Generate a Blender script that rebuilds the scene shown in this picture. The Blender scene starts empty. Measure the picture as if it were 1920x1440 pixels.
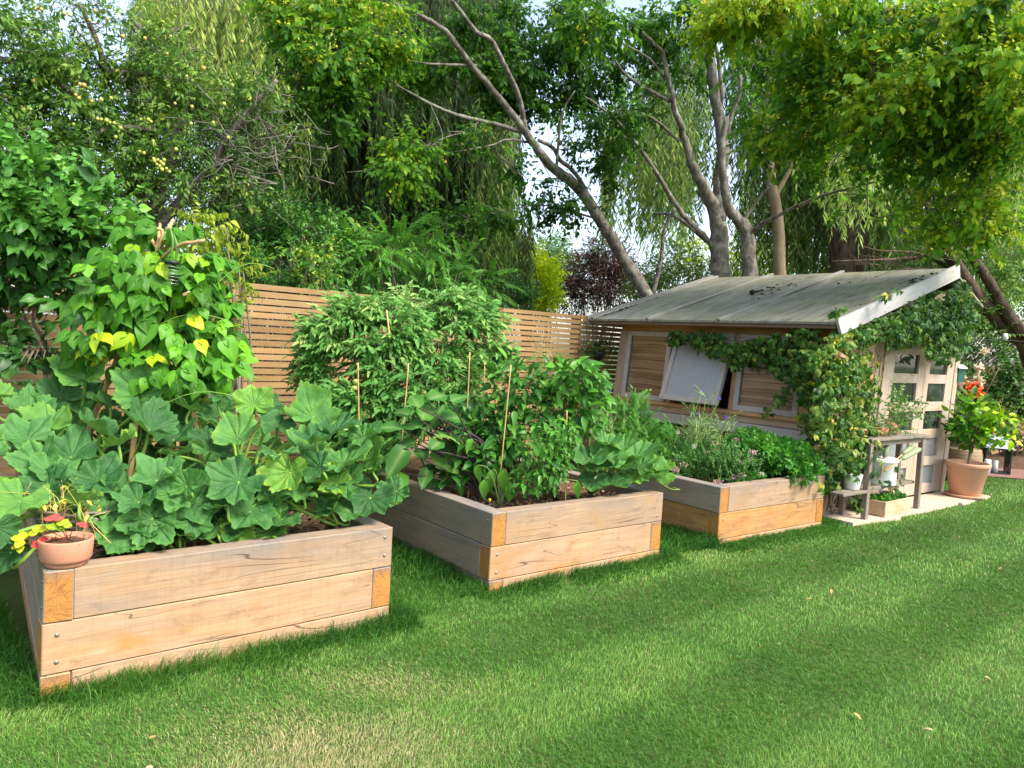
import bpy, math, random
import numpy as np
R = math.radians
SC = bpy.context.scene
COL = SC.collection
# ------------------------------------------------------------------ camera
CAMH, PITCH, ROLL, FPX = 1.4455, 0.0544, 0.0548, 1421.3
cam = bpy.data.cameras.new("camera"); co = bpy.data.objects.new("camera", cam); COL.objects.link(co)
cam.sensor_width = 36; cam.sensor_fit = 'HORIZONTAL'; cam.lens = FPX / 1920 * 36
cam.clip_start = 0.05; cam.clip_end = 3000
from mathutils import Matrix, Vector
co.matrix_world = Matrix.Translation((0, 0, CAMH)) @ Matrix.Rotation(R(90) - PITCH, 4, 'X') @ Matrix.Rotation(ROLL, 4, 'Z')
SC.camera = co
# ------------------------------------------------------------------ light
SUN_EL, SUN_AZ = 50.0, 122.0     # azimuth clockwise from the +Y axis
w = bpy.data.worlds.new("World"); SC.world = w; w.use_nodes = True
nt = w.node_tree; nt.nodes.clear()
sky = nt.nodes.new('ShaderNodeTexSky'); sky.sky_type = 'NISHITA'; sky.sun_disc = False
sky.sun_elevation = R(SUN_EL); sky.sun_rotation = R(SUN_AZ); sky.air_density = 1.0; sky.dust_density = 2.0; sky.ozone_density = 1.0
bg = nt.nodes.new('ShaderNodeBackground'); bg.inputs[1].default_value = 0.13
ow = nt.nodes.new('ShaderNodeOutputWorld')
hs = nt.nodes.new('ShaderNodeHueSaturation'); hs.inputs['Saturation'].default_value = .75   # thin white cloud
nt.links.new(sky.outputs[0], hs.inputs['Color']); nt.links.new(hs.outputs[0], bg.inputs[0]); nt.links.new(bg.outputs[0], ow.inputs[0])
sl = bpy.data.lights.new("sun", 'SUN'); so = bpy.data.objects.new("sun", sl); COL.objects.link(so)
sl.energy = 2.0; sl.angle = R(20.0); sl.color = (1.0, 0.95, 0.86)
tosun = Vector((math.sin(R(SUN_AZ)) * math.cos(R(SUN_EL)), math.cos(R(SUN_AZ)) * math.cos(R(SUN_EL)), math.sin(R(SUN_EL))))
so.rotation_euler = tosun.to_track_quat('Z', 'Y').to_euler(); so.location = (6, -8, 12)
SC.view_settings.view_transform = 'Standard'; SC.view_settings.look = 'None'
SC.view_settings.gamma = 1; SC.view_settings.exposure = 1.75
SC.cycles.max_bounces = 7; SC.cycles.diffuse_bounces = 4; SC.cycles.glossy_bounces = 3
SC.cycles.transmission_bounces = 5; SC.cycles.transparent_max_bounces = 6
SC.cycles.caustics_reflective = False; SC.cycles.caustics_refractive = False
SC.cycles.sample_clamp_indirect = 6
# ------------------------------------------------------------------ geometry helpers
def rng(s): return np.random.default_rng(s)
_c, _s = math.cos(ROLL), math.sin(ROLL)
def ray(px, py):
    px = np.asarray(px, float); py = np.asarray(py, float)
    du, dv = px - 960, py - 720
    u = du * _c + dv * _s; v = -du * _s + dv * _c
    a, b, c = u / FPX, np.ones_like(u), -v / FPX
    return np.stack([a, b * math.cos(PITCH) + c * math.sin(PITCH), -b * math.sin(PITCH) + c * math.cos(PITCH)], -1)
C0 = np.array([0, 0, CAMH])
def P(px, py, d):                      # the point seen at a photo position at forward distance d
    r = ray(px, py); return C0 + r * (np.asarray(d, float) / r[..., 1])[..., None]
def atz(px, py, z):
    r = ray(px, py); return C0 + r * ((z - CAMH) / r[..., 2])[..., None]
def atplane(px, py, A, n):             # on the vertical plane through A with horizontal normal n
    r = ray(px, py); t = ((A[0] - C0[0]) * n[0] + (A[1] - C0[1]) * n[1]) / (r[..., 0] * n[0] + r[..., 1] * n[1])
    return C0 + r * np.asarray(t)[..., None]
def nrm(v): return v / np.maximum(np.linalg.norm(v, axis=-1, keepdims=True), 1e-9)

class MB:
    def __init__(s): s.v = []; s.f = []; s.t = []; s.w = []; s.m = []; s.n = 0
    def add(s, V, F, tint=0.5, w=0.0, m=0):          # F: list of index arrays (k,4) or (k,3)
        V = np.asarray(V, float).reshape(-1, 3); k = len(V)
        s.v.append(V)
        s.t.append(np.broadcast_to(np.asarray(tint, float), (k,)).copy())
        s.w.append(np.broadcast_to(np.asarray(w, float), (k,)).copy())
        for a in F:
            a = np.asarray(a, int)
            if len(a): s.f.append(a + s.n); s.m.append(np.full(len(a), m))
        s.n += k; return s
    def inst(s, pr, M, T, tint=None, m=0):           # copies of a prototype leaf
        V, F, A, W = pr; N = len(T); n = len(V)
        if N == 0: return s
        X = np.einsum('nij,kj->nki', M, V) + T[:, None, :]
        t = np.full(N, .5) if tint is None else np.broadcast_to(np.asarray(tint, float), (N,))
        t = np.clip(t[:, None] + A[None, :], 0, 1)
        off = (np.arange(N) * n)[:, None, None]
        s.add(X.reshape(-1, 3), [(np.asarray(f)[None] + off).reshape(-1, np.asarray(f).shape[1]) for f in F if len(f)], t.reshape(-1), np.tile(W, N), m)
        return s
    def build(s, name, mats, parent=None, smooth=True, loc=None, rz=0, fn=None):
        me = bpy.data.meshes.new(name)
        V = np.concatenate(s.v) if s.v else np.zeros((0, 3))
        if fn is not None: V = fn(V)
        if s.f:
            sizes = np.concatenate([np.full(len(a), a.shape[1]) for a in s.f])
            idx = np.concatenate([a.reshape(-1) for a in s.f]); mi = np.concatenate(s.m)
        else: sizes = np.zeros(0, int); idx = sizes; mi = sizes
        me.vertices.add(len(V)); me.vertices.foreach_set('co', V.astype(np.float32).reshape(-1))
        me.loops.add(len(idx)); me.loops.foreach_set('vertex_index', idx.astype(np.int32))
        me.polygons.add(len(sizes))
        st = np.concatenate([[0], np.cumsum(sizes)[:-1]]) if len(sizes) else sizes
        me.polygons.foreach_set('loop_start', st.astype(np.int32))
        me.polygons.foreach_set('material_index', mi.astype(np.int32))
        me.polygons.foreach_set('use_smooth', np.full(len(sizes), bool(smooth)))
        a = me.attributes.new('tint', 'FLOAT', 'POINT'); a.data.foreach_set('value', np.concatenate(s.t).astype(np.float32))
        a = me.attributes.new('mark', 'FLOAT', 'POINT'); a.data.foreach_set('value', np.concatenate(s.w).astype(np.float32))
        me.update(calc_edges=True); me.validate()
        for mt in (mats if isinstance(mats, (list, tuple)) else [mats]): me.materials.append(mt)
        o = bpy.data.objects.new(name, me); COL.objects.link(o)
        if parent is not None: o.parent = parent
        if loc is not None: o.location = loc
        o.rotation_euler.z = rz
        return o

def tag(o, label, cat, group=None):
    o['label'] = label; o['category'] = cat
    if group: o['group'] = group
    return o
def thing(name, label, cat, loc=(0, 0, 0), rz=0, group=None):
    o = bpy.data.objects.new(name, None); o.empty_display_size = .1; COL.objects.link(o)
    o.location = loc; o.rotation_euler.z = rz
    return tag(o, label, cat, group)
def root(name, label, cat, base, group=None):   # Empty at the base; parts are given in world coordinates
    o = thing(name, label, cat, tuple(float(x) for x in base), 0, group)
    b = np.array([float(x) for x in base])
    return o, (lambda V: V - b)

def box(mb, x0, x1, y0, y1, z0, z1, bev=0.0, tint=.5, m=0, w=0.0):
    if bev <= 0:
        V = np.array([(x, y, z) for z in (z0, z1) for y in (y0, y1) for x in (x0, x1)])
        F = np.array([(0, 2, 3, 1), (4, 5, 7, 6), (0, 1, 5, 4), (2, 6, 7, 3), (0, 4, 6, 2), (1, 3, 7, 5)])
        mb.add(V, [F], tint, w, m); return mb
    b = bev; V = []; 
    # chamfered box: 24 vertices
    idx = {}
    lo = (x0, y0, z0); hi = (x1, y1, z1)
    for sx in (0, 1):
        for sy in (0, 1):
            for sz in (0, 1):
                sg = (sx, sy, sz)
                for ax in range(3):
                    p = [0, 0, 0]
                    for k in range(3):
                        e = hi[k] if sg[k] else lo[k]
                        p[k] = e if k == ax else e + (-b if sg[k] else b)
                    idx[sg, ax] = len(V); V.append(p)
    Q = []; T = []
    for ax in range(3):
        a, c = [k for k in range(3) if k != ax]
        for sd in (0, 1):
            r = []
            for (i, j) in ((0, 0), (1, 0), (1, 1), (0, 1)):
                g = [0, 0, 0]; g[ax] = sd; g[a] = i; g[c] = j; r.append(idx[tuple(g), ax])
            if (sd == 1) != (ax == 1): Q.append(r)
            else: Q.append(r[::-1])
    for ax in range(3):            # edge along ax
        a, c = [k for k in range(3) if k != ax]
        for i in (0, 1):
            for j in (0, 1):
                g0 = [0, 0, 0]; g1 = [0, 0, 0]; g1[ax] = 1
                for g in (g0, g1): g[a] = i; g[c] = j
                g0, g1 = tuple(g0), tuple(g1)
                Q.append([idx[g0, a], idx[g1, a], idx[g1, c], idx[g0, c]])
    for sx in (0, 1):
        for sy in (0, 1):
            for sz in (0, 1): T.append([idx[(sx, sy, sz), k] for k in range(3)])
    mb.add(np.array(V), [np.array(Q), np.array(T)], tint, w, m); return mb
def hexa(mb, c, tint=.5, m=0):         # 8 corners: bottom loop 4, top loop 4
    F = np.array([(3, 2, 1, 0), (4, 5, 6, 7), (0, 1, 5, 4), (1, 2, 6, 5), (2, 3, 7, 6), (3, 0, 4, 7)])
    mb.add(np.array(c, float), [F], tint, 0, m); return mb
def smoothline(p, k=4):
    p = np.asarray(p, float)
    if len(p) < 3: return p
    q = np.vstack([2 * p[0] - p[1], p, 2 * p[-1] - p[-2]]); out = []
    for i in range(1, len(q) - 2):
        for t in np.arange(k) / k:
            a, b, c, d = q[i - 1], q[i], q[i + 1], q[i + 2]
            out.append(.5 * (2 * b + (c - a) * t + (2 * a - 5 * b + 4 * c - d) * t * t + (3 * b - a - 3 * c + d) * t ** 3))
    out.append(p[-1]); return np.array(out)
def tube(mb, p, r, n=6, tint=.5, m=0, cap=True, bump=0.0, seed=0):
    p = np.asarray(p, float); K = len(p); r = np.interp(np.linspace(0, 1, K), np.linspace(0, 1, len(np.atleast_1d(r))), np.atleast_1d(r))
    d = np.gradient(p, axis=0); d = nrm(d)
    up = np.array([0.31, .17, .93]) if abs(d[0][2]) < .9 else np.array([1, .2, .1])
    u = nrm(np.cross(d, up)); v = np.cross(d, u)
    a = np.linspace(0, 2 * np.pi, n, endpoint=False)
    rr = r[:, None] * np.ones((1, n))
    if bump: rr = rr * (1 + bump * rng(seed).normal(size=(K, n)))
    V = p[:, None] + rr[..., None] * (np.cos(a)[None, :, None] * u[:, None] + np.sin(a)[None, :, None] * v[:, None])
    i = np.arange(K - 1)[:, None]; j = np.arange(n)[None]; j2 = (j + 1) % n
    Q = np.stack([i * n + j, i * n + j2, (i + 1) * n + j2, (i + 1) * n + j], -1).reshape(-1, 4)
    V = V.reshape(-1, 3); F = [Q]
    if cap:
        V = np.vstack([V, p[0], p[-1]]); b = K * n
        F.append(np.array([(b, (x + 1) % n, x) for x in range(n)] + [(b + 1, (K - 1) * n + x, (K - 1) * n + (x + 1) % n) for x in range(n)]))
    mb.add(V, F, tint, 0, m); return mb
def lathe(mb, prof, n=28, c=(0, 0, 0), tint=.5, m=0):
    prof = np.asarray(prof, float); K = len(prof); a = np.linspace(0, 2 * np.pi, n, endpoint=False)
    V = np.stack([prof[:, 0, None] * np.cos(a), prof[:, 0, None] * np.sin(a), np.repeat(prof[:, 1, None], n, 1)], -1) + np.array(c)
    i = np.arange(K - 1)[:, None]; j = np.arange(n)[None]; j2 = (j + 1) % n
    Q = np.stack([i * n + j, i * n + j2, (i + 1) * n + j2, (i + 1) * n + j], -1).reshape(-1, 4)
    mb.add(V.reshape(-1, 3), [Q], tint, 0, m); return mb
def ball(mb, c, r, n=8, sz=1.0, tint=.5, m=0):
    t = np.linspace(0, np.pi, n // 2 + 1); prof = np.stack([np.sin(t) * r + 1e-5, -np.cos(t) * r * sz], -1)
    return lathe(mb, prof, n, c, tint, m)

# ------------------------------------------------------------------ leaf prototypes: (verts, faces, tint offset, mark)
def grid_leaf(L=1.0, W=.5, rows=5, prof=None, fold=.25, droop=.25, wave=0.0, ph=0.0, base=0.0, twist=0.0):
    y = np.linspace(0, 1, rows); 
    if prof is None: prof = lambda t: np.sin(np.pi * t ** .75) ** .85
    hw = np.maximum(prof(y), 0.0) * W / 2; hw[0] = max(hw[0], 0.01 * W); hw[-1] = 0.008 * W
    V = []; 
    for k, t in enumerate(y):
        for sx in (-1, 0, 1):
            x = sx * hw[k]; z = fold * abs(x) - droop * L * t * t + wave * W * math.sin(6.5 * t + ph + sx * 1.3) * abs(sx)
            V.append((x, base + t * L, z))
    Q = []
    for k in range(rows - 1):
        a = k * 3; Q += [(a, a + 1, a + 4, a + 3), (a + 1, a + 2, a + 5, a + 4)]
    W_ = np.array([1.0 if i % 3 == 1 else 0.0 for i in range(len(V))])
    return np.array(V), [np.array(Q)], np.zeros(len(V)), W_
def heart_leaf(L=1.0, W=.9, fold=.18, droop=.3, n=9, wave=.04, ph=0.):
    t = np.linspace(0, 1, n)
    hw = W / 2 * np.interp(t, [0, .06, .18, .32, .5, .7, .85, 1], [.35, .72, .98, 1., .83, .48, .2, .01])
    ys = np.linspace(0, 1, n)
    V = []
    for k in range(n):
        for q in (-1, -.5, 0, .5, 1):
            x = q * hw[k]; lobe = -.14 * abs(q) ** 1.5 * (1 - ys[k]) ** 3
            yy = ys[k] + lobe
            V.append((x, yy * L, fold * abs(x) - droop * L * ys[k] ** 2 - .12 * abs(x) ** 2 / W + wave * math.sin(7 * ys[k] + ph + 2 * q) * abs(q)))
    Q = []
    for k in range(n - 1):
        for q in range(4):
            a = k * 5 + q; Q.append((a, a + 1, a + 6, a + 5))
    mk = np.array([1. if i % 5 == 2 else 0. for i in range(len(V))])
    return np.array(V), [np.array(Q)], np.zeros(len(V)), mk
def combine(parts):       # parts: (proto, M, T, tint)
    V = []; F = {3: [], 4: []}; A = []; W = []; n = 0
    for pr, M, T, t in parts:
        V.append(pr[0] @ np.asarray(M).T + np.asarray(T)); A.append(pr[2] + t); W.append(pr[3])
        for f in pr[1]: F[f.shape[1]].append(f + n)
        n += len(pr[0])
    return np.vstack(V), [np.vstack(F[k]) for k in (4, 3) if F[k]], np.concatenate(A), np.concatenate(W)
def frame(a, n, roll=None):           # leaf length axis a, leaf normal about n -> rotation with columns side, a, normal
    a = nrm(np.asarray(a, float)); n = np.asarray(n, float); s = np.cross(a, n); s = nrm(s); n = np.cross(s, a)
    return np.stack([s, a, n], -1)
def rz(a): c, s = math.cos(a), math.sin(a); return np.array([[c, -s, 0], [s, c, 0], [0, 0, 1.]])
def rx(a): c, s = math.cos(a), math.sin(a); return np.array([[1, 0, 0], [0, c, -s], [0, s, c]])
def ry(a): c, s = math.cos(a), math.sin(a); return np.array([[c, 0, s], [0, 1, 0], [-s, 0, c]])
def stick(L, r, droop=0.0, k=3):
    t = np.linspace(0, 1, k); m = MB(); tube(m, np.stack([0 * t, t * L, -droop * L * t * t], -1), [r, r * .4], 3, cap=False)
    return np.vstack(m.v), [np.vstack(m.f)], np.zeros(m.n), np.ones(m.n)
def spray(g, leaf, n=8, L=.3, ls=.08, ang=55, droop=.3, rand=.35, stickr=.0015):
    parts = []
    if stickr: parts.append((stick(L, stickr, droop * .6), np.eye(3), (0, 0, 0), -.2))
    for i in range(n):
        t = (i + .6) / n; s = -1 if i % 2 else 1
        a = R(ang) * s * (1 - .5 * t) + g.normal() * rand * .5
        if i == n - 1: a = g.normal() * .2
        M = rz(-a) @ rx(-.25 - .5 * g.random() - droop) @ ry(g.normal() * rand)
        sc = ls * (.75 + .45 * g.random()) * (1 - .25 * t)
        parts.append((leaf, M * sc, (0, t * L, -droop * .6 * L * t * t), g.normal() * .12))
    return combine(parts)
def pinnate(g, leaf, n=6, L=.35, ls=.09, droop=.3):
    parts = [(stick(L, .002, droop), np.eye(3), (0, 0, 0), .1)]
    for i in range(n):
        t = .25 + .72 * i / n
        for s in (-1, 1):
            M = rz(-s * R(62 - 22 * t)) @ rx(-.25 - .25 * g.random()) @ ry(s * .3 * g.random())
            parts.append((leaf, M * ls * (1 - .3 * t) * (.9 + .2 * g.random()), (0, t * L, -droop * L * t * t), g.normal() * .05))
    parts.append((leaf, rx(-.7) * ls * .9, (0, L, -droop * L), 0))
    return combine(parts)
def randdirs(g, n): return nrm(g.normal(size=(n, 3)))
def blobpts(g, blob, n, clumps=0, shell=.33):
    """points in an ellipsoid given by photo position, pixel radii, distance, depth radius"""
    px, py, rxp, ryp, d, dd = blob[:6]
    c = P(px, py, d); sc = np.array([rxp * d / FPX, dd, ryp * d / FPX])
    if clumps:
        cc = randdirs(g, clumps) * g.random((clumps, 1)) ** shell * .85
        k = g.integers(0, clumps, n); rad = .2 + .22 * g.random(clumps)
        u = cc[k] + randdirs(g, n) * (g.random((n, 1)) ** .4) * rad[k][:, None] * np.array([1, 1, .7])
    else: u = randdirs(g, n) * g.random((n, 1)) ** shell
    return c + u * sc, u
def scatter(mb, g, protos, pts, size, axis_bias, nbias, tint, tsd=.12, spread=.7, m=0):
    """leaves at pts; axis ~ axis_bias + noise, normal ~ nbias + noise"""
    N = len(pts); k = g.integers(0, len(protos), N)
    ax = nrm(np.asarray(axis_bias) + spread * g.normal(size=(N, 3))); nn = nrm(np.asarray(nbias) + spread * .7 * g.normal(size=(N, 3)))
    M = frame(ax, nn) * (size * np.exp(.22 * g.normal(size=N)))[:, None, None]
    t = np.asarray(tint) + tsd * g.normal(size=N)
    for i, pr in enumerate(protos):
        q = k == i; mb.inst(pr, M[q], pts[q], t[q], m)
# ------------------------------------------------------------------ materials
class NT:
    def __init__(s, name):
        s.m = bpy.data.materials.new(name); s.m.use_nodes = True; s.t = s.m.node_tree; s.t.nodes.clear()
        s.out = s.n('ShaderNodeOutputMaterial')
    def n(s, t, **k):
        x = s.t.nodes.new(t)
        for a, b in k.items(): setattr(x, a, b)
        return x
    def set(s, sock, v):
        if isinstance(v, bpy.types.NodeSocket): s.t.links.new(v, sock)
        elif isinstance(v, (tuple, list)) and len(v) == 3 and sock.type == 'RGBA': sock.default_value = (*v, 1)
        else: sock.default_value = v
    def attr(s, nm): return s.n('ShaderNodeAttribute', attribute_name=nm).outputs['Fac']
    def pos(s, scale=(1, 1, 1), obj=True, loc=(0, 0, 0), rot=(0, 0, 0)):
        tc = s.n('ShaderNodeTexCoord'); mp = s.n('ShaderNodeMapping'); s.t.links.new(tc.outputs['Object'], mp.inputs[0])
        mp.inputs['Scale'].default_value = scale; mp.inputs['Location'].default_value = loc; mp.inputs['Rotation'].default_value = rot
        return mp.outputs[0]
    def rnd(s): return s.n('ShaderNodeObjectInfo').outputs['Random']
    def noise(s, v, scale=5, det=4, rough=.55, dist=0., w=None):
        x = s.n('ShaderNodeTexNoise'); s.set(x.inputs['Vector'], v)
        x.inputs['Scale'].default_value = scale; x.inputs['Detail'].default_value = det; x.inputs['Roughness'].default_value = rough; x.inputs['Distortion'].default_value = dist
        if w is not None: x.noise_dimensions = '4D'; s.set(x.inputs['W'], w)
        return x.outputs['Fac']
    def math(s, op, a, b=0., c=0., clamp=False):
        x = s.n('ShaderNodeMath', operation=op, use_clamp=clamp)
        for i, v in enumerate((a, b, c)): s.set(x.inputs[i], v)
        return x.outputs[0]
    def ramp(s, f, st, interp='LINEAR'):
        x = s.n('ShaderNodeValToRGB'); s.set(x.inputs[0], f); e = x.color_ramp.elements; x.color_ramp.interpolation = interp
        while len(e) < len(st): e.new(.5)
        for i, (p, c) in enumerate(st):
            e[i].position = p; e[i].color = (*c, 1) if isinstance(c, (tuple, list)) else (c, c, c, 1)
        return x.outputs[0]
    def mix(s, f, a, b, mode='MIX'):
        x = s.n('ShaderNodeMix', data_type='RGBA', blend_type=mode); s.set(x.inputs[0], f); s.set(x.inputs[6], a); s.set(x.inputs[7], b)
        return x.outputs[2]
    def bump(s, h, st=.3, d=.01):
        x = s.n('ShaderNodeBump'); s.set(x.inputs['Height'], h); x.inputs['Strength'].default_value = st; x.inputs['Distance'].default_value = d
        return x.outputs[0]
    def bsdf(s, col, rough=.6, nor=None, spec=.5, metal=0., **k):
        b = s.n('ShaderNodeBsdfPrincipled'); s.set(b.inputs['Base Color'], col); s.set(b.inputs['Roughness'], rough)
        b.inputs['Specular IOR Level'].default_value = spec; b.inputs['Metallic'].default_value = metal
        if nor is not None: s.set(b.inputs['Normal'], nor)
        for a, v in k.items(): s.set(b.inputs[a], v)
        return b.outputs[0]
    def done(s, sh): s.t.links.new(sh, s.out.inputs[0]); return s.m

def vivid(c, k=1.3, sat=1.10):
    l = .25 * c[0] + .65 * c[1] + .10 * c[2]
    return tuple(max(.002, min(.85, (l + (x - l) * sat) * k)) for x in c)
def leafmat(name, stops, rough=.42, tr=.3, vein=None, spec=.22, nscale=0., veinw=.5, sat=1.08):
    N = NT(name); stops = [(p, vivid(c, 1.2, sat)) for p, c in stops]; col = N.ramp(N.attr('tint'), stops)
    if nscale:
        nz = N.noise(N.pos(), nscale, 3)
        col = N.mix(N.math('MULTIPLY', nz, .35), col, stops[-2][1])
    if vein: col = N.mix(N.math('MULTIPLY', N.math('POWER', N.attr('mark'), 4.), veinw), col, vein)
    p = N.bsdf(col, rough, spec=spec)
    t = N.n('ShaderNodeBsdfTranslucent'); tc = N.mix(.25, col, (.22, .5, .03)); N.t.links.new(tc, t.inputs[0])
    mx = N.n('ShaderNodeMixShader'); mx.inputs[0].default_value = tr
    N.t.links.new(p, mx.inputs[1]); N.t.links.new(t.outputs[0], mx.inputs[2])
    return N.done(mx.outputs[0])
def plain(name, col, rough=.6, ns=12, amt=.25, bump=.15, spec=.4, metal=0., dark=None):
    N = NT(name); v = N.pos(); z = N.noise(v, ns, 5, .6); d = dark or tuple(c * .55 for c in col)
    c = N.mix(N.math('MULTIPLY', z, amt * 2, clamp=True), col, d)
    return N.done(N.bsdf(c, rough, N.bump(N.noise(v, ns * 4, 4), bump, .004), spec, metal))
def woodmat(name, c1, c2, c3, scale=(1.2, 14, 14), crack=.5, rough=.75, grey=None, greyamt=.0, zgrey=None, bump=.35, tintvar=0., stain=.55, fine=.45, knots=0.):
    """long grain along local X; c1 light, c2 mid, c3 stain"""
    N = NT(name); r = N.rnd(); rw = N.math('MULTIPLY', r, 40.)
    g1 = N.noise(N.pos(scale), 2.2, 6, .62, .6, rw)
    g2 = N.noise(N.pos((scale[0] * .7, scale[1] * 4, scale[2] * 4)), 3, 4, .6, .2, rw)
    col = N.mix(N.ramp(g1, [(.34, 0.), (.68, 1.)]), c1, c2)
    col = N.mix(N.math('MULTIPLY', N.ramp(g2, [(.42, 0.), (.72, 1.)]), fine), col, tuple(x * .62 for x in c2))
    saw = N.ramp(N.noise(N.pos((38, 1.5, 1.5)), 2, 3, .7, 0, rw), [(.48, 0.), (.72, 1.)]); col = N.mix(N.math('MULTIPLY', saw, .28 * (fine > .5)), col, tuple(x * .6 for x in c2))
    if fine > .5:
        sp_ = N.ramp(N.noise(N.pos((3.5, 6, 6)), 2.6, 5, .65, .5, N.math('ADD', rw, 5.)), [(.54, 0.), (.68, 1.)]); col = N.mix(N.math('MULTIPLY', sp_, .5), col, tuple(x * .45 for x in c2))
    st = N.ramp(N.noise(N.pos((1.1, 2.2, 2.2)), 2.1, 4, .6, .8, rw), [(.5, 0.), (.7, 1.)])
    col = N.mix(N.math('MULTIPLY', st, stain), col, c3)
    if tintvar: col = N.mix(N.math('MULTIPLY', N.attr('tint'), tintvar), col, tuple(x * .45 for x in c2))
    if grey:
        gn = N.ramp(N.noise(N.pos((.8, 3, 3)), 2.4, 5, .65, .3, N.math('ADD', rw, 7.)), [(.38, 0.), (.66, 1.)])
        ga = N.math('MULTIPLY', gn, greyamt)
        if zgrey:
            tc = N.n('ShaderNodeTexCoord'); sp = N.n('ShaderNodeSeparateXYZ'); N.t.links.new(tc.outputs['Object'], sp.inputs[0])
            zz = N.ramp(sp.outputs[2], [(max(zgrey[0], 0), 0.), (zgrey[1], 1.)]); ga = N.math('MAXIMUM', ga, N.math('MULTIPLY', zz, N.math('ADD', N.math('MULTIPLY', gn, .85), .2)))
        col = N.mix(ga, col, grey)
        sw = N.noise(N.pos((60, 5, 5)), 2, 3, .6, 0, rw)
        col = N.mix(N.math('MULTIPLY', N.ramp(sw, [(.5, 0.), (.75, 1.)]), N.math('MULTIPLY', ga, .22)), col, (.07, .06, .05))
    ck = N.noise(N.pos((.5, 5.5, 5.5)), 2.2, 1, .5, .5, N.math('ADD', rw, 3.))
    line = N.ramp(N.math('ABSOLUTE', N.math('SUBTRACT', ck, .5)), [(.0, 1.), (.0035, .8), (.008, 0.)])
    gate = N.ramp(N.noise(N.pos((1.5, 2, 2)), 1.8, 2, .5, 0, N.math('ADD', rw, 9.)), [(.46, 0.), (.58, 1.)])
    ln = N.math('MULTIPLY', N.math('MULTIPLY', line, gate), crack)
    col = N.mix(ln, col, (.06, .035, .02))
    if knots:
        vo = N.n('ShaderNodeTexVoronoi', voronoi_dimensions='4D'); N.set(vo.inputs['Vector'], N.pos((2.1, 6.5, 6.5))); N.set(vo.inputs['W'], N.math('ADD', rw, .5)); vo.inputs['Scale'].default_value = 1.
        sr = N.n('ShaderNodeSeparateColor'); N.t.links.new(vo.outputs['Color'], sr.inputs[0])
        kn = N.math('MULTIPLY', N.ramp(vo.outputs['Distance'], [(.03, 1.), (.10, .55), (.30, 0.)]), N.ramp(sr.outputs[0], [(.45, 0.), (.5, 1.)]))
        col = N.mix(N.math('MULTIPLY', kn, knots), col, (.13, .06, .022))
    h = N.math('SUBTRACT', N.math('ADD', N.math('MULTIPLY', g2, .5), N.math('MULTIPLY', N.noise(N.pos((50, 3, 3)), 3, 2), .3)), N.math('MULTIPLY', ln, 1.))
    return N.done(N.bsdf(col, rough, N.bump(h, bump, .006), .25))
def barkmat(name, c1, c2, c3=None, sc=9, rough=.85, bump=.6):
    N = NT(name); v = N.pos((1, 1, .3)); z = N.noise(v, sc, 6, .65, .3); z2 = N.noise(N.pos(), sc * .5, 4)
    col = N.mix(N.ramp(z, [(.35, 0.), (.62, 1.)]), c2, c1)
    if c3: col = N.mix(N.math('MULTIPLY', N.ramp(z2, [(.5, 0.), (.64, 1.)]), .7), col, c3)
    return N.done(N.bsdf(col, rough, N.bump(z, bump, .03), .2))
# ------------------------------------------------------------------ shared materials
M_ = {}
M_['oak'] = woodmat('oak_pale', (.50, .315, .175), (.38, .22, .108), (.40, .18, .045), grey=(.28, .23, .185), greyamt=.4, crack=.85, stain=.85, fine=.65, knots=.75)
M_['oak_top'] = woodmat('oak_weathered_top', (.46, .30, .175), (.345, .218, .118), (.35, .18, .065), grey=(.20, .172, .148), greyamt=.5, zgrey=(.03, .21), crack=.85, stain=.75, fine=.65, knots=.75)
M_['oak_grey'] = woodmat('oak_grey', (.36, .28, .205), (.28, .22, .16), (.36, .22, .10), grey=(.17, .155, .145), greyamt=.85, zgrey=(.0, .19), bump=.5)  # side timbers: weathering, with their shade also put into the grey
M_['oak_orange'] = woodmat('oak_orange', (.50, .27, .085), (.38, .175, .045), (.34, .115, .018), grey=(.25, .2, .16), greyamt=.3, stain=.9, fine=.65, knots=.8)
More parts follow.
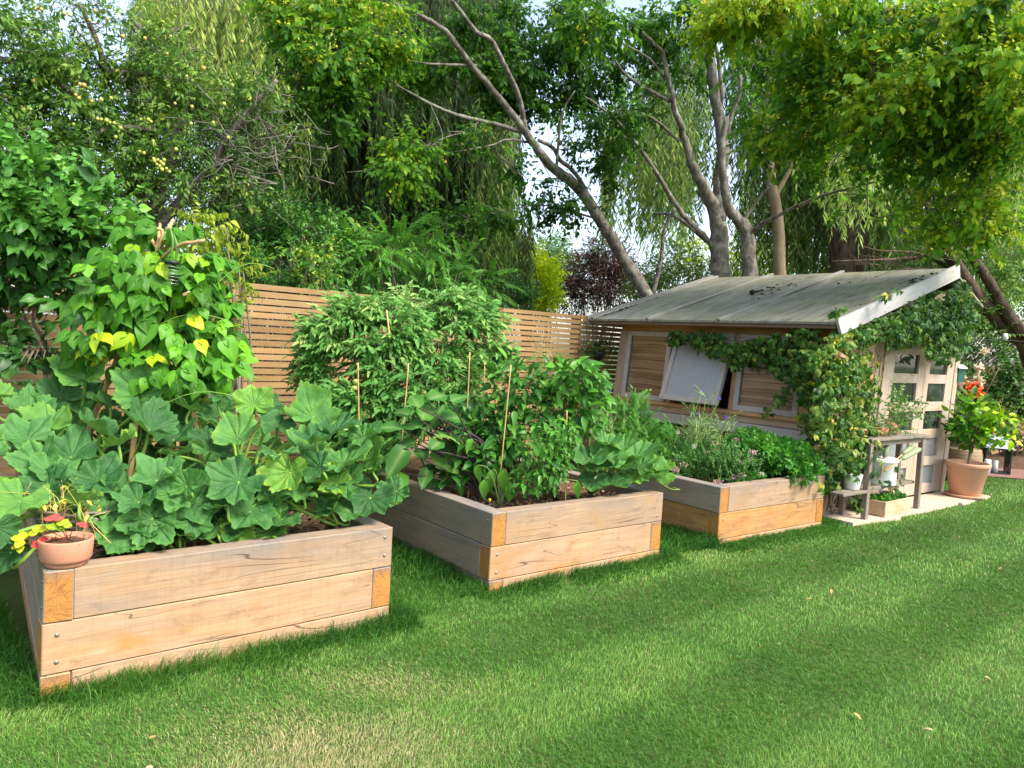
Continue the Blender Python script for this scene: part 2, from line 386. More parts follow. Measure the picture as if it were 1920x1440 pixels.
def endgrain(name, c1, c2):
    N = NT(name); tc = N.n('ShaderNodeTexCoord'); r = N.math('MULTIPLY', N.rnd(), 9.)
    sp = N.n('ShaderNodeSeparateXYZ'); N.t.links.new(tc.outputs['Object'], sp.inputs[0])
    y = N.math('ADD', sp.outputs[1], .02); z = N.math('SUBTRACT', sp.outputs[2], .06)
    rad = N.math('SQRT', N.math('ADD', N.math('MULTIPLY', y, y), N.math('MULTIPLY', z, z)))
    wob = N.math('MULTIPLY', N.noise(N.pos((1, 12, 12)), 2, 3), .03)
    ring = N.math('SINE', N.math('MULTIPLY', N.math('ADD', rad, wob), 700.))
    ang = N.math('ARCTAN2', z, y)
    cmb = N.n('ShaderNodeCombineXYZ'); N.set(cmb.inputs[0], N.math('MULTIPLY', ang, 3.5)); N.set(cmb.inputs[1], N.math('ADD', N.math('MULTIPLY', rad, 4.), r))
    ck = N.ramp(N.math('ABSOLUTE', N.math('SUBTRACT', N.noise(cmb.outputs[0], 2.2, 2), .5)), [(0, 1.), (.012, .8), (.03, 0.)])
    col = N.mix(N.math('MULTIPLY_ADD', ring, .3, .4), c1, c2)
    nz = N.ramp(N.noise(N.pos((6, 9, 9)), 2, 4, w=r), [(.4, 0.), (.7, 1.)])
    col = N.mix(N.math('MULTIPLY', nz, .6), col, (.30, .13, .035))
    tp = N.ramp(sp.outputs[2], [(.15, 0.), (.2, 1.)])
    col = N.mix(N.math('MULTIPLY', tp, N.math('MULTIPLY', N.noise(N.pos((8, 30, 30)), 1, 3), 1.2)), col, (.16, .13, .11))
    col = N.mix(N.math('MULTIPLY', ck, .45), col, (.10, .045, .015))
    return N.done(N.bsdf(col, .75, N.bump(N.math('SUBTRACT', nz, ck), .3, .004), .2))
M_['end'] = endgrain('oak_end_grain', (.45, .215, .055), (.32, .135, .03))
M_['bolt'] = plain('steel_bolt', (.36, .34, .32), .5, 40, .2, .1, metal=.9)
M_['larch'] = woodmat('larch_slat', (.46, .29, .12), (.35, .20, .075), (.28, .135, .04), tintvar=.7, scale=(.9, 16, 16), crack=.3, grey=(.38, .27, .14), greyamt=.45, rough=.7)
M_['shedwood'] = woodmat('shed_wood', (.55, .38, .24), (.44, .29, .175), (.36, .20, .09), grey=(.30, .26, .225), greyamt=.6, bump=.3)
M_['shedwarm'] = woodmat('shed_wood_warm', (.60, .35, .17), (.50, .27, .115), (.36, .16, .05), grey=(.33, .24, .17), greyamt=.35)
M_['shedgrey'] = woodmat('shed_wood_grey', (.58, .50, .42), (.48, .40, .33), (.34, .23, .14), grey=(.40, .375, .35), greyamt=.8, bump=.5)
M_['shedbrown'] = woodmat('shed_boards_brown', (.20, .12, .07), (.13, .075, .045), (.1, .05, .03), grey=(.15, .13, .11), greyamt=.4)
M_['doorwood'] = woodmat('door_wood', (.50, .375, .27), (.40, .295, .205), (.36, .23, .12), grey=(.36, .325, .28), greyamt=.7, bump=.25)
M_['batten'] = woodmat('batten_wood', (.30, .28, .24), (.2, .19, .16), (.14, .13, .10), grey=(.3, .29, .26), greyamt=.7)
M_['barge'] = woodmat('barge_board', (.50, .48, .45), (.40, .38, .35), (.36, .31, .25), grey=(.48, .47, .46), greyamt=.8, bump=.4)
M_['bench'] = woodmat('bench_wood', (.27, .215, .155), (.19, .15, .11), (.17, .11, .065), grey=(.2, .18, .155), greyamt=.8, bump=.5)
M_['box'] = woodmat('planter_wood', (.60, .42, .26), (.50, .31, .17), (.45, .22, .08), grey=(.4, .35, .3), greyamt=.3)
M_['terra'] = plain('terracotta', (.50, .20, .11), .8, 9, .3, .2, .2, dark=(.46, .27, .19))
M_['terra2'] = plain('terracotta_pale', (.50, .25, .14), .82, 6, .3, .15, .2, dark=(.52, .34, .24))
M_['soil'] = plain('soil', (.19, .115, .065), .95, 40, .5, .9, .1, dark=(.06, .035, .02))
M_['chip'] = plain('bark_chip', (.42, .27, .15), .9, 25, .5, .5, .1, dark=(.2, .11, .05))
M_['white'] = plain('white_enamel', (.78, .77, .74), .35, 8, .08, .05)
M_['black'] = plain('black_metal', (.02, .02, .022), .4, 20, .2, .05)
M_['cane'] = plain('bamboo', (.55, .36, .15), .6, 30, .3, .2, dark=(.35, .2, .08))
M_['slate'] = plain('stone_paving', (.52, .40, .29), .85, 6, .3, .4, .25, dark=(.40, .32, .25))
# ------------------------------------------------------------------ ground
BEDS = [(-1.7056, 2.7757, .6953, 1.5005, .4954), (-.0697, 4.2954, .6726, 1.4872, .4633), (1.5994, 5.597, .651, 1.4176, .4563)]
BEDLEN = [2.5, 2.5, 1.5]
TH = .673
SD = np.array([4.878, 8.521, 0.0])
SX = np.array([math.cos(TH), math.sin(TH), 0]); SY = np.array([-math.sin(TH), math.cos(TH), 0])
def shedloc(p): d = np.asarray(p) - SD; return d @ SX, d @ SY
def shedw(x, y, z): return SD + SX * x + SY * y + np.array([0, 0, z])
def inbed(p, pad=0.0):
    r = np.zeros(len(p), bool)
    for (x, y, th, W, H), L in zip(BEDS, BEDLEN):
        dx, dy = p[:, 0] - x, p[:, 1] - y
        a = dx * math.cos(th) + dy * math.sin(th); b = -dx * math.sin(th) + dy * math.cos(th)
        r |= (a > -pad) & (a < W + pad) & (b > -pad) & (b < L + pad)
    return r
def inshed(p, pad=0.0):
    a = (p[:, :2] - SD[:2]) @ SX[:2]; b = (p[:, :2] - SD[:2]) @ SY[:2]
    return (a > -2.62 - pad) & (a < .36 + pad) & (b > -.40 - pad) & (b < 3.0)
N = NT('lawn_ground'); v = N.pos(); z = N.noise(v, 1.3, 5); z2 = N.noise(v, 30, 4)
col = N.mix(N.ramp(z, [(.4, 0.), (.62, 1.)]), (.045, .085, .018), (.075, .115, .03)); col = N.mix(N.math('MULTIPLY', z2, .5), col, (.05, .05, .02))
M_['lawn'] = N.done(N.bsdf(col, .95, N.bump(z2, .6, .02), .1))
m = MB(); g = np.linspace(-1, 1, 41); gx = np.sign(g) * np.abs(g) ** 2.2 * 400
VX, VY = np.meshgrid(gx, gx + 8); V = np.stack([VX, VY, 0 * VX], -1).reshape(-1, 3)
i = np.arange(40)[:, None] * 41 + np.arange(40)[None]
m.add(V, [np.stack([i, i + 1, i + 42, i + 41], -1).reshape(-1, 4)])
lawn = m.build('lawn', M_['lawn']); lawn['kind'] = 'structure'
# earth strip behind the fence and at the right (planting beds)
M_['earth'] = plain('bark_mulch', (.17, .095, .06), .95, 30, .5, .9, .1, dark=(.05, .03, .02))
fd = np.array([math.cos(.754), math.sin(.754), 0]); fn_ = np.array([-fd[1], fd[0], 0]); F0 = np.array([-2.499, 6.151, 0])
m = MB()
q = [F0 - fd * 14, F0 + fd * 30, F0 + fd * 30 + fn_ * 14, F0 - fd * 14 + fn_ * 14]
m.add(np.array(q) + [0, 0, .006], [np.array([[0, 1, 2, 3]])])
o = m.build('planting_ground', M_['earth']); o['kind'] = 'structure'
# brick path at the right
N = NT('brick_path'); bt = N.n('ShaderNodeTexBrick'); N.t.links.new(N.pos((1, 1, 1)), bt.inputs['Vector'])
bt.inputs['Scale'].default_value = 4.5; bt.inputs['Mortar Size'].default_value = .012
bt.inputs['Color1'].default_value = (.26, .11, .07, 1); bt.inputs['Color2'].default_value = (.19, .085, .06, 1); bt.inputs['Mortar'].default_value = (.12, .09, .07, 1)
z = N.noise(N.pos(), 9, 4); M_['brick'] = N.done(N.bsdf(N.mix(N.math('MULTIPLY', z, .5), bt.outputs[0], (.13, .08, .06)), .85, N.bump(bt.outputs['Fac'], -.3, .01)))
pa = atz(1835, 893, .0); pb = atz(1990, 905, 0.)
m = MB(); e1 = nrm(pb - pa); e2 = np.array([-e1[1], e1[0], 0])
m.add(np.array([pa, pa + e1 * 7, pa + e1 * 7 + e2 * 2.6, pa + e2 * 1.6]) + [0, 0, .012], [np.array([[0, 1, 2, 3]])])
o = m.build('path', M_['brick']); o['kind'] = 'structure'
# stone paving before the shed doors
m = MB(); r_ = rng(3)
xs = [-2.62, -1.9, -1.2, -.5, .36]
for a, b in zip(xs[:-1], xs[1:]):
    c = [(a + .006, -.41 + .02 * r_.normal(), 0), (b - .006, -.41 + .02 * r_.normal(), 0), (b - .006, -.01, 0), (a + .006, -.01, 0)]
    hexa(m, [shedw(x, y, -.03) for x, y, _ in c] + [shedw(x, y, .028) for x, y, _ in c])
o = m.build('paving', M_['slate'], smooth=False); o['kind'] = 'structure'

# ------------------------------------------------------------------ raised beds
def timber(L, mat, parent, loc, rotz, h=.197, d=.1, bolts=(), seed=0):
    m = MB(); r = rng(seed)
    box(m, 0, L, 0, d, 0, h, .004)
    Vt = m.v[0]; Q = m.f[0]; cen = Vt[Q].mean(1); m.m[0] = np.where((cen[:, 0] < .001) | (cen[:, 0] > L - .001), 1, 0)
    # subdivide lengthwise is not needed: the grain is in the material
    o = m.build('timber', [mat, M_['end']], parent, loc, rotz, ) if False else m.build('timber', [mat, M_['end']], parent, False)
    o.location = loc; o.rotation_euler.z = rotz
    for (bx, bz) in bolts:
        b = MB(); t = np.linspace(0, 1, 5)
        lathe(b, [(.0085, 0), (.0085, .0015), (.006, .0035), (.0001, .0045)], 12)
        bo = b.build('bolt', M_['bolt'], o); bo.location = (bx, -.0005, bz); bo.rotation_euler.x = R(90)
    return o
BEDLAB = ['nearest oak sleeper raised bed full of squash leaves', 'middle oak sleeper raised bed holding tomatoes and peppers', 'farthest oak sleeper raised bed of herbs beside the shed']
SPL = [R(4.6), 0, 0]      # the nearest bed narrows a little towards the back
for bi, ((bx, by, th, W, H), L) in enumerate(zip(BEDS, BEDLEN)):
    bed = thing('raised_bed', BEDLAB[bi], 'raised bed', (bx, by, 0), th, 'oak raised beds on the lawn')
    r = rng(bi + 11)
    for c in range(3):
        z0 = H - .197 - .2 * c
        odd = c % 2
        fm = M_['oak_top'] if c == 0 else M_['oak']
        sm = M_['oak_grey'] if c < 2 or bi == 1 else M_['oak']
        if bi == 2:
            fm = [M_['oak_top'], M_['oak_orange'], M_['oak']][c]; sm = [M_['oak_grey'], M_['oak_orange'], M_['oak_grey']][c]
        pr = r.normal(size=4) * .0015
        if not odd:   # left timber runs through to the front, front runs through to the right
            bl = [(W - .1 - .045, .15), (W - .1 - .045, .06)] if bi == 0 else ([(W - .155, .04)] if c == 0 else [])
            timber(W - .102, fm, bed, (.102, pr[0], z0), 0, bolts=bl if c == 0 or bi == 0 else (), seed=c)
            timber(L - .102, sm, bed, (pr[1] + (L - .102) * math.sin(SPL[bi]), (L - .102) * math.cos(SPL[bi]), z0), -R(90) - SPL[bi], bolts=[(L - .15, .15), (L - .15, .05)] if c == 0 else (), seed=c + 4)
            kx = L * math.sin(SPL[bi]); timber(W - .102 - kx, fm, bed, (kx, L - .1 + pr[2], z0), 0, seed=c)
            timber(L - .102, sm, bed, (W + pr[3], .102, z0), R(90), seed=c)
        else:
            timber(W - .102, fm, bed, (0, pr[0], z0), 0, bolts=[(.05, .15), (.05, .045)], seed=c)
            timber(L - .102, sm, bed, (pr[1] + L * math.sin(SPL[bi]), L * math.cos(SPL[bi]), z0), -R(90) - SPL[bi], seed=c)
            kx = L * math.sin(SPL[bi]); timber(W - .102 - kx, fm, bed, (.102 + kx, L - .1 + pr[2], z0), 0, seed=c)
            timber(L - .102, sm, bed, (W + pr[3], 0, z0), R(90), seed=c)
    # soil with chips
    m = MB(); n1, n2 = 24, 40; X, Y = np.meshgrid(np.linspace(.09, W - .09, n1), np.linspace(.09, L - .09, n2))
    sz = H - .075
    Zs = sz + .018 * np.sin(X * 9 + Y * 4) * np.sin(Y * 7 - X * 3) + r.normal(size=X.shape) * .007
    i = np.arange(n2 - 1)[:, None] * n1 + np.arange(n1 - 1)[None]
    m.add(np.stack([X, Y, Zs], -1).reshape(-1, 3), [np.stack([i, i + 1, i + n1 + 1, i + n1], -1).reshape(-1, 4)])
    n = 1500; ch = np.array([(-.5, -.25, 0), (.5, -.3, .05), (.45, .3, .1), (-.5, .22, .06)])
    T = np.stack([r.uniform(.11, W - .11, n), r.uniform(.11, min(L, 1.6) - .1, n), np.full(n, sz + .012)], -1)
    Mx = frame(nrm(r.normal(size=(n, 3)) * [1, 1, .25]), np.array([0, 0, 1]) + .4 * r.normal(size=(n, 3))) * r.uniform(.015, .04, n)[:, None, None]
    m.inst((ch, [np.array([[0, 1, 2, 3]])], np.zeros(4), np.zeros(4)), Mx, T, m=1)
    m.build('soil', [M_['soil'], M_['chip']], bed)
def bedw(i, a, b, z):
    x, y, th, W, H = BEDS[i]
    return np.array([x + a * math.cos(th) - b * math.sin(th), y + a * math.sin(th) + b * math.cos(th), z])

# ------------------------------------------------------------------ fence
fence = thing('slatted_fence', 'long brown slatted timber fence running behind the raised beds', 'fence', tuple(F0), .754)
posts = [-5.8, -4.0, -2.2, -.4, 1.4, 3.22, 4.49, 5.9]
for a, b in zip(posts[:-1], posts[1:]):
    m = MB(); r = rng(int(a * 10 + 100)); k = 0; z = .05
    while z + .047 < 1.852:
        box(m, a + .004, b - .004, -.011 + r.normal() * .0012, .011, z + r.normal() * .0012, z + .0455 + r.normal() * .0012, 0, tint=r.random()); z += .0595
    m.build('slat_panel', M_['larch'], fence, False)
for t in posts[1:] + [3.67]:
    m = MB(); box(m, t - .045, t + .045, .013, .1, 0, 1.80, .004); m.build('post', M_['shedbrown'], fence, False)
pf = P(1822, 690, 13.5); pf[2] = 0
f2 = thing('slatted_fence', 'short orange slatted fence far right beyond the planting', 'fence', tuple(pf), -.12)
for a in (0, 1.3, 2.6):
    m = MB(); z = .05
    while z < 1.47: box(m, a + .01, a + 1.27, -.01, .01, z, z + .05); z += .066
    m.build('slat_panel', M_['larch'], f2, False)
    m = MB(); box(m, a - .05, a + .005, -.03, .06, 0, 1.5); m.build('post', M_['shedbrown'], f2, False)
# ------------------------------------------------------------------ shed
shed = thing('garden_shed', 'weathered timber garden shed with grey sloping roof and glazed double doors', 'shed', tuple(SD), TH)
SH = .09
shear = lambda V: V + np.stack([SH * V[:, 2], 0 * V[:, 0], 0 * V[:, 0]], -1)
def part(name, boxes, mat, parent=None, bev=.003, fn=shear, sm=False):
    m = MB()
    for b in boxes: box(m, *b, bev)
    return m.build(name, mat, parent or shed, sm, fn=fn)
def ypart(name, boxes, mat, parent=None, bev=.003):
    """boards that run along local Y: own object turned so the grain follows them"""
    m = MB()
    for (x0, x1, y0, y1, z0, z1) in boxes: box(m, y0, y1, -x1, -x0, z0, z1, bev)     # local X = shed Y
    o = m.build(name, mat, parent or shed, False, fn=lambda V: V - np.stack([0 * V[:, 0], SH * V[:, 2], 0 * V[:, 0]], -1))
    o.rotation_euler.z = R(90); return o
def zpart(name, boxes, mat, parent=None, bev=.003):
    m = MB()
    for (x0, x1, y0, y1, z0, z1) in boxes: box(m, z0, z1, y0, y1, -x1, -x0, bev)       # local X = up
    o = m.build(name, mat, parent or shed, False, fn=lambda V: V - np.stack([0 * V[:, 0], 0 * V[:, 0], SH * V[:, 0]], -1))
    o.rotation_euler.y = -R(90); return o
# long wall, outer face x = -2.5
ypart('wall_boards', [(-2.495, -2.475, .02, 2.76, z, z + .145) for z in np.arange(0.03, .62, .15)], M_['shedbrown'])
ypart('top_board', [(-2.505, -2.46, -.02, 2.79, 1.668, 1.80)], M_['shedwarm'])
ypart('sill', [(-2.555, -2.45, .0, 2.72, .835, .872)], M_['shedwarm'])
ypart('apron_board', [(-2.515, -2.46, .0, 2.76, .762, .834)], M_['shedwood'])
ypart('rail', [(-2.565, -2.45, -.02, 2.74, .655, .758)], M_['shedgrey'])
zpart('corner_post', [(-2.512, -2.40, 2.665, 2.80, .0, 1.667)], M_['shedwood'])
zpart('corner_post', [(-2.52, -2.40, -.02, .10, .0, 1.667)], M_['shedwood'])
for a, b in ((1.925, 1.985), (1.085, 1.15), (.10, .345)):
    zpart('window_post', [(-2.503, -2.44, a, b, .873, 1.667)], M_['shedwarm'])
for y in (2.15, 1.55, 1.0, .45):
    zpart('leg_post', [(-2.55, -2.497, y - .035, y + .035, .0, .654)], M_['shedwood'])
N = NT('clear_plastic_pane'); wv = N.n('ShaderNodeTexWave', wave_type='BANDS', bands_direction='Z'); N.t.links.new(N.pos((.6, .35, 1.)), wv.inputs[0])
wv.inputs['Scale'].default_value = 4.; wv.inputs['Distortion'].default_value = 1.8; wv.inputs['Detail'].default_value = 1
b1 = N.bsdf((.30, .20, .12), .16, N.bump(wv.outputs['Fac'], .25, .02), 1.0)
N = NT('clear_plastic_pane'); gl_ = N.n('ShaderNodeBsdfGlossy'); gl_.inputs[1].default_value = .12; tp_ = N.n('ShaderNodeBsdfTransparent'); tp_.inputs[0].default_value = (.93, .9, .85, 1); fr = N.n('ShaderNodeFresnel'); fr.inputs[0].default_value = 1.4; mx = N.n('ShaderNodeMixShader'); N.t.links.new(fr.outputs[0], mx.inputs[0]); N.t.links.new(tp_.outputs[0], mx.inputs[1]); N.t.links.new(gl_.outputs[0], mx.inputs[2]); M_['pane'] = N.done(mx.outputs[0])
N = NT('reflected_slat'); M_['reflslat'] = N.done(N.bsdf(N.mix(N.attr('tint'), (.52, .38, .25), (.28, .19, .115)), .6))  # made-up slats imitating the fence mirrored in the panes
N = NT('frosted_pane'); v = N.pos((1, 1, 1)); z = N.noise(v, 14, 3); wv = N.n('ShaderNodeTexWave', wave_type='BANDS', bands_direction='Y'); N.t.links.new(v, wv.inputs[0]); wv.inputs['Scale'].default_value = 22
M_['frost'] = N.done(N.bsdf(N.mix(z, (.30, .295, .295), (.40, .39, .39)), .3, N.bump(wv.outputs['Fac'], .15, .004), .7))
N = NT('dark_glass'); z = N.noise(N.pos(), 5, 4); M_['glass'] = N.done(N.bsdf(N.mix(N.ramp(z, [(.45, 0.), (.62, 1.)]), (.012, .016, .014), (.05, .06, .055)), .04, None, 1.0))
N = NT('grey_reflection_glass'); z = N.noise(N.pos(), 6, 4); M_['greyrefl'] = N.done(N.bsdf(N.mix(z, (.13, .15, .16), (.30, .32, .33)), .12, None, .9))  # lower door panes: their grey reflection is put into the base colour
def window(y0, y1, open_=0.0, pane='pane', lab=None):
    z0, z1, fw = .875, 1.665, .058
    h = bpy.data.objects.new('window', None); COL.objects.link(h); h.parent = shed
    h.location = (-2.5 + SH * z1, 0, z1); h.rotation_euler.y = math.atan(SH) - open_ if False else -open_ - 0.0
    H_ = z1 - z0
    f = MB(); sh = lambda V: V + np.stack([SH * V[:, 2], 0 * V[:, 0], 0 * V[:, 0]], -1)
    x0, x1 = -.028, .018
    for (a, b, c, d) in ((y0, y0 + fw, -H_, 0), (y1 - fw, y1, -H_, 0), (y0 + fw, y1 - fw, -fw, 0), (y0 + fw, y1 - fw, -H_, -H_ + fw)):
        box(f, x0, x1, a, b, c, d, .003)
    f.build('window_frame', M_['shedgrey'], h, False, fn=sh)
    p = MB(); box(p, -.010, -.004, y0 + fw - .005, y1 - fw + .005, -H_ + fw - .005, -fw + .005); p.build('window_pane', M_[pane], h, False, fn=sh)
    if pane == 'pane':      # added wavy slats and backing, shaped like the fence's reflection in the pane
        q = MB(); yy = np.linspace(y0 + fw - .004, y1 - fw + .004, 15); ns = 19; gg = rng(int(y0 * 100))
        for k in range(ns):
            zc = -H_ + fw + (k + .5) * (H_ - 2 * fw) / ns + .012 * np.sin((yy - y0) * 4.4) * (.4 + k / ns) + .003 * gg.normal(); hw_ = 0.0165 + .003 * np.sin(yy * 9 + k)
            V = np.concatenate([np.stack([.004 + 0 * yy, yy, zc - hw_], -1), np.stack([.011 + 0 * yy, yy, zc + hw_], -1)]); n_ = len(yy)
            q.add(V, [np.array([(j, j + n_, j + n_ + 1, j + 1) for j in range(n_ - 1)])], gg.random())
        q.build('reflection_slats', M_['reflslat'], h, True, fn=sh)
        b_ = MB(); box(b_, .014, .017, y0 + .02, y1 - .02, -H_ + .02, -.02); b_.build('reflection_backing', M_['shedbrown'], h, False, fn=sh)
    if lab: h['label'] = lab
    return h
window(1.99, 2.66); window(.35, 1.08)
h = window(1.155, 1.92, -R(13), 'frost', 'top hung frosted window propped open outward')
# end wall with the doors, outer face y = 0
zpart('end_wall', [(x, x + .145, .0, .03, .03, 1.70 + .307 * (x + 2.67)) for x in np.arange(-2.39, -1.75, .15)], M_['shedwood'])
part('gable_board', [(-1.62, .16, .004, .03, 1.80, 1.95), (-1.3, .16, .004, .03, 1.953, 2.10), (-.8, .1, .004, .03, 2.103, 2.26)], M_['shedwood'])
zpart('door_post', [(-1.665, -1.58, -.02, .06, .03, 1.797)], M_['doorwood'])
zpart('door_post', [(.012, .115, -.02, .06, .03, 1.797)], M_['doorwood'])
part('back_wall', [(.12, .16, .03, 2.8, .03, 2.1)], M_['shedbrown'])
part('far_wall', [(-2.46, .16, 2.76, 2.80, .03, 1.75)], M_['shedwood'])
part('floor_boards', [(-2.46, .11, .07, 2.75, .0, .06)], M_['shedbrown'])
def door(x0, x1, p0, p1, lab):
    d = bpy.data.objects.new('door', None); COL.objects.link(d); d.parent = shed; d['label'] = lab
    zpart('door_stile', [(x0, p0, -.012, .028, .045, 1.78)], M_['doorwood'], d); zpart('door_stile', [(p1, x1, -.012, .028, .045, 1.78)], M_['doorwood'], d)
    zs = [.045, .15, .35, .45, .65, .75, .95, 1.05, 1.25, 1.35, 1.55, 1.78]
    for k in range(0, 12, 2): part('door_rail', [(p0 + .001, p1 - .001, -.010, .026, zs[k], zs[k + 1])], M_['doorwood'], d)
    for k in range(5):
        m = MB(); box(m, p0 - .004, p1 + .004, .012, .016, zs[1 + 2 * k] - .004, zs[2 + 2 * k] + .004)
        m.build('door_pane', M_['greyrefl'] if k < 2 else M_['glass'], d, False, fn=shear)
    return d
door(-.72, .008, -.61, -.17, 'right door leaf with five clear panes')
dl = door(-1.575, -.728, -1.43, -.88, 'left door leaf behind the potting bench')
m = MB(); box(m, -.79, -.74, -.05, -.014, .93, .95); m.build('door_handle', M_['black'], dl, False, fn=shear)
# roof
N = NT('roof_felt'); v = N.pos((.35, 2.2, 2)); z = N.noise(v, 2.4, 6, .65, .5); z2 = N.noise(N.pos(), 2.2, 5); z3 = N.noise(N.pos((.2, 5, 3)), 4, 4)
col = N.mix(N.ramp(z, [(.35, 0.), (.65, 1.)]), (.26, .245, .185), (.155, .148, .11))
col = N.mix(N.ramp(z2, [(.47, 0.), (.66, .8)]), col, (.19, .19, .10)); col = N.mix(N.ramp(z3, [(.5, 0.), (.68, .85)]), col, (.075, .072, .055))
M_['felt'] = N.done(N.bsdf(col, N.ramp(z, [(.3, .34), (.7, .65)]), N.bump(z3, .12, .01), .45))
sl_ = .7 / 2.28
def rz_(x): return 1.80 + (x + 2.67) * sl_ if x < -.38 else 2.5 - (x + .38) * .38
m = MB(); ys = [-.12, 1.12, 2.07, 3.0]
for a, b in zip(ys[:-1], ys[1:]):
    xs = np.linspace(-2.72, -.38, 9); g_ = rng(int(b * 10))
    top = [(x, y, rz_(x) + .012 * math.sin(3.1 * x + y * 2) * (0 < i < 8)) for i, x in enumerate(xs) for y in (a + .004, b - .004)]
    V = np.array(top); V2 = V.copy(); V2[:, 2] -= .022
    q = np.array([(2 * i, 2 * i + 2, 2 * i + 3, 2 * i + 1) for i in range(8)]); n = len(V)
    m.add(np.vstack([V, V2]), [q, q[:, ::-1] + n, np.array([(2 * i, 2 * i + n, 2 * i + 2 + n, 2 * i + 2) for i in range(8)]), np.array([(2 * i + 1, 2 * i + 3, 2 * i + 3 + n, 2 * i + 1 + n) for i in range(8)]), np.array([(0, 1, n + 1, n), (16, 16 + n, 17 + n, 17)])])
hexa(m, [(-.378, -.12, 2.475), (.5, -.12, 2.14), (.5, 3.0, 2.14), (-.378, 3.0, 2.475), (-.378, -.12, 2.498), (.5, -.12, 2.165), (.5, 3.0, 2.165), (-.378, 3.0, 2.498)])
roof = m.build('roof', M_['felt'], shed, False)
def slope_board(name, y0, y1, dz0, dz1, mat, x0=-2.73, x1=-.37, par=None, lab=None, cut=0.0):
    L = math.hypot(x1 - x0, (x1 - x0) * sl_); a = math.atan(sl_)
    mm = MB(); V = []
    hexa(mm, [(cut, y0, dz0), (L, y0, dz0), (L, y1, dz0), (cut, y1, dz0), (0, y0, dz1), (L, y0, dz1), (L, y1, dz1), (0, y1, dz1)])
    o = mm.build(name, mat, par or shed, False); o.location = (x0, 0, rz_(x0)); o.rotation_euler.y = -a
    if lab: o['label'] = lab
    return o
for y in (1.12, 2.07, 2.93): slope_board('batten', y - .022, y + .022, .002, .022, M_['batten'], par=roof)
slope_board('bargeboard', -.150, -.123, -.125, .022, M_['barge'], lab='pale grey bargeboard along the roof edge', x1=-.30, cut=.05)
slope_board('bargeboard', 3.003, 3.03, -.09, .03, M_['batten'], x1=-.36)
ypart('eaves_board', [(-2.70 - 1.76 * SH, -2.68 - 1.76 * SH, -.11, 2.99, 1.725, 1.775)], M_['shedbrown'])
# moss and leaf litter lying on the felt
M_['moss'] = plain('moss', (.045, .035, .015), .95, 60, .6, .8, .1, dark=(.02, .012, .006))
m = MB(); g_ = rng(5)
def clump(cx, cy, n, sx, sy):
    for _ in range(n):
        x = cx + g_.normal() * sx; y = cy + g_.normal() * sy
        if -2.7 < x < -.4: ball(m, (x, y, rz_(x) + .004), .005 + .017 * g_.random() ** 2, 6, .45)
clump(-1.0, 1.42, 24, .16, .12); clump(-1.5, 1.38, 8, .2, .05); clump(-1.4, -.04, 40, .4, .02); clump(-.95, 0.02, 30, .2, .03); clump(-2.0, 2.9, 45, .4, .02); clump(-1.4, 1.0, 10, .5, .3)
m.build('moss', M_['moss'], roof)
vx, vy = shedloc(P(1400, 566, 9.3)); m = MB(); x = -1.55; ball(m, (x, 1.55, rz_(x) + .03), .035, 8, .9); tube(m, [(x, 1.55, rz_(x) + .03), (x + .1, 1.47, rz_(x) + .06)], [.014, .008], 6)
m.build('knob', M_['moss'], roof)
# ------------------------------------------------------------------ lawn grass
def lnoise(x, y, s=1.0, ph=0.):
    x = x * s + ph; y = y * s - ph * .7
    return (np.sin(1.7 * x + .9 * y + 1.3 * np.sin(.8 * y + 1.1 * x)) + np.sin(-1.1 * x + 2.3 * y + 1.7 * np.sin(1.3 * x)) + .6 * np.sin(4.1 * x + 3.3 * y + np.sin(3 * y)) + .5 * np.sin(-6.3 * x + 5.1 * y)) / 3.1
def drypatch(x, y):
    r = 0
    for (px, py, ra, rb, k) in ((610, 1400, .50, .27, 1.), (725, 1285, .34, .17, .7), (430, 1450, .25, .16, .7)):
        c = atz(px, py, 0); dx, dy = x - c[0], y - c[1]
        r = np.maximum(r, k * np.exp(-((dx / ra) ** 2 + (dy / rb) ** 2) ** 1.1))
    return r
def blades(mb, T, h, wd, lean, tint, g):
    N = len(T); a = g.uniform(0, 2 * np.pi, N); side = np.stack([np.cos(a), np.sin(a), 0 * a], -1)
    up = np.array([0, 0, 1.])
    mid = T + .55 * h[:, None] * up + .3 * lean; tip = T + h[:, None] * up * (1 - .35 * np.minimum(np.linalg.norm(lean, axis=1) / np.maximum(h, 1e-4), 1))[:, None] + lean
    V = np.stack([T - side * wd[:, None], T + side * wd[:, None], mid + side * wd[:, None] * .75, mid - side * wd[:, None] * .75, tip], 1)
    b = (np.arange(N) * 5)[:, None]
    mb.add(V.reshape(-1, 3), [b + np.array([[0, 1, 2, 3]]), b + np.array([[3, 2, 4]])], np.repeat(tint, 5))
grass_stops = [(.0, (.016, .055, .010)), (.25, (.036, .135, .016)), (.5, (.098, .245, .030)), (.7, (.19, .325, .055)), (1., (.46, .37, .19))]
M_['grass'] = leafmat('grass_blade', grass_stops, .5, sat=.98, tr=.3, spec=.25)
g = rng(77); N0 = 980000
th_ = g.uniform(R(-58), R(60), N0); u = g.random(N0); r0, r1, ex = 1.5, 19., -.62
rad = (r0 ** (ex + 1) + u * (r1 ** (ex + 1) - r0 ** (ex + 1))) ** (1 / (ex + 1)) if False else r0 * (r1 / r0) ** (u ** 1.12)
T = np.stack([rad * np.sin(th_), rad * np.cos(th_), 0 * rad], -1)
fdist = (T[:, 0] - F0[0]) * fn_[0] + (T[:, 1] - F0[1]) * fn_[1]
ok = ~inbed(T, -.02) & ~inshed(T) & (fdist < .1)
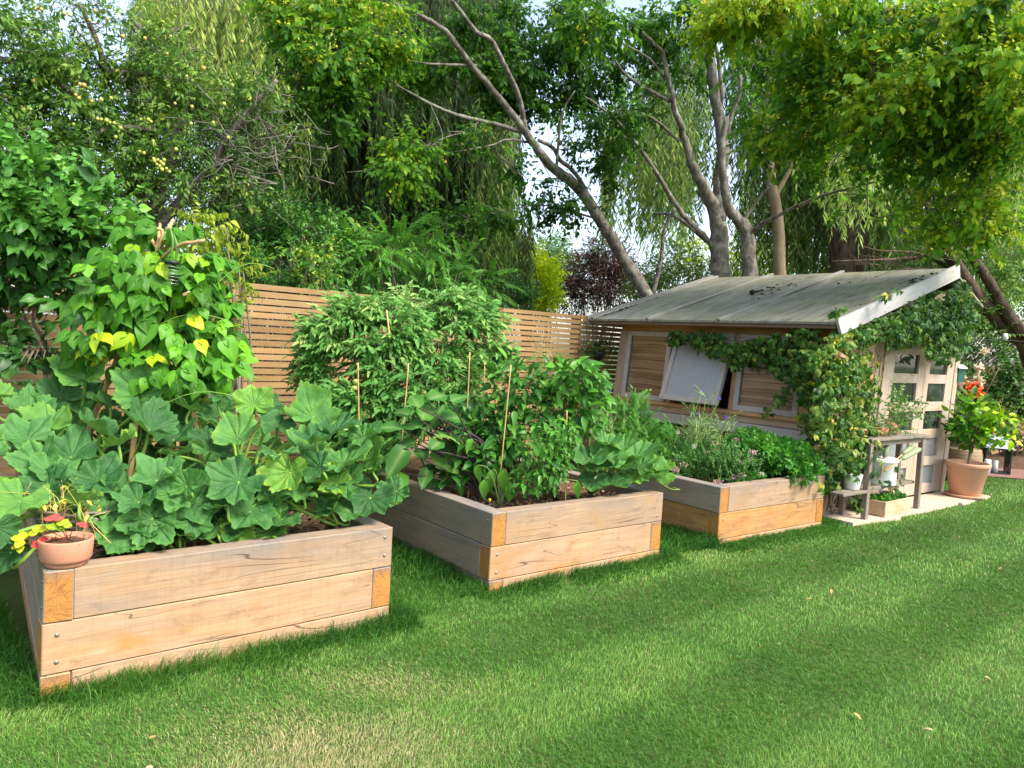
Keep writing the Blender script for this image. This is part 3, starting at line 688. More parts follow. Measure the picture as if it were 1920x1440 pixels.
pe = (T[:, 0] - pa[0]) * e1[0] + (T[:, 1] - pa[1]) * e1[1]; pf_ = (T[:, 0] - pa[0]) * e2[0] + (T[:, 1] - pa[1]) * e2[1]
ok &= ~((pf_ > -.05) & (pe > -.3))
T = T[ok]; rad = rad[ok]; N1 = len(T)
dry = drypatch(T[:, 0], T[:, 1]); n1 = lnoise(T[:, 0], T[:, 1], 1.1); n2 = lnoise(T[:, 0], T[:, 1], 4.3, 2.); n3 = lnoise(T[:, 0], T[:, 1], .45, 5.)
strp = np.tanh(2.2 * np.sin((T[:, 0] * SY[0] + T[:, 1] * SY[1]) * 2 * np.pi / 1.0 + .35 * n1))
tint = .455 + .12 * n1 + .10 * n2 + .09 * n3 + .10 * strp + .095 * g.normal(size=N1)
isdry = g.random(N1) < dry * .94 + .03
tint = np.where(isdry, .93 + .12 * g.normal(size=N1), tint + .36 * dry)
h = (.016 + .012 * g.random(N1)) * (1 + .25 * n2) * np.where(isdry, .7, 1.)
h *= 1 + .12 * rad / 6
wd = .00088 * np.maximum(1, rad / 2.2)
ln = (g.normal(size=(N1, 3)) * .5 + np.array([.34, .28, 0]) * strp[:, None]) * h[:, None]; ln[:, 2] = 0
m = MB(); blades(m, T, h, wd, ln, np.clip(tint, 0, 1), g)
o = m.build('lawn_grass', M_['grass']); o['kind'] = 'stuff'; o['label'] = 'short mown lawn grass with dry straw coloured patches'; o['category'] = 'grass'
# longer uncut grass along the timbers
Tt = []; 
for bi, ((bx, by, th, W, H), L) in enumerate(zip(BEDS, BEDLEN)):
    for (n, side) in ((8500, 0), (13000, 1), (9000, 2)):
        if side == 2 and bi != 0: n = 6000
        q = np.abs(g.normal(size=n)) ** 1.3 * (.085 if side == 0 else .14)
        if side == 0: a = g.uniform(-.1, W + .12, n); b = -.004 - q; 
        elif side == 1: b = L * g.random(n) ** 1.2; a = -.004 - q
        else: b = L * g.random(n) ** 1.2; a = W + .004 + q
        if side == 1: a = a + b * math.sin(SPL[bi]) * 1.0
        gate = lnoise(a * 1.0, b + bi * 3.1, 3.3, bi) + .9 * g.random(n) > (.05 if side == 0 else -.3)
        p = np.stack([bx + a * math.cos(th) - b * math.sin(th), by + a * math.sin(th) + b * math.cos(th), 0 * a, q], -1)
        Tt.append(np.column_stack([p, np.full(len(p), ([.8, .62, .5][bi]) if side == 0 else 1.)])[gate])
Tt = np.vstack(Tt); q = Tt[:, 3].copy(); Tk = Tt[:, 4].copy(); Tt = Tt[:, :3]
k = ~inbed(Tt, .001) & ~inshed(Tt); Tt = Tt[k]; q = q[k]; Tk = Tk[k]; n = len(Tt)
h = (.05 + .10 * g.random(n) ** 1.5) * np.exp(-q * 3.) * (1 + .35 * lnoise(Tt[:, 0], Tt[:, 1], 3.)); h = np.maximum(h, .03) * Tk
ln = g.normal(size=(n, 3)) * .45 * h[:, None]; ln += np.array([.35, -.25, 0]) * h[:, None]; ln[:, 2] = 0
m = MB(); blades(m, Tt, h, .0013 * np.maximum(1, np.hypot(Tt[:, 0], Tt[:, 1]) / 2.6), ln, np.clip(.27 + .1 * g.normal(size=n) + .1 * lnoise(Tt[:, 0], Tt[:, 1], 2.2), 0, .62), g)
o = m.build('long_grass', M_['grass']); o['kind'] = 'stuff'; o['label'] = 'longer dark grass growing along the foot of the raised beds'; o['category'] = 'grass'
# fallen leaves on the lawn
M_['fallen'] = leafmat('fallen_leaf', [(0, (.28, .16, .06)), (.6, (.36, .24, .11)), (1, (.4, .32, .2))], .7, .1)
lf = grid_leaf(1, .5, 5, fold=.3, droop=.3)
for i, (px, py) in enumerate([(1290, 1118), (1846, 1268), (1523, 1123), (1750, 1370), (1880, 1065), (280, 1385), (1705, 998), (1600, 1336), (282, 1434), (1885, 925), (1410, 1030), (1560, 1105)]):
    gg = rng(i + 900); c = atz(px, py, .035)
    m = MB(); m.inst(lf, (rz(gg.random() * 6) @ rx(.2 * gg.normal()))[None] * (.03 + .014 * gg.random()), np.zeros((1, 3)), gg.random())
    o = m.build('fallen_leaf', M_['fallen'], None, True, tuple(c))
    tag(o, 'small dry yellow brown leaf fallen on the lawn', 'leaf', 'fallen leaves on the lawn')
# ------------------------------------------------------------------ squash in the nearest bed
def squash_leaf(g, young=0.0, rnd=0.0):
    nr, na = 13, 120
    phi = np.linspace(-np.pi, np.pi, na + 1)[:-1] + np.pi / na
    lob = np.array([0, .95, -.95, 1.95, -1.95]); 
    ll = np.array([1., .94, .94, .80, .80]) * (1 + .05 * g.normal(size=5))
    out = np.full(na, .72 + .18 * rnd)
    for L, q in zip(lob, ll):
        d = np.abs(phi - L); out = np.maximum(out, q * (1 - .27 * (d / .50)))
    out = np.maximum(out, .70)
    sin_ = np.clip((np.abs(phi) - 2.55) / .5, 0, 1); out = out * (1 - .72 * sin_ ** 1.3)
    teeth = .042 * (np.abs(((phi * 4.6 + .3 * np.sin(2 * phi)) % 1) - .5) * 2) + .022 * np.sin(phi * 31 + g.random() * 6)
    out = out * (.93 + teeth) * (1 + .06 * np.sin(3 * phi + g.random() * 6) + .04 * np.sin(2 * phi + g.random() * 6))
    rr = np.linspace(.0, 1, nr + 1)[1:] ** .9
    bowl = g.uniform(.2, .62) + .15 * young; fold = g.uniform(.0, .35)
    a1, a2 = g.random(2) * 6; lean = g.uniform(-.25, .25)
    V = [(0, 0, 0)]; mk = [1.0]; tt = [0.]
    veins = np.concatenate([lob, [.48, -.48, 1.45, -1.45, 2.4, -2.4]])
    for r in rr:
        for k, p in enumerate(phi):
            R_ = r * out[k]; x = R_ * math.sin(p); y = R_ * math.cos(p)
            dv = np.min(np.abs(p - lob)) * r; dv2 = np.min(np.abs(p - veins)) * r
            vein = max(1 - dv / .035, .6 * (1 - dv2 / .03), 0)
            sec = .35 * max(0, 1 - abs(((r * 5 + 1.4 * np.min(np.abs(p - lob))) % 1) - .5) * 5)
            z = bowl * R_ ** 1.6 - .05 * math.exp(-(dv2 / .08) ** 2) * r + lean * y * abs(y) + .030 * math.sin(11 * x + a1) * math.sin(10 * y + a2) + fold * .35 * abs(x) - .10 * max(0, y) ** 2
            z += (.10 + .09 * young) * r ** 3 * math.sin(p * 4 + a2) + (.05 + .06 * young) * r ** 4 * math.sin(p * 11 + a1)
            V.append((x, y, z)); mk.append(vein + sec * .5 * (vein < .3)); tt.append(.10 * (r > .93) + .05 * math.sin(7 * x + a2) * math.sin(6 * y))
    tri = np.array([(0, 1 + k, 1 + (k + 1) % na) for k in range(na)])
    b = 1 + np.arange(nr - 1)[:, None] * na; k = np.arange(na)[None]; k2 = (k + 1) % na
    Q = np.stack([b + k, b + k2, b + na + k2, b + na + k], -1).reshape(-1, 4)
    return np.array(V), [Q, tri[:, ::-1]], np.array(tt), np.array(mk)
sq_stops = [(0, (.012, .045, .014)), (.3, (.036, .125, .030)), (.5, (.080, .225, .052)), (.7, (.14, .31, .04)), (.88, (.30, .42, .05)), (1, (.50, .42, .08))]
N = NT('squash_leaf'); at = N.attr('tint'); mk = N.attr('mark')
nz = N.noise(N.pos(), 34, 5, .65); n2 = N.ramp(N.noise(N.pos(), 95, 2), [(.60, 0.), (.70, 1.)])
col = N.ramp(N.math('ADD', at, N.math('MULTIPLY_ADD', nz, .26, -.13)), sq_stops)
col = N.mix(N.math('MULTIPLY', mk, .26), col, (.20, .34, .11)); col = N.mix(N.math('MULTIPLY', n2, .18), col, (.25, .36, .2))
geo = N.n('ShaderNodeNewGeometry'); col = N.mix(N.math('MULTIPLY', geo.outputs['Backfacing'], .45), col, (.12, .22, .06))
p_ = N.bsdf(col, .5, N.bump(N.math('SUBTRACT', nz, N.math('MULTIPLY', mk, .6)), .6, .014), .22)
tr = N.n('ShaderNodeBsdfTranslucent'); N.t.links.new(N.mix(.3, col, (.2, .5, .03)), tr.inputs[0])
mx = N.n('ShaderNodeMixShader'); mx.inputs[0].default_value = .28; N.t.links.new(p_, mx.inputs[1]); N.t.links.new(tr.outputs[0], mx.inputs[2]); M_['squash'] = N.done(mx.outputs[0])
M_['stemg'] = leafmat('green_stem', [(0, (.06, .12, .02)), (.5, (.14, .25, .05)), (1, (.30, .42, .10))], .5, .1)
M_['stemd'] = plain('dark_stem', (.05, .035, .03), .7, 30, .3, .2)
M_['twig'] = plain('brown_twig', (.21, .165, .115), .8, 30, .4, .3)
g = rng(4)
SQ = [squash_leaf(g) for _ in range(14)]; SQY = [squash_leaf(g, 1.) for _ in range(3)]; SQR = [squash_leaf(g, 0., 1.) for _ in range(6)]
# each: photo x, y of the leaf centre, half size in photo pixels, distance, tilt of the face (0 flat .. 1 facing us), tip turn, colour
SL = [(155, 695, 62, 3.95, .85, .3, .50), (268, 728, 58, 3.85, .95, 0, .44), (348, 762, 45, 3.8, .5, -.5, .42), (102, 738, 54, 3.9, .6, .9, .42), (45, 768, 60, 3.7, .6, .8, .42),
      (205, 755, 50, 3.95, .6, .4, .36), (412, 735, 46, 4.0, .5, -.3, .40), (474, 748, 50, 3.95, .6, .2, .47), (270, 792, 70, 3.55, .5, .2, .40), (180, 805, 62, 3.5, .45, .7, .42),
      (42, 815, 66, 3.4, .6, .2, .43), (122, 848, 68, 3.35, .4, 1.0, .40), (232, 828, 46, 3.35, .5, 0, .66), (388, 832, 58, 3.6, .55, .5, .42), (452, 812, 60, 3.65, .6, -.1, .47),
      (594, 770, 58, 3.95, .45, -.6, .45), (642, 800, 54, 3.85, .45, -.8, .44), (556, 782, 50, 4.0, .5, .4, .46), (600, 822, 52, 3.7, .5, -.3, .48), (655, 862, 66, 3.5, .7, -.6, .52),
      (516, 850, 52, 3.6, .5, .5, .5), (432, 908, 72, 3.2, .75, 2.2, .47), (536, 896, 58, 3.3, .95, 3.0, .60), (300, 890, 62, 3.25, .5, .2, .42), (192, 890, 58, 3.2, .5, -.3, .42),
      (350, 900, 46, 3.15, .7, 0, .56), (28, 945, 72, 2.95, .75, 2.6, .50), (10, 1045, 60, 2.85, .75, 2.9, .27), (278, 985, 66, 2.95, .8, 2.8, .38), (235, 1010, 46, 2.85, .8, 3.0, .46),
      (462, 965, 62, 3.05, .7, 2.4, .36), (520, 975, 50, 3.05, .65, 2.0, .42), (360, 985, 48, 2.95, .6, 2.9, .40), (395, 1000, 46, 2.92, .5, 3.1, .60), (642, 955, 54, 3.25, .35, 1.4, .46),
      (688, 940, 62, 3.35, .75, 2.6, .36), (622, 905, 42, 3.45, .7, 1.3, .52), (505, 1000, 46, 2.98, .4, 2.6, .56), (590, 880, 46, 3.5, .5, 2.2, .44), (90, 905, 48, 3.1, .5, .5, .36),
      (160, 935, 44, 3.0, .5, 1.5, .40), (330, 850, 42, 3.4, .5, -.6, .46), (70, 860, 54, 3.2, .5, .6, .38), (700, 880, 44, 3.6, .6, -1.0, .44), (-35, 850, 64, 3.2, .5, .8, .42), (-40, 960, 62, 2.9, .6, 1.6, .42),
      (250, 945, 50, 3.0, .6, 2.7, .50), (420, 945, 44, 3.1, .5, 2.2, .34), (560, 925, 40, 3.3, .4, 1.9, .44), (320, 935, 50, 3.05, .5, 2.6, .36), (-20, 740, 50, 3.8, .6, .6, .4),
      (705, 850, 50, 3.7, .5, -.7, .46), (690, 815, 44, 3.85, .45, -.5, .42), (560, 830, 54, 3.8, .5, .1, .44), (500, 760, 44, 4.05, .55, .3, .40), (640, 900, 50, 3.5, .6, 1.2, .40), (325, 815, 50, 3.75, .5, .2, .40), (90, 790, 52, 3.7, .5, .3, .40), (-5, 1000, 50, 2.8, .8, 2.9, .32), (735, 985 - 60, 40, 3.45, .7, 2.4, .4), (612, 960, 40, 3.2, .6, 2.6, .36), (380, 780, 44, 3.9, .6, .2, .40), (520, 790, 46, 3.9, .6, -.2, .46)]
def behindfront(i, px, py, d, bmin):      # keep a leaf inside the bed: move it back along the view until it is behind the front board
    x, y, th, W, H = BEDS[i]
    for _ in range(60):
        p = P(px, py, d); b = -(p[0] - x) * math.sin(th) + (p[1] - y) * math.cos(th)
        if b >= bmin: break
        d += .02
    return d
# dense lower storey
gl = rng(12)
for _ in range(95):
    a = gl.uniform(.1, 1.35); b = gl.uniform(.15, 2.2)
    q = bedw(0, a, b, .5 + .03 + .22 * gl.random() + .20 * b * gl.random())
    SL.append((q, None, .075 + .055 * gl.random(), None, .25 + .4 * gl.random(), gl.uniform(-2, 2), .33 + .1 * gl.normal()))
for _ in range(26):
    SL.append((bedw(0, gl.uniform(.1, 1.4), gl.uniform(1.0, 2.2), .62 + .42 * gl.random()), None, gl.uniform(.10, .15), None, .45 + .3 * gl.random(), gl.uniform(-.9, .9), .40 + .1 * gl.normal()))
for _ in range(22):
    SL.append((bedw(0, gl.uniform(.2, 1.0), gl.uniform(.13, .26), .5 + .01 + .10 * gl.random()), None, gl.uniform(.08, .12), None, .68, np.pi + gl.normal() * .6, .38 + .1 * gl.normal()))
for _ in range(30):
    q = bedw(0, gl.uniform(.2, 1.25), gl.uniform(.16, .40), .5 + .02 + .2 * gl.random()); SL.append((q, None, gl.uniform(.085, .14), None, .72, np.pi + gl.normal() * .8, .40 + .1 * gl.normal()))
roots = [bedw(0, *q, .43) for q in ((.32, .45), (.95, .55), (.35, 1.3), (1.1, 1.35), (.65, 2.0))]
labs = ['squash plant at the front left corner spilling over the bed', 'squash plant at the front right of the nearest bed with bright young leaf', 'squash plant at the left middle of the nearest bed',
        'squash plant leaning over the right side of the nearest bed', 'tall blue green squash plant below the bean wigwam']
acc = [(MB(), MB()) for _ in roots]
for li, (px, py, s, d, tilt, turn, tn) in enumerate(SL):
    if py is None: c = px; rad_ = s
    else: d = behindfront(0, px, py, d, .13); c = P(px, py, d); rad_ = s * d / FPX * 1.02
    g = rng(100 + li)
    vdir = nrm(C0 - c); n = nrm(np.array([0, 0, 1]) * (1.15 - tilt * .8) + vdir * tilt * (.66 if tilt < .62 else .95) + .28 * g.normal(size=3))
    up = np.array([0, 0, 1.]) - n * n[2]; up = nrm(up) if np.linalg.norm(up) > .15 else nrm(np.array([-.3, .9, 0]))
    side = np.cross(up, n); a = up * math.cos(turn) - side * math.sin(turn)
    M = frame(a, n) * rad_ * 1.0
    org = c - M @ np.array([0, .22, .06])
    k = int(np.argmin([np.hypot(*(org[:2] - r[:2])) for r in roots]))
    pr = SQY[li % 3] if tn > .64 else SQ[li % 14]
    acc[k][0].inst(pr, M[None], org[None], tn + .11 * g.normal())
    r0_ = roots[k] + np.array([g.normal() * .06, g.normal() * .06, 0])
    mid = (r0_ + org) / 2 + np.array([0, 0, .06]); nn = M[:, 2] / np.linalg.norm(M[:, 2])
    pts = smoothline([r0_, mid * .5 + r0_ * .25 + org * .25 + [0, 0, .05], org - nn * .03 + [0, 0, -.05], org], 4)
    tube(acc[k][1], pts, [.011, .008, .006], 7, tint=.45 + .2 * g.random())
M_['flower_or'] = leafmat('orange_flower', [(0, (.55, .22, .02)), (1, (.75, .45, .03))], .5, .3)
for k, (r_, lab) in enumerate(zip(roots, labs)):
    o, fn = root('squash_plant', lab, 'squash plant', r_, 'squash plants in the nearest bed')
    acc[k][0].build('foliage', M_['squash'], o, fn=fn); acc[k][1].build('stem', M_['stemg'], o, fn=fn)
# ------------------------------------------------------------------ beans on a wigwam of poles
HL = [heart_leaf(1, .82, .16, dr, ph=p) for dr, p in ((.25, 0), (.4, 2), (.15, 4))]
def trifol(g):
    h_ = HL[g.integers(0, 3)]
    return combine([(stick(.55, .012, -.1), np.eye(3), (0, 0, 0), 0.1), (h_, rx(-.55 - .3 * g.random()), (0, .55, .05), 0), (h_, rz(R(75)) @ rx(-.5 - .3 * g.random()) @ ry(.2) * .9, (0, .42, .03), .03), (h_, rz(-R(75)) @ rx(-.5 - .3 * g.random()) @ ry(-.2) * .9, (0, .42, .03), -.03)])
g = rng(9); TRI = [trifol(g) for _ in range(6)]
bean_stops = [(0, (.014, .055, .010)), (.4, (.036, .135, .018)), (.65, (.085, .245, .026)), (.88, (.14, .33, .03)), (1, (.42, .46, .04))]
M_['bean'] = leafmat('bean_leaf', bean_stops, .45, .34, vein=(.22, .36, .08), nscale=14, veinw=.5)
apex = P(303, 478, 4.2); base_c = P(290, 730, 4.2)
wig = thing('bean_wigwam', 'wigwam of bare bean poles tied together at the top', 'plant support', (base_c[0], base_c[1], .42), 0)
wb = np.array([base_c[0], base_c[1], .42]); ends = [(290, 425, 4.15), (325, 412, 4.3), (383, 450, 4.1), (255, 415, 4.35), (300, 420, 4.4)]
feet = [(-.42, -.18), (.02, -.33), (.40, -.1), (.22, .3), (-.25, .28)]
ap2 = [apex + .02 * g.normal(size=3) for _ in feet]
for (fx, fy), e, ap in zip(feet, ends, ap2):
    m = MB(); tube(m, smoothline(np.array([wb + [fx, fy, 0], (wb + [fx, fy, 0]) * .5 + ap * .5 + .02 * g.normal(size=3), ap, P(*e)]), 5), [.016, .012, .008], 8, bump=.08, seed=3)
    m.build('pole', M_['cane'], wig, fn=lambda V: V - wb)
m = MB(); 
for k in range(4): 
    t = np.linspace(0, 2 * np.pi, 14); tube(m, apex + np.stack([.028 * np.cos(t), .028 * np.sin(t), .004 * t - .02 + .012 * k], -1), .003, 5)
m.build('twine', M_['cane'], wig, fn=lambda V: V - wb)
bl = [(248, 545, 64, 90, 4.15, .3, 120), (330, 560, 70, 90, 4.2, .3, 100), (280, 430, 75, 32, 4.25, .22, 26), (385, 645, 60, 62, 4.1, .25, 48), (225, 640, 55, 50, 4.1, .28, 56), (335, 690, 85, 42, 4.0, .28, 60), (268, 500, 56, 60, 4.2, .28, 40), (400, 590, 40, 60, 4.2, .2, 22), (255, 590, 62, 70, 4.1, .28, 40), (375, 510, 45, 50, 4.2, .2, 20)]
fo = MB(); st = MB(); g = rng(21)
for b in bl:
    pts, u = blobpts(g, b, b[6], 0, .25)
    cen = wb + (apex - wb) * np.clip((pts[:, 2:3] - wb[2]) / (apex[2] - wb[2]), 0, 1)
    outw = pts - cen; outw[:, 2] = 0; outw = nrm(outw)
    tn = np.minimum(.42 + .22 * g.normal(size=len(pts)) + .10 * (b[1] > 600) + .07 * (b[0] > 300), .93)
    scatter(fo, g, TRI, pts, .084, outw * .9 + np.array([0, -.25, -.35]), outw * .35 + np.array([.1, -.45, .75]), tn, .04, .38)
for k, ((fx, fy), ap) in enumerate(zip(feet, ap2)):
    for ph in (0, 2.2):
        t = np.linspace(0, 1, 60); f0 = wb + [fx, fy, 0]; p = f0 + (ap - f0) * t[:, None] + np.stack([.022 * np.cos(22 * t + ph), .022 * np.sin(22 * t + ph), 0 * t], -1); tube(st, p, .0035, 5, tint=.5)
for _ in range(26):
    a = wb + (apex - wb) * g.random() + g.normal(size=3) * [.2, .2, .05]; t = np.linspace(0, 1, 8)[:, None]
    tube(st, a + t * np.array([g.normal() * .25, g.normal() * .15, .12]) + np.sin(3 * t) * [0, 0, .08], .002, 4, tint=.7)
o, fn = root('climbing_bean', 'bushy climbing bean plant with heart shaped leaves covering the wigwam', 'bean plant', wb)
fo.build('foliage', M_['bean'], o, fn=fn); st.build('stem', M_['stemg'], o, fn=fn)
M_['pod'] = plain('bean_pod', (.12, .24, .04), .5, 20, .15, .1)
for (px, py, l) in [(318, 425, 60), (326, 440, 55), (345, 665, 60), (325, 690, 45), (302, 530, 40), (345, 635, 45)]:
    p0 = P(px, py, 4.0); L_ = l * 4 / FPX; m = MB(); t = np.linspace(0, 1, 8)
    tube(m, p0 + np.stack([.02 * np.sin(3 * t), 0 * t, -L_ * t], -1), [.002, .007, .008, .006, .002], 6); m.build('bean_pod', M_['pod'], o, fn=fn)
# crooked stick lashed across the top, and the hanging lights
c0_, c1_ = P(306, 480, 4.05), P(380, 452, 3.95)
m = MB(); tube(m, smoothline([P(302, 486, 4.08), P(320, 470, 4.03), P(345, 457, 3.98), P(362, 455, 3.96), P(380, 451, 3.95)], 4), [.009, .0105, .009], 9, bump=.05)
o = m.build('crooked_stick', M_['cane'], None, fn=lambda V: V - c0_, loc=tuple(c0_)); tag(o, 'short bare crooked stick sticking out of the wigwam top', 'stick')
c = P(322, 512, 3.98)
o, fn = root('spring_lantern', 'small solar light with black cap and coiled wire cage on the wigwam', 'lantern', c)
m = MB(); lathe(m, [(.001, .062), (.036, .062), (.038, .056), (.038, .046), (.001, .046)], 20, c); m.build('lid', M_['black'], o, fn=fn)
m = MB()
t = np.linspace(0, 1, 110); tube(m, c + np.stack([.036 * np.cos(40 * t), .036 * np.sin(40 * t), .046 - .11 * t], -1), .0013, 4)
m.build('wire_coil', plain('wire', (.6, .6, .58), .3, 10, .1, metal=.8), o, fn=fn)
# lantern hanging on the fence behind the beans
c = atplane(421, 640, F0, fn_) - fn_ * .09
o, fn = root('wall_lantern', 'dark metal lantern hung on the slatted fence behind the beans', 'lantern', c)
m = MB(); 
for z0, z1, r0_, r1_ in ((.045, .09, .052, .03), (.09, .12, .03, .02), (.12, .135, .012, .012)):
    V = [(sx * r0_, sy * r0_, z0) for sx, sy in ((-1, -1), (1, -1), (1, 1), (-1, 1))] + [(sx * r1_, sy * r1_, z1) for sx, sy in ((-1, -1), (1, -1), (1, 1), (-1, 1))]
    hexa(m, np.array(V) + c)
t = np.linspace(0, np.pi, 12); tube(m, c + np.stack([.022 * np.cos(t), 0 * t, .135 + .04 * np.sin(t)], -1), .003, 5)
m.build('roof_cap', M_['black'], o, False, fn=fn)
m = MB(); V = [(sx * .04, sy * .04, -.10) for sx, sy in ((-1, -1), (1, -1), (1, 1), (-1, 1))] + [(sx * .05, sy * .05, .044) for sx, sy in ((-1, -1), (1, -1), (1, 1), (-1, 1))]; hexa(m, np.array(V) + c)
m.build('glass_box', plain('milky_glass', (.5, .5, .52), .2, 9, .25), o, False, fn=fn)
m = MB(); 
for sx, sy in ((-1, -1), (1, -1), (1, 1), (-1, 1)): tube(m, [c + [sx * .041, sy * .041, -.10], c + [sx * .051, sy * .051, .046]], .004, 5)
box(m, c[0] - .046, c[0] + .046, c[1] - .046, c[1] + .046, c[2] - .115, c[2] - .10); m.build('frame', M_['black'], o, False, fn=fn)
# strawberry in a terracotta pan on the corner of the nearest bed
c = bedw(0, .085, .07, BEDS[0][4] + .003)
o, fn = root('potted_strawberry', 'small strawberry plant with red and yellow leaves in a terracotta pan', 'potted plant', c)
m = MB(); lathe(m, [(.001, 0), (.070, 0), (.074, .010), (.070, .016), (.084, .019), (.090, .03), (.096, .098), (.094, .104), (.088, .103), (.083, .085), (.001, .085)], 40, c); m.build('pot', M_['terra'], o, fn=fn)
m = MB(); lathe(m, [(.083, .083), (.06, .09), (.02, .093), (.001, .092)], 20, c); g = rng(2)
for _ in range(60): p = c + [g.normal() * .035, g.normal() * .035, .092]; tube(m, [p, p + [g.normal() * .02, g.normal() * .02, .004]], .0012, 4)
m.build('compost', M_['soil'], o, fn=fn)
LT = grid_leaf(1, .82, 7, prof=lambda t: np.sin(np.pi * np.clip(t, 0, 1) ** .8) ** .6, fold=.22, droop=.15, wave=.03)
def strawb(tn): return combine([(LT, rx(.1), (0, 0, 0), 0), (LT, rz(1.2) @ rx(.05), (0, 0, 0), .0), (LT, rz(-1.2) @ rx(.05), (0, 0, 0), 0)])
SB = strawb(0); fo = MB(); st = MB()
M_['strawb'] = leafmat('strawberry_leaf', [(0, (.42, .02, .03)), (.3, (.50, .08, .07)), (.5, (.38, .36, .03)), (.75, (.22, .32, .03)), (1, (.15, .28, .03))], .5, .3, vein=(.6, .4, .2), veinw=.2)
for (px, py, s, tn, tw) in [(100, 975, 28, .27, .1), (108, 990, 30, .80, 0), (72, 998, 28, .62, .6), (44, 1012, 32, .52, 1.2), (40, 1022, 26, .5, 2.0), (150, 985, 22, .28, -.9), (82, 1016, 20, .05, 1.4), (70, 1020, 18, .12, 2.2), (118, 985, 24, .7, -.4), (86, 1032, 18, .4, 2.6)]:
    p = P(px, py, 2.83); v = nrm(C0 - p); n = nrm(v * .6 + [0, 0, .6] + .15 * g.normal(size=3)); up = nrm(np.array([0, 0, 1.]) - n * n[2]); sd = np.cross(up, n); a = up * math.cos(tw) - sd * math.sin(tw)
    fo.inst(SB, frame(a, n)[None] * s * 2.83 / FPX * .66, p[None], tn); tube(st, smoothline([c + [.01, 0, .09], (c + p) / 2 + [0, 0, .06], p], 4), .0016, 5, tint=.5)
fo.build('foliage', M_['strawb'], o, fn=fn); st.build('stem', plain('red_stalk', (.30, .10, .05), .5), o, fn=fn)
# woven willow edging roll and withered weeds behind the pot
c = P(112, 1003, 3.02)
o, fn = root('woven_edging', 'grey coil of woven twig edging among the squash leaves', 'basket', c); m = MB(); g = rng(8)
for k in range(16):
    t = np.linspace(-1.9, 2.2, 22) + g.normal() * .1; r_ = .135 + .006 * g.normal()
    tube(m, c + np.stack([r_ * np.sin(t), -r_ * np.cos(t) * .7 + .08, -.1 + .0125 * k + .005 * np.sin(6 * t + k * 3.1)], -1), .0062, 5, tint=g.random())
m.build('weave', M_['bench'], o, fn=fn)
m = MB(); g = rng(31)
for _ in range(70):
    p = P(110 + 40 * g.normal(), 955 + 16 * g.normal(), 3.05 + .06 * g.normal()); tube(m, smoothline([p + [g.normal() * .03, 0, -.12], p + [0, 0, -.03], p + g.normal(size=3) * .05], 3), [.002, .001], 4, tint=g.random())
    m.inst(grid_leaf(1, .5, 4), (rz(g.random() * 6) @ rx(g.normal()))[None] * .035, p[None], .3 + .5 * g.random())
o = m.build('withered_weed', leafmat('withered', [(0, (.30, .2, .09)), (.5, (.45, .40, .08)), (1, (.55, .42, .25))], .7, .2), None, fn=lambda V: V - c, loc=tuple(c)); tag(o, 'tangle of withered yellow brown weeds above the strawberry pan', 'dead plant')
# ------------------------------------------------------------------ middle bed: tomatoes, peppers, aubergine, cucumber
tomleaf = grid_leaf(1, .50, 7, prof=lambda t: np.interp(t, [0, .17, .33, .5, .67, .83, 1], [.2, 1., .55, .8, .42, .4, 0.]), fold=.35, droop=.35, wave=.08)
def tomato_leaf(g):
    parts = [(stick(1, .018, .28), np.eye(3), (0, 0, 0), .15)]
    for i, t in enumerate((.22, .45, .68)):
        for s in (-1, 1):
            parts.append((tomleaf, rz(-s * R(68 - 14 * i)) @ rx(-.05 - .5 * g.random()) @ ry(s * .2 + .4 * g.normal()) * (.33 + .05 * g.normal()) * (1 - .12 * i), (0, t, -.28 * t * t), .08 * g.normal()))
    for t in (.33, .56): 
        for s in (-1, 1): parts.append((tomleaf, rz(-s * R(70)) @ rx(-.4) * .14, (0, t, -.28 * t * t), .05))
    parts.append((tomleaf, rx(-.4) * .38, (0, .86, -.2), 0))
    return combine(parts)
g = rng(51); TL = [tomato_leaf(g) for _ in range(7)]
tom_stops = [(0, (.014, .05, .012)), (.3, (.035, .115, .025)), (.55, (.078, .20, .045)), (.8, (.15, .29, .075)), (1, (.27, .37, .12))]
M_['tomleaf'] = leafmat('tomato_leaf', tom_stops, .55, .3, nscale=0)
M_['tomstem'] = leafmat('tomato_stem', [(0, (.08, .13, .03)), (1, (.22, .30, .11))], .6, .1)
M_['tomato'] = plain('green_tomato', (.22, .33, .06), .3, 5, .3, .02, dark=(.34, .36, .07))
g = rng(52)
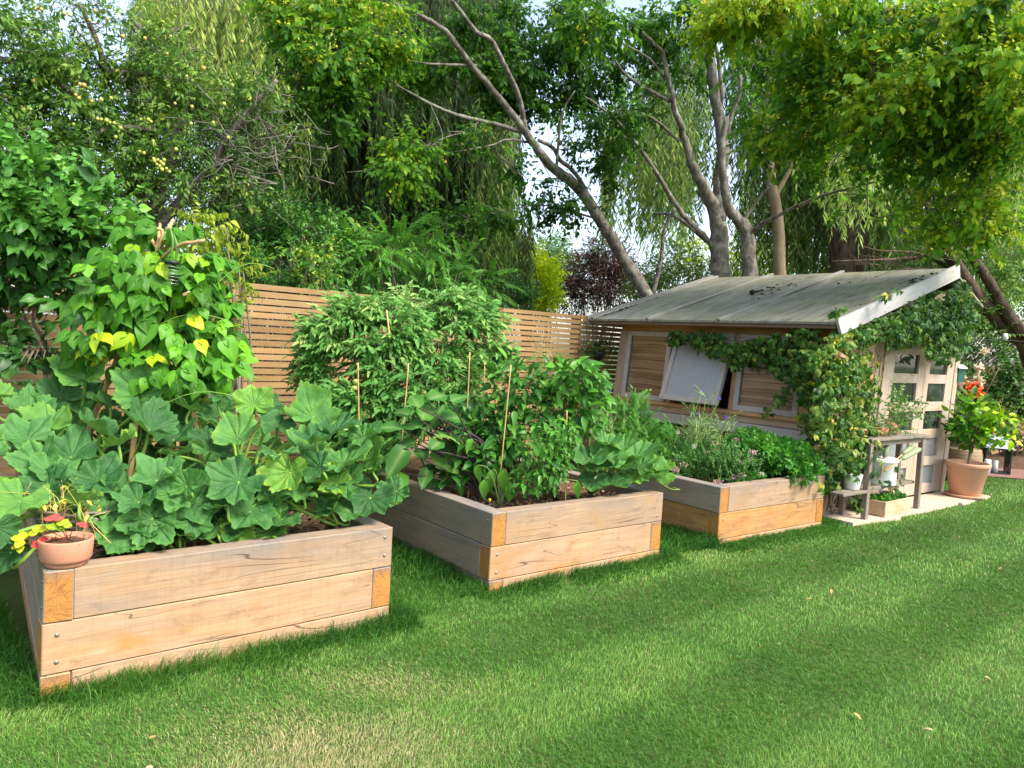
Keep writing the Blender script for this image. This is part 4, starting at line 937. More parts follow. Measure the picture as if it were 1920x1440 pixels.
TP = [  # label, blobs, stems (foot a,b along the bed, top photo x,y), fruits
 ('tall tomato plant at the back left of the middle bed with yellowing fruit', [(640, 630, 80, 55, 5.9, .3, 75), (600, 690, 52, 85, 5.75, .25, 60), (690, 600, 60, 40, 6.0, .3, 40), (655, 572, 16, 12, 6.0, .1, 5), (712, 574, 16, 10, 6.0, .1, 5), (582, 620, 14, 22, 5.8, .12, 6), (625, 790, 50, 60, 5.5, .25, 60), (650, 840, 46, 40, 5.25, .2, 40), (600, 740, 40, 50, 5.7, .25, 36)], [(.3, 2.1, 640, 585), (.5, 2.15, 700, 575)], [(546, 716, 5.7), (553, 708, 5.7), (560, 682, 5.7)]),
 ('tomato plant with green fruit tied to a cane in the middle bed', [(715, 690, 70, 70, 5.6, .28, 85), (690, 770, 65, 60, 5.4, .25, 55), (760, 640, 60, 50, 5.8, .25, 45)], [(.55, 1.55, 690, 640)], [(667, 716, 5.3), (664, 728, 5.3), (674, 779, 5.3), (684, 780, 5.3)]),
 ('tallest tomato plant at the back right of the middle bed against the fence', [(850, 600, 66, 40, 6.2, .3, 55), (870, 650, 50, 60, 6.0, .28, 55), (770, 588, 70, 26, 6.2, .3, 44), (862, 562, 18, 12, 6.2, .1, 6), (806, 568, 14, 10, 6.2, .1, 4), (905, 610, 40, 44, 6.1, .25, 36), (925, 690, 34, 50, 5.9, .22, 30), (820, 700, 70, 60, 5.8, .28, 70)], [(1.1, 2.0, 850, 572), (.95, 1.9, 810, 575)], [(795, 737, 5.4)]),
 ('tomato plant in the centre of the middle bed behind the aubergine', [(790, 770, 70, 60, 5.4, .28, 70), (740, 745, 50, 50, 5.4, .2, 34), (705, 840, 40, 40, 5.1, .2, 40), (870, 760, 45, 55, 5.5, .25, 40)], [(.8, 1.4, 800, 700)], [(911, 753, 5.35), (908, 760, 5.35)])]
for lab, bl, sts, fr in TP:
    foot = bedw(1, sts[0][0], sts[0][1], .39); o, fn = root('tomato_plant', lab, 'tomato plant', foot, 'tomato plants in the middle bed')
    fo = MB(); st = MB(); tops = []
    for a, b, px, py in sts:
        f_ = bedw(1, a, b, .38); tp = P(px, py, 5.9); tp[:2] = tp[:2] * .6 + f_[:2] * .4
        line = smoothline([f_, f_ * .5 + tp * .5 + .05 * g.normal(size=3), tp], 8); tube(st, line, [.011, .008, .004], 6, tint=.4); tops.append(line)
    allp = np.vstack(tops)
    for b in bl:
        pts, u = blobpts(g, b, int(b[6] * 2.7), 12, .25)
        for p in pts:
            j = np.argmin(np.linalg.norm(allp - p - [0, 0, .1], axis=1)); q = allp[j]
            out = p - q; out[2] = 0; out = nrm(out + 1e-4) 
            L = .14 + .08 * g.random(); s0 = p - out * L * .5 + [0, 0, .03]
            a = nrm(out + .4 * g.normal(size=3) + [0, -.15, .22]); n = nrm(np.array([0, -.45, 1.]) + .4 * g.normal(size=3))
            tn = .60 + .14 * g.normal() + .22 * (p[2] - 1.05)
            fo.inst(TL[g.integers(0, 7)], frame(a, n)[None] * L, s0[None], tn)
            if g.random() < .35: tube(st, smoothline([q, (q + s0) / 2 + [0, 0, .03], s0], 3), [.005, .003], 4, tint=.6)
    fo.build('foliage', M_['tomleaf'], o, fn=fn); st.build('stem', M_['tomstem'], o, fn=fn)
    for px, py, d in fr:
        m = MB(); ball(m, P(px, py, d), .024, 14, .9); m.build('tomato', M_['tomato'], o, fn=fn)
# bamboo canes
for i, (x0, y0, x1, y1, d, lab) in enumerate([(671, 680, 673, 790, 5.05, 'bamboo cane beside the green tomatoes'), (725, 582, 733, 660, 5.55, 'thick pale cane top rising above the tomatoes at the back left'), (766, 681, 761, 740, 5.05, 'short bamboo cane tip behind the aubergine'),
        (881, 660, 876, 770, 5.1, 'bamboo cane standing in front of the tallest tomato plant'), (909, 680, 907, 750, 5.3, 'cane tip just right of the tallest tomato plant'), (958, 684, 942, 850, 4.8, 'long leaning bamboo cane among the pepper plants'),
        (880, 900, 878, 925, 4.95, 'short cane foot standing in bare soil of the middle bed'), (1063, 770, 1062, 830, 4.95, 'cane behind the pepper plant at the right of the middle bed')]):
    a, b = P(x0, y0, d), P(x1, y1, d); dr = b - a; ft = a + dr * ((.40 - a[2]) / min(dr[2], -.02)) if i != 6 else b - [0, 0, .05]
    if np.linalg.norm(ft[:2] - a[:2]) > .5: ft = np.array([b[0], b[1], .4])
    m = MB(); tube(m, np.linspace(a, ft, 14), [.0075 if i == 1 else .0046], 7, bump=.05, seed=i)
    o = m.build('garden_cane', M_['cane'], None, fn=lambda V: V - ft, loc=tuple(ft)); tag(o, lab, 'cane', 'bamboo canes in the middle bed')
# peppers
PL = [grid_leaf(1, .46, 7, prof=lambda t: np.sin(np.pi * t ** .7) ** .9, fold=.4, droop=d_, wave=.05, ph=p_) for d_, p_ in ((.35, 0), (.55, 1), (.2, 2))]
M_['pepper'] = leafmat('pepper_leaf', [(0, (.010, .045, .010)), (.3, (.024, .092, .018)), (.55, (.055, .165, .026)), (.8, (.11, .27, .04)), (1, (.24, .38, .08))], .35, .28, vein=(.16, .28, .07), veinw=.3)
PP = [('glossy green chilli pepper plant at the front of the middle bed', [(1020, 860, 52, 70, 4.75, .2, 330), (1050, 820, 40, 40, 4.8, .2, 130), (985, 900, 30, 30, 4.7, .15, 60)], (.85, .45), .050, .60),
      ('tall pepper plant at the right of the middle bed with pale top leaves', [(1075, 710, 62, 42, 5.2, .25, 210), (1110, 760, 36, 60, 5.15, .22, 120), (1040, 770, 50, 60, 5.15, .22, 150)], (1.15, .8), .085, .60),
      ('pepper plant in the middle of the middle bed tied to the leaning cane', [(970, 720, 55, 55, 5.2, .25, 160), (950, 800, 50, 65, 5.1, .22, 190), (910, 850, 40, 50, 5.0, .2, 100)], (.75, .75), .085, .52),
      ('dark leaved pepper plant at the left of the leaning cane', [(880, 840, 45, 60, 5.0, .2, 130), (900, 790, 50, 50, 5.2, .22, 120), (850, 880, 35, 30, 4.95, .15, 40)], (.5, .55), .095, .42)]
g = rng(61)
for lab, bl, ft, ls, tn in PP:
    f_ = bedw(1, *ft, .38); o, fn = root('pepper_plant', lab, 'pepper plant', f_, 'pepper plants in the middle bed'); fo = MB(); st = MB()
    for b in bl:
        pts, u = blobpts(g, b, b[6], 0, .3); cen = P(b[0], b[1], b[4])
        out = pts - (f_ * [1, 1, 0] + [0, 0, .2]) * .5 - cen * .5; out[:, 2] *= .4
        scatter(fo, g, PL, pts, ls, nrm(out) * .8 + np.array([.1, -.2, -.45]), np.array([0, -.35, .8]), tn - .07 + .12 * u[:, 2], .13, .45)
        for p in pts[:16]: tube(st, smoothline([f_ + [g.normal() * .02, 0, 0], f_ * .5 + p * .5 + [0, 0, .06], p], 4), [.006, .004, .002], 5, tint=.3)
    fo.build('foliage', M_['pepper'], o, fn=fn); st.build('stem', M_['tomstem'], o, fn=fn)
# a pepper seedling with hanging pale leaves in the bare soil
f_ = P(940, 915, 4.78); f_[2] = .39
o, fn = root('wilting_seedling', 'wilting seedling with drooping grey green leaves at the front of the middle bed', 'seedling', f_); fo = MB(); st = MB()
for i, (px, py, s, tw) in enumerate([(906, 920, 46, .3), (920, 905, 52, -.1), (943, 905, 56, .2), (956, 925, 46, -.2), (976, 890, 44, -.3), (1082, 920, 40, .2), (895, 890, 40, .2)]):
    p = P(px, py, 4.72 + .03 * g.normal()); L = s * 4.75 / FPX * .85; top = p + [0, 0, L * .55]
    fo.inst(PL[0], frame(np.array([.25 * math.sin(tw), -.15, -1.]), nrm(np.array([.3 * g.normal(), -1, .25])))[None] * L, top[None], .74)
    tube(st, smoothline([f_, (f_ + top) / 2 + [0, 0, .10], top], 4), [.004, .002], 5, tint=.7)
fo.build('foliage', M_['pepper'], o, fn=fn); st.build('stem', M_['tomstem'], o, fn=fn)
# aubergine
AL = [grid_leaf(1, .68, 9, prof=lambda t: np.sin(np.pi * t ** .78) ** .7 * (1 + .12 * np.sin(15 * t)), fold=.22, droop=d_, wave=.10, ph=p_) for d_, p_ in ((.35, 0), (.2, 2), (.5, 4))]
M_['auber'] = leafmat('aubergine_leaf', [(0, (.02, .075, .014)), (.35, (.045, .14, .026)), (.6, (.10, .235, .04)), (.85, (.17, .33, .05)), (1, (.28, .38, .08))], .5, .3, vein=(.24, .34, .12), veinw=.6)
f_ = bedw(1, .30, .55, .38); o, fn = root('aubergine_plant', 'aubergine plant with dark purple stems and big soft leaves in the middle bed', 'aubergine plant', f_); fo = MB(); st = MB()
for i, (px, py, s, tw, tl, tn) in enumerate([(745, 860, 78, 2.6, .7, .28), (742, 915, 84, 2.9, .75, .62), (846, 815, 76, -1.4, .5, .74), (835, 860, 80, -2.2, .6, .66), (800, 770, 72, -.6, .5, .55), (770, 790, 66, .9, .5, .46), (822, 740, 62, -.8, .4, .44),
        (778, 750, 56, .5, .6, .52), (760, 830, 56, 1.4, .5, .40), (797, 893, 50, 2.8, .8, .44), (806, 905, 48, -2.9, .8, .5), (815, 780, 60, -.2, .8, .38), (850, 780, 60, -1.2, .5, .45), (735, 800, 56, 1.2, .4, .42), (790, 845, 50, .2, .7, .3), (820, 830, 52, -.6, .7, .33), (862, 745, 50, -.9, .5, .4), (752, 770, 50, .8, .6, .4)]):
    p = P(px, py, 4.78 + .06 * g.normal()); L = s * 4.8 / FPX * .84; tn = tn - .1; v = nrm(C0 - p); n = nrm(v * tl + np.array([0, 0, 1.]) * (1 - tl * .7) + .15 * g.normal(size=3))
    up = nrm(np.array([0, 0, 1.]) - n * n[2]); sd = np.cross(up, n); a = nrm(up * math.cos(tw) - sd * math.sin(tw)); b0 = p - a * L * .5
    fo.inst(AL[i % 3], frame(a, n)[None] * L, b0[None], tn); hub = f_ + [.02 * g.normal(), .02 * g.normal(), .1 + .4 * g.random()]
    if b0[2] < hub[2]: hub = f_ + [0, 0, .08]
    tube(st, smoothline([f_, hub, (hub + b0) / 2 + [0, 0, .02], b0], 4), [.010, .007, .004], 6)
fo.build('foliage', M_['auber'], o, fn=fn); st.build('stem', M_['stemd'], o, fn=fn)
# cucumber trailing over the right corner
f_ = bedw(1, 1.2, .45, .38); o, fn = root('cucumber_plant', 'cucumber plant with broad leaves trailing over the right corner of the middle bed', 'cucumber plant', f_); fo = MB(); st = MB()
for i, (px, py, s, tl, tw, tn) in enumerate([(1190, 852, 44, .45, .4, .52), (1135, 850, 36, .5, -.3, .5), (1160, 872, 36, .55, .6, .56), (1120, 880, 32, .6, 2.6, .40), (1185, 892, 34, .6, 2.4, .58), (1215, 885, 34, .5, 1.6, .56), (1232, 900, 28, .6, 2.2, .62), (1150, 905, 34, .75, 2.8, .36), (1098, 860, 34, .5, .6, .40), (1170, 835, 30, .4, .3, .55), (1110, 905, 28, .7, 2.7, .34), (1238, 880, 22, .6, 1.2, .66), (1135, 830, 28, .5, .2, .5), (1200, 870, 34, .5, .1, .5)]):
    d = behindfront(1, px, py, 4.85, .10); p = P(px, py, d); rad_ = s * d / FPX * 1.2; tl = tl * .62; v = nrm(C0 - p); n = nrm(np.array([0, 0, 1.]) * (1 - tl * .7) + v * tl + .1 * g.normal(size=3)); up = nrm(np.array([0, 0, 1.]) - n * n[2]); sd = np.cross(up, n)
    Mx = frame(up * math.cos(tw) - sd * math.sin(tw), n) * rad_; og = p - Mx @ np.array([0, .2, .05]); fo.inst(SQR[i % 6], Mx[None], og[None], tn)
    tube(st, smoothline([f_, (f_ + og) / 2 + [0, 0, .05], og], 4), [.006, .004], 6, tint=.6)
tube(st, smoothline([P(1238, 905, 4.95), P(1258, 917, 4.95), P(1275, 918, 4.98), P(1262, 914, 5.0)], 4), .002, 4, tint=.8)
fo.build('foliage', M_['squash'], o, fn=fn); st.build('stem', M_['stemg'], o, fn=fn)
# small irrigation dripper with a yellow cap
c = P(918, 940, 4.63); c[2] = .40
o, fn = root('drip_stake', 'black irrigation stake with a yellow cap in the middle bed soil', 'irrigation stake', c)
m = MB(); tube(m, [c + [0, 0, -.02], c + [0, 0, .06]], .005, 8); tube(m, smoothline([c + [0, 0, .02], c + [.05, .02, .03], c + [.14, .0, -.0]], 4), .003, 6); m.build('stake', M_['black'], o, fn=fn)
m = MB(); lathe(m, [(.001, .06), (.008, .06), (.008, .078), (.001, .08)], 12, c); m.build('cap', plain('yellow_cap', (.6, .4, .02), .4), o, fn=fn)

# ------------------------------------------------------------------ farthest bed: herbs
def patch(name, lab, cat, foot, blobs, protos, size, mat, axis, norm, tn, spread=.5, stemmat=None, nst=20, group=None, seed=1, clumps=0):
    g = rng(seed); o, fn = root(name, lab, cat, foot, group); fo = MB(); st = MB(); foot = np.asarray(foot)
    for b in blobs:
        pts, u = blobpts(g, b, b[6], clumps, .35)
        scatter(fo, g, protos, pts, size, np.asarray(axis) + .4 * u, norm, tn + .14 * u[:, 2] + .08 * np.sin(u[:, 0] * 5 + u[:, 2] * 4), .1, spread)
        for p in pts[:nst]:
            f0 = p * [1, 1, 0] * .75 + foot * [1, 1, 0] * .25 + [0, 0, foot[2]]; tube(st, smoothline([f0, f0 * .5 + p * .5 + .02 * g.normal(size=3), p], 3), [.003, .0015], 4, tint=g.random())
    fo.build('foliage', mat, o, fn=fn)
    if st.n: st.build('stem', stemmat or M_['stemg'], o, fn=fn)
    return o, fn
g = rng(71); fl = grid_leaf(1, .62, 4, prof=lambda t: np.interp(t, [0, .3, .65, .9, 1], [.15, .6, 1., .6, 0]), fold=.3, droop=.2)
PARS = [combine([(stick(.6, .02, .0), np.eye(3), (0, 0, 0), .1)] + [(fl, rz(a + .2 * g.normal()) @ rx(-.3 + .4 * g.normal()) * (.55 + .1 * g.normal()), (.1 * math.sin(-a), .5 + .06 * k, .05 * g.normal()), .06 * g.normal()) for k, a in enumerate((1.5, .75, 0, -.75, -1.5, .4, -.4))]) for _ in range(4)]
M_['parsley'] = leafmat('parsley_leaf', [(0, (.012, .05, .008)), (.35, (.026, .105, .015)), (.6, (.055, .185, .026)), (.85, (.12, .31, .04)), (1, (.25, .40, .055))], .4, .3)
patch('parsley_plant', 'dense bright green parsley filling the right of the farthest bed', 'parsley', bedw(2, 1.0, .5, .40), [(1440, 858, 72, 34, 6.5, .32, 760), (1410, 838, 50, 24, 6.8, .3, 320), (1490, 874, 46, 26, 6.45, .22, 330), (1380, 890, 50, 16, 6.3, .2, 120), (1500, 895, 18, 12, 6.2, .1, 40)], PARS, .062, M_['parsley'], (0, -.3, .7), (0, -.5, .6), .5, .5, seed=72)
ov = grid_leaf(1, .65, 4, fold=.3, droop=.2); SPO = [spray(g, ov, 12, 1., .26, 70, .1, .5, .012) for _ in range(4)]
M_['oregano'] = leafmat('oregano_leaf', [(0, (.02, .06, .015)), (.4, (.05, .13, .03)), (.7, (.09, .20, .045)), (1, (.2, .28, .08))], .5, .3)
o, fn = patch('oregano_plant', 'oregano plant with dusky pink flower heads at the front of the farthest bed', 'oregano', bedw(2, .35, .35, .40), [(1365, 878, 58, 26, 6.15, .2, 190), (1300, 884, 55, 18, 6.3, .2, 120), (1345, 858, 34, 20, 6.4, .2, 80)], SPO, .10, M_['oregano'], (0, -.2, .9), (0, -.6, .3), .45, .45, seed=73)
M_['pinkfl'] = leafmat('dusky_flower', [(0, (.22, .12, .10)), (.5, (.42, .27, .24)), (1, (.58, .42, .42))], .7, .3)
def heads(o, fn, name, spots, mat, rad, n=70, seed=1, stalk=None, flat=.6):
    g = rng(seed)
    for (px, py, d) in spots:
        c = P(px, py, d); m = MB(); pts = c + randdirs(g, n) * rad * np.array([1, 1, flat]) * g.random((n, 1)) ** .3
        scatter(m, g, [ov], pts, rad * .38, np.array([0, 0, .6]), np.array([0, -.3, .8]), .5, .25, .8)
        if stalk is not None:
            q_ = MB(); tube(q_, smoothline([stalk * [1, 1, 1] * .5 + np.array([c[0], c[1], stalk[2]]) * .5, c - [0, 0, rad]], 3), .0022, 4, tint=.4); q_.build('stalk', M_['stemg'], o, fn=fn)
        m.build(name, mat, o, fn=fn)
heads(o, fn, 'flower_head', [(1345, 845, 6.3), (1352, 858, 6.2), (1385, 855, 6.2), (1412, 848, 6.1), (1388, 868, 6.1), (1332, 850, 6.3), (1380, 825, 6.6), (1390, 890, 6.0), (1377, 896, 6.0), (1250, 870, 6.2), (1282, 872, 6.2), (1265, 880, 6.1), (1404, 862, 6.1), (1340, 832, 6.4), (1345, 905, 5.95), (1272, 864, 6.3)], M_['pinkfl'], .038, 70, 3)
# chives
g = rng(74); f_ = bedw(2, .3, 1.0, .40); o, fn = root('chive_plant', 'clump of thin upright chives with two pale seed heads in the farthest bed', 'chives', f_); m = MB()
pts, u = blobpts(g, (1285, 905, 48, 10, 6.55, .25), 650, 0, .5); pts[:, 2] = .40; hh = .22 + .16 * g.random(650); le = g.normal(size=(650, 3)) * .09; le[:, 2] = 0
blades(m, pts, hh, np.full(650, .0028), le, np.clip(.45 + .15 * g.normal(size=650), 0, 1), g)
M_['chive'] = leafmat('chive_leaf', [(0, (.02, .08, .02)), (.5, (.05, .16, .04)), (1, (.13, .26, .08))], .4, .25); m.build('foliage', M_['chive'], o, fn=fn)
M_['pale'] = leafmat('pale_seed', [(0, (.45, .40, .32)), (1, (.68, .62, .55))], .7, .3)
heads(o, fn, 'seed_head', [(1300, 838, 6.3), (1271, 811, 6.5), (1428, 889, 6.0)], M_['pale'], .02, 60, 4, f_, 1.)
# cornflowers: tall thin stems with blue flowers
M_['thin'] = leafmat('thin_leaf', [(0, (.03, .08, .02)), (.5, (.10, .18, .06)), (1, (.24, .32, .12))], .6, .3)
nar = grid_leaf(1, .10, 4, fold=.2, droop=.4); NAR = [spray(g, nar, 10, 1., .42, 35, .2, .6, .006) for _ in range(4)]
o, fn = patch('cornflower_plant', 'wispy cornflower plant with blue flowers before the shed windows', 'cornflower', bedw(2, .55, 1.15, .40), [(1312, 780, 20, 44, 6.7, .2, 14), (1340, 808, 34, 20, 6.8, .2, 14), (1300, 840, 34, 28, 6.6, .2, 22)], NAR, .15, M_['thin'], (0, 0, 1.), (0, -.6, .2), .6, .45, seed=76)
M_['bluefl'] = leafmat('blue_flower', [(0, (.06, .05, .35)), (.5, (.12, .10, .55)), (1, (.28, .24, .75))], .6, .3)
heads(o, fn, 'flower_head', [(1308, 776, 6.7), (1348, 747, 6.8), (1315, 735, 6.8), (1362, 783, 6.8)], M_['bluefl'], .02, 50, 5, bedw(2, .55, 1.15, .40), .7)
o, fn = patch('cornflower_plant', 'tall cornflower plant with blue flowers between middle bed and shed corner', 'cornflower', P(1135, 840, 6.6) * [1, 1, 0] + [0, 0, .0], [(1125, 775, 22, 34, 6.3, .2, 10), (1150, 815, 28, 28, 6.4, .2, 16), (1125, 810, 24, 24, 6.2, .2, 12)], NAR, .16, M_['thin'], (0, 0, 1.), (0, -.6, .2), .62, .45, seed=77)
heads(o, fn, 'flower_head', [(1122, 741, 6.2), (1104, 748, 6.2), (1134, 733, 6.3), (1070, 727, 6.1), (1026, 698, 6.1), (1141, 735, 6.3), (1127, 736, 6.2)], M_['bluefl'], .024, 50, 6, P(1135, 840, 6.6) * [1, 1, 0], .7)
FE = [pinnate(g, grid_leaf(1, .32, 3, fold=.3, droop=.2), 7, 1., .34, .3) for _ in range(4)]
M_['marigold'] = leafmat('feathery_leaf', [(0, (.02, .07, .012)), (.4, (.045, .14, .025)), (.7, (.08, .21, .035)), (1, (.15, .30, .06))], .5, .3)
patch('feathery_herb', 'bushy feathery green herb behind the left end of the farthest bed', 'herb', bedw(2, .1, 1.35, .40), [(1180, 795, 34, 36, 6.7, .25, 130), (1205, 830, 40, 36, 6.6, .25, 150), (1235, 845, 40, 40, 6.5, .25, 130), (1165, 830, 28, 30, 6.5, .2, 70)], FE, .12, M_['marigold'], (0, -.2, .7), (0, -.5, .6), .5, .55, seed=78)
patch('wispy_herb', 'pale thin stemmed herb gone to seed in the middle of the farthest bed', 'herb', bedw(2, .5, .9, .40), [(1335, 822, 40, 18, 6.5, .2, 18), (1305, 822, 20, 24, 6.45, .2, 14)], NAR, .16, M_['thin'], (0, -.1, 1.), (0, -.6, .2), .8, .5, seed=79)
o, fn = patch('dried_umbel', 'dried brown flower stems standing in front of the fence behind the peppers', 'dead plant', P(1010, 830, 6.6) * [1, 1, 0], [(1015, 655, 28, 20, 6.5, .15, 26)], NAR, .09, leafmat('dry_stem', [(0, (.30, .2, .1)), (1, (.5, .38, .22))], .8, .2), (0, 0, 1.), (0, -.6, .2), .5, .8, seed=80, nst=12)
heads(*root('dusky_sedum', 'sedum with dull pink flower heads between the pepper plants', 'sedum', bedw(1, 1.0, .95, .40)), 'flower_head', [(1025, 780, 5.25), (1022, 798, 5.2), (1034, 774, 5.25)], leafmat('sedum_pink', [(0, (.25, .10, .08)), (1, (.48, .25, .20))], .7, .2), .042, 110, 9, bedw(1, 1.0, .95, .40), .55)
# ------------------------------------------------------------------ climber over the shed
VN = [grid_leaf(1, .62, 6, prof=lambda t: np.sin(np.pi * t ** .62) ** .8, fold=.25, droop=d_, wave=.05, ph=p_) for d_, p_ in ((.3, 0), (.5, 1.5), (.15, 3))]
VSP = [combine([(VN[k], rx(-.3) @ np.eye(3), (0, 0, 0), 0), (VN[(k + 1) % 3], rz(1.15) @ rx(-.2) * .85, (.0, -.1, 0), .06), (VN[(k + 2) % 3], rz(-1.1) @ rx(-.3) * .85, (0, -.1, 0), -.05)]) for k in range(3)]
vine_stops = [(0, (.014, .04, .010)), (.3, (.03, .085, .016)), (.52, (.07, .15, .03)), (.72, (.17, .22, .05)), (.86, (.40, .38, .06)), (1, (.40, .22, .13))]
M_['vine'] = leafmat('climber_leaf', vine_stops, .42, .3)
PLW = SD - SX * 2.5; NLW = SX; PEW = SD; NEW = SY          # long wall and end wall planes
g = rng(91); fo = MB(); st = MB()
def onwall(px, py, wall, off):
    if wall == 'L': A = PLW - SX * off; return atplane(px, py, A, NLW)
    A = PEW - SY * off; return atplane(px, py, A, NEW)
VB = [  # wall, x, y, rx, ry, n, colour, offset range
 ('L', 1272, 632, 24, 16, 60, .26, .16), ('L', 1320, 634, 42, 13, 90, .34, .14), ('L', 1345, 655, 36, 16, 70, .34, .14), ('L', 1390, 668, 36, 28, 100, .36, .16), ('L', 1440, 655, 46, 30, 160, .40, .2), ('L', 1480, 690, 36, 30, 110, .46, .2),
 ('L', 1505, 640, 36, 30, 130, .42, .25), ('L', 1465, 745, 20, 18, 22, .46, .2), ('L', 1440, 768, 18, 12, 8, .5, .2), ('L', 1520, 700, 40, 60, 240, .50, .35), ('L', 1525, 790, 32, 70, 170, .50, .3),
 ('E', 1570, 680, 50, 60, 330, .55, .32), ('E', 1570, 780, 52, 70, 330, .50, .34), ('E', 1590, 860, 46, 50, 170, .40, .3), ('E', 1555, 880, 30, 50, 90, .42, .3), ('E', 1620, 720, 36, 70, 220, .54, .3), ('E', 1622, 790, 28, 60, 120, .46, .3),
 ('E', 1600, 625, 50, 30, 200, .52, .3), ('E', 1660, 612, 45, 30, 200, .36, .34), ('E', 1710, 600, 50, 40, 300, .28, .4), ('E', 1760, 580, 45, 40, 300, .25, .4), ('E', 1790, 620, 38, 50, 260, .27, .4), ('E', 1745, 634, 40, 22, 120, .35, .3), ('E', 1690, 640, 34, 16, 60, .38, .25),
 ('E', 1770, 660, 32, 26, 110, .30, .3), ('E', 1815, 590, 24, 46, 130, .30, .4), ('E', 1800, 550, 26, 26, 100, .28, .4), ('E', 1700, 555, 60, 12, 60, .30, .3), ('E', 1575, 590, 22, 14, 26, .40, .25), ('E', 1612, 930, 18, 36, 30, .36, .3), ('E', 1640, 870, 24, 44, 46, .40, .4), ('E', 1610, 815, 44, 30, 130, .46, .5), ('E', 1600, 870, 26, 40, 60, .44, .5), ('E', 1680, 890, 14, 34, 12, .36, .4)]
for wl, x, y, rx_, ry_, n, tn, off in VB:
    n = int(n * .88); q = randdirs(g, n)[:, :2] * (g.random((n, 1)) ** .35); 
    o_ = .04 + off * g.random(n); pts = np.array([onwall(x + rx_ * a, y + ry_ * b, wl, c) for (a, b), c in zip(q, o_)])
    pts = pts[pts[:, 2] > .08]
    if wl == 'E':
        lx = (pts - SD) @ SX; zr = np.array([rz_(v) for v in lx]); ok_ = ~((pts[:, 2] > zr - .1) & (pts[:, 2] < zr + .07) & (lx < -.4)); pts = pts[ok_]
    outn = -SX if wl == 'L' else -SY
    scatter(fo, g, VSP, pts, .052, outn * .35 + np.array([0, 0, -.75]), outn * .8 + np.array([0, -.1, .5]), tn + .05 * np.sin(pts[:, 2] * 9), .19, .6)
for (x0, y0, pts_) in [(0, 0, [('E', 1560, 960), ('E', 1562, 880), ('E', 1575, 780), ('E', 1570, 690), ('E', 1590, 620), ('E', 1660, 590), ('E', 1760, 560)]), (0, 0, [('E', 1560, 960), ('E', 1550, 850), ('L', 1530, 740), ('L', 1500, 670), ('L', 1420, 640), ('L', 1330, 634), ('L', 1255, 628)]),
        (0, 0, [('E', 1562, 950), ('E', 1600, 860), ('E', 1632, 760), ('E', 1640, 690), ('E', 1700, 640), ('E', 1790, 650)]), (0, 0, [('L', 1500, 690), ('L', 1465, 740), ('L', 1430, 775)]), (0, 0, [('E', 1636, 840), ('E', 1630, 760), ('E', 1650, 700), ('E', 1640, 650)])]:
    for k in range(3):
        ln = np.array([onwall(px + 5 * g.normal(), py + 5 * g.normal(), wl, .06 + .05 * g.random()) for wl, px, py in pts_]); ln[:, 2] = np.maximum(ln[:, 2], .02)
        tube(st, smoothline(ln, 5), [.009, .006, .003], 5, tint=g.random())
b_ = onwall(1560, 962, 'E', .08); b_[2] = 0
o, fn = root('climbing_vine', 'overgrown climber with green and yellowing leaves over the shed corner and doors', 'climber', b_)
fo.build('foliage', M_['vine'], o, fn=fn); st.build('stem', M_['twig'], o, fn=fn)
# light twiggy plant standing before the left door leaf
SM = [spray(g, grid_leaf(1, .5, 4, fold=.3), 9, 1., .22, 55, .2, .5, .01) for _ in range(4)]
b_ = shedw(-1.15, -.25, .03)
M_['jas'] = leafmat('small_pale_leaf', [(0, (.03, .08, .02)), (.5, (.10, .19, .05)), (1, (.3, .38, .14))], .5, .3)
g = rng(92); fo = MB(); st = MB()
for (x, y, rx_, ry_, n) in [(1688, 765, 28, 36, 60), (1672, 790, 24, 30, 36), (1710, 770, 18, 18, 24), (1655, 800, 26, 20, 24)]:
    for _ in range(n):
        q = randdirs(g, 1)[0][:2] * g.random() ** .4; p = onwall(x + rx_ * q[0], y + ry_ * q[1], 'E', .22 + .12 * g.random()); scatter(fo, g, SM, p[None], .13, np.array([0, 0, .4]), np.array([0, -.5, .6]), .55, .15, .8)
    c = onwall(x, y, 'E', .28); tube(st, smoothline([onwall(1650, 838, 'E', .25), (onwall(1650, 838, 'E', .25) + c) / 2 + [0, 0, .05], c], 4), [.004, .002], 5)
# ------------------------------------------------------------------ potting bench and what stands on it
bx0, bx1, by0, by1 = -2.38, -1.28, -.36, -.10
bench = thing('potting_bench', 'grey weathered two tier potting bench beside the shed doors', 'bench', tuple(shedw(-1.8, -.23, .03)), TH)
bo = np.array([-1.8, -.23, .03]); bfn = lambda V: V - bo
def bpart(name, *b): 
    m = MB(); box(m, *b, .004); return m.build(name, M_['bench'], bench, False, fn=bfn)
for x, y in ((bx0, by0), (bx1 - .052, by0), (bx0, by1 - .048), (bx1 - .052, by1 - .048)): bpart('leg', x, x + .052, y, y + .048, .03, .735)
for k in range(2): bpart('top_board', bx0 - .03, bx1 + .03, by0 - .02 + .148 * k, by0 + .12 + .148 * k, .738, .765)
for k in range(2): bpart('shelf_board', bx0 - .42 * (k == 0), bx1 - .02, by0 + .063 + .071 * k - .0, by0 + .13 + .071 * k, .27, .297)
bpart('shelf_board', bx0 - .42, bx0 - .003, by0 + .0, by0 + .06, .27, .297)
for y in (by0 + .015, by1 - .045): bpart('rail', bx0 + .055, bx1 - .055, y, y + .025, .69, .735)
def bw(x, y, z): return shedw(x, y, z)
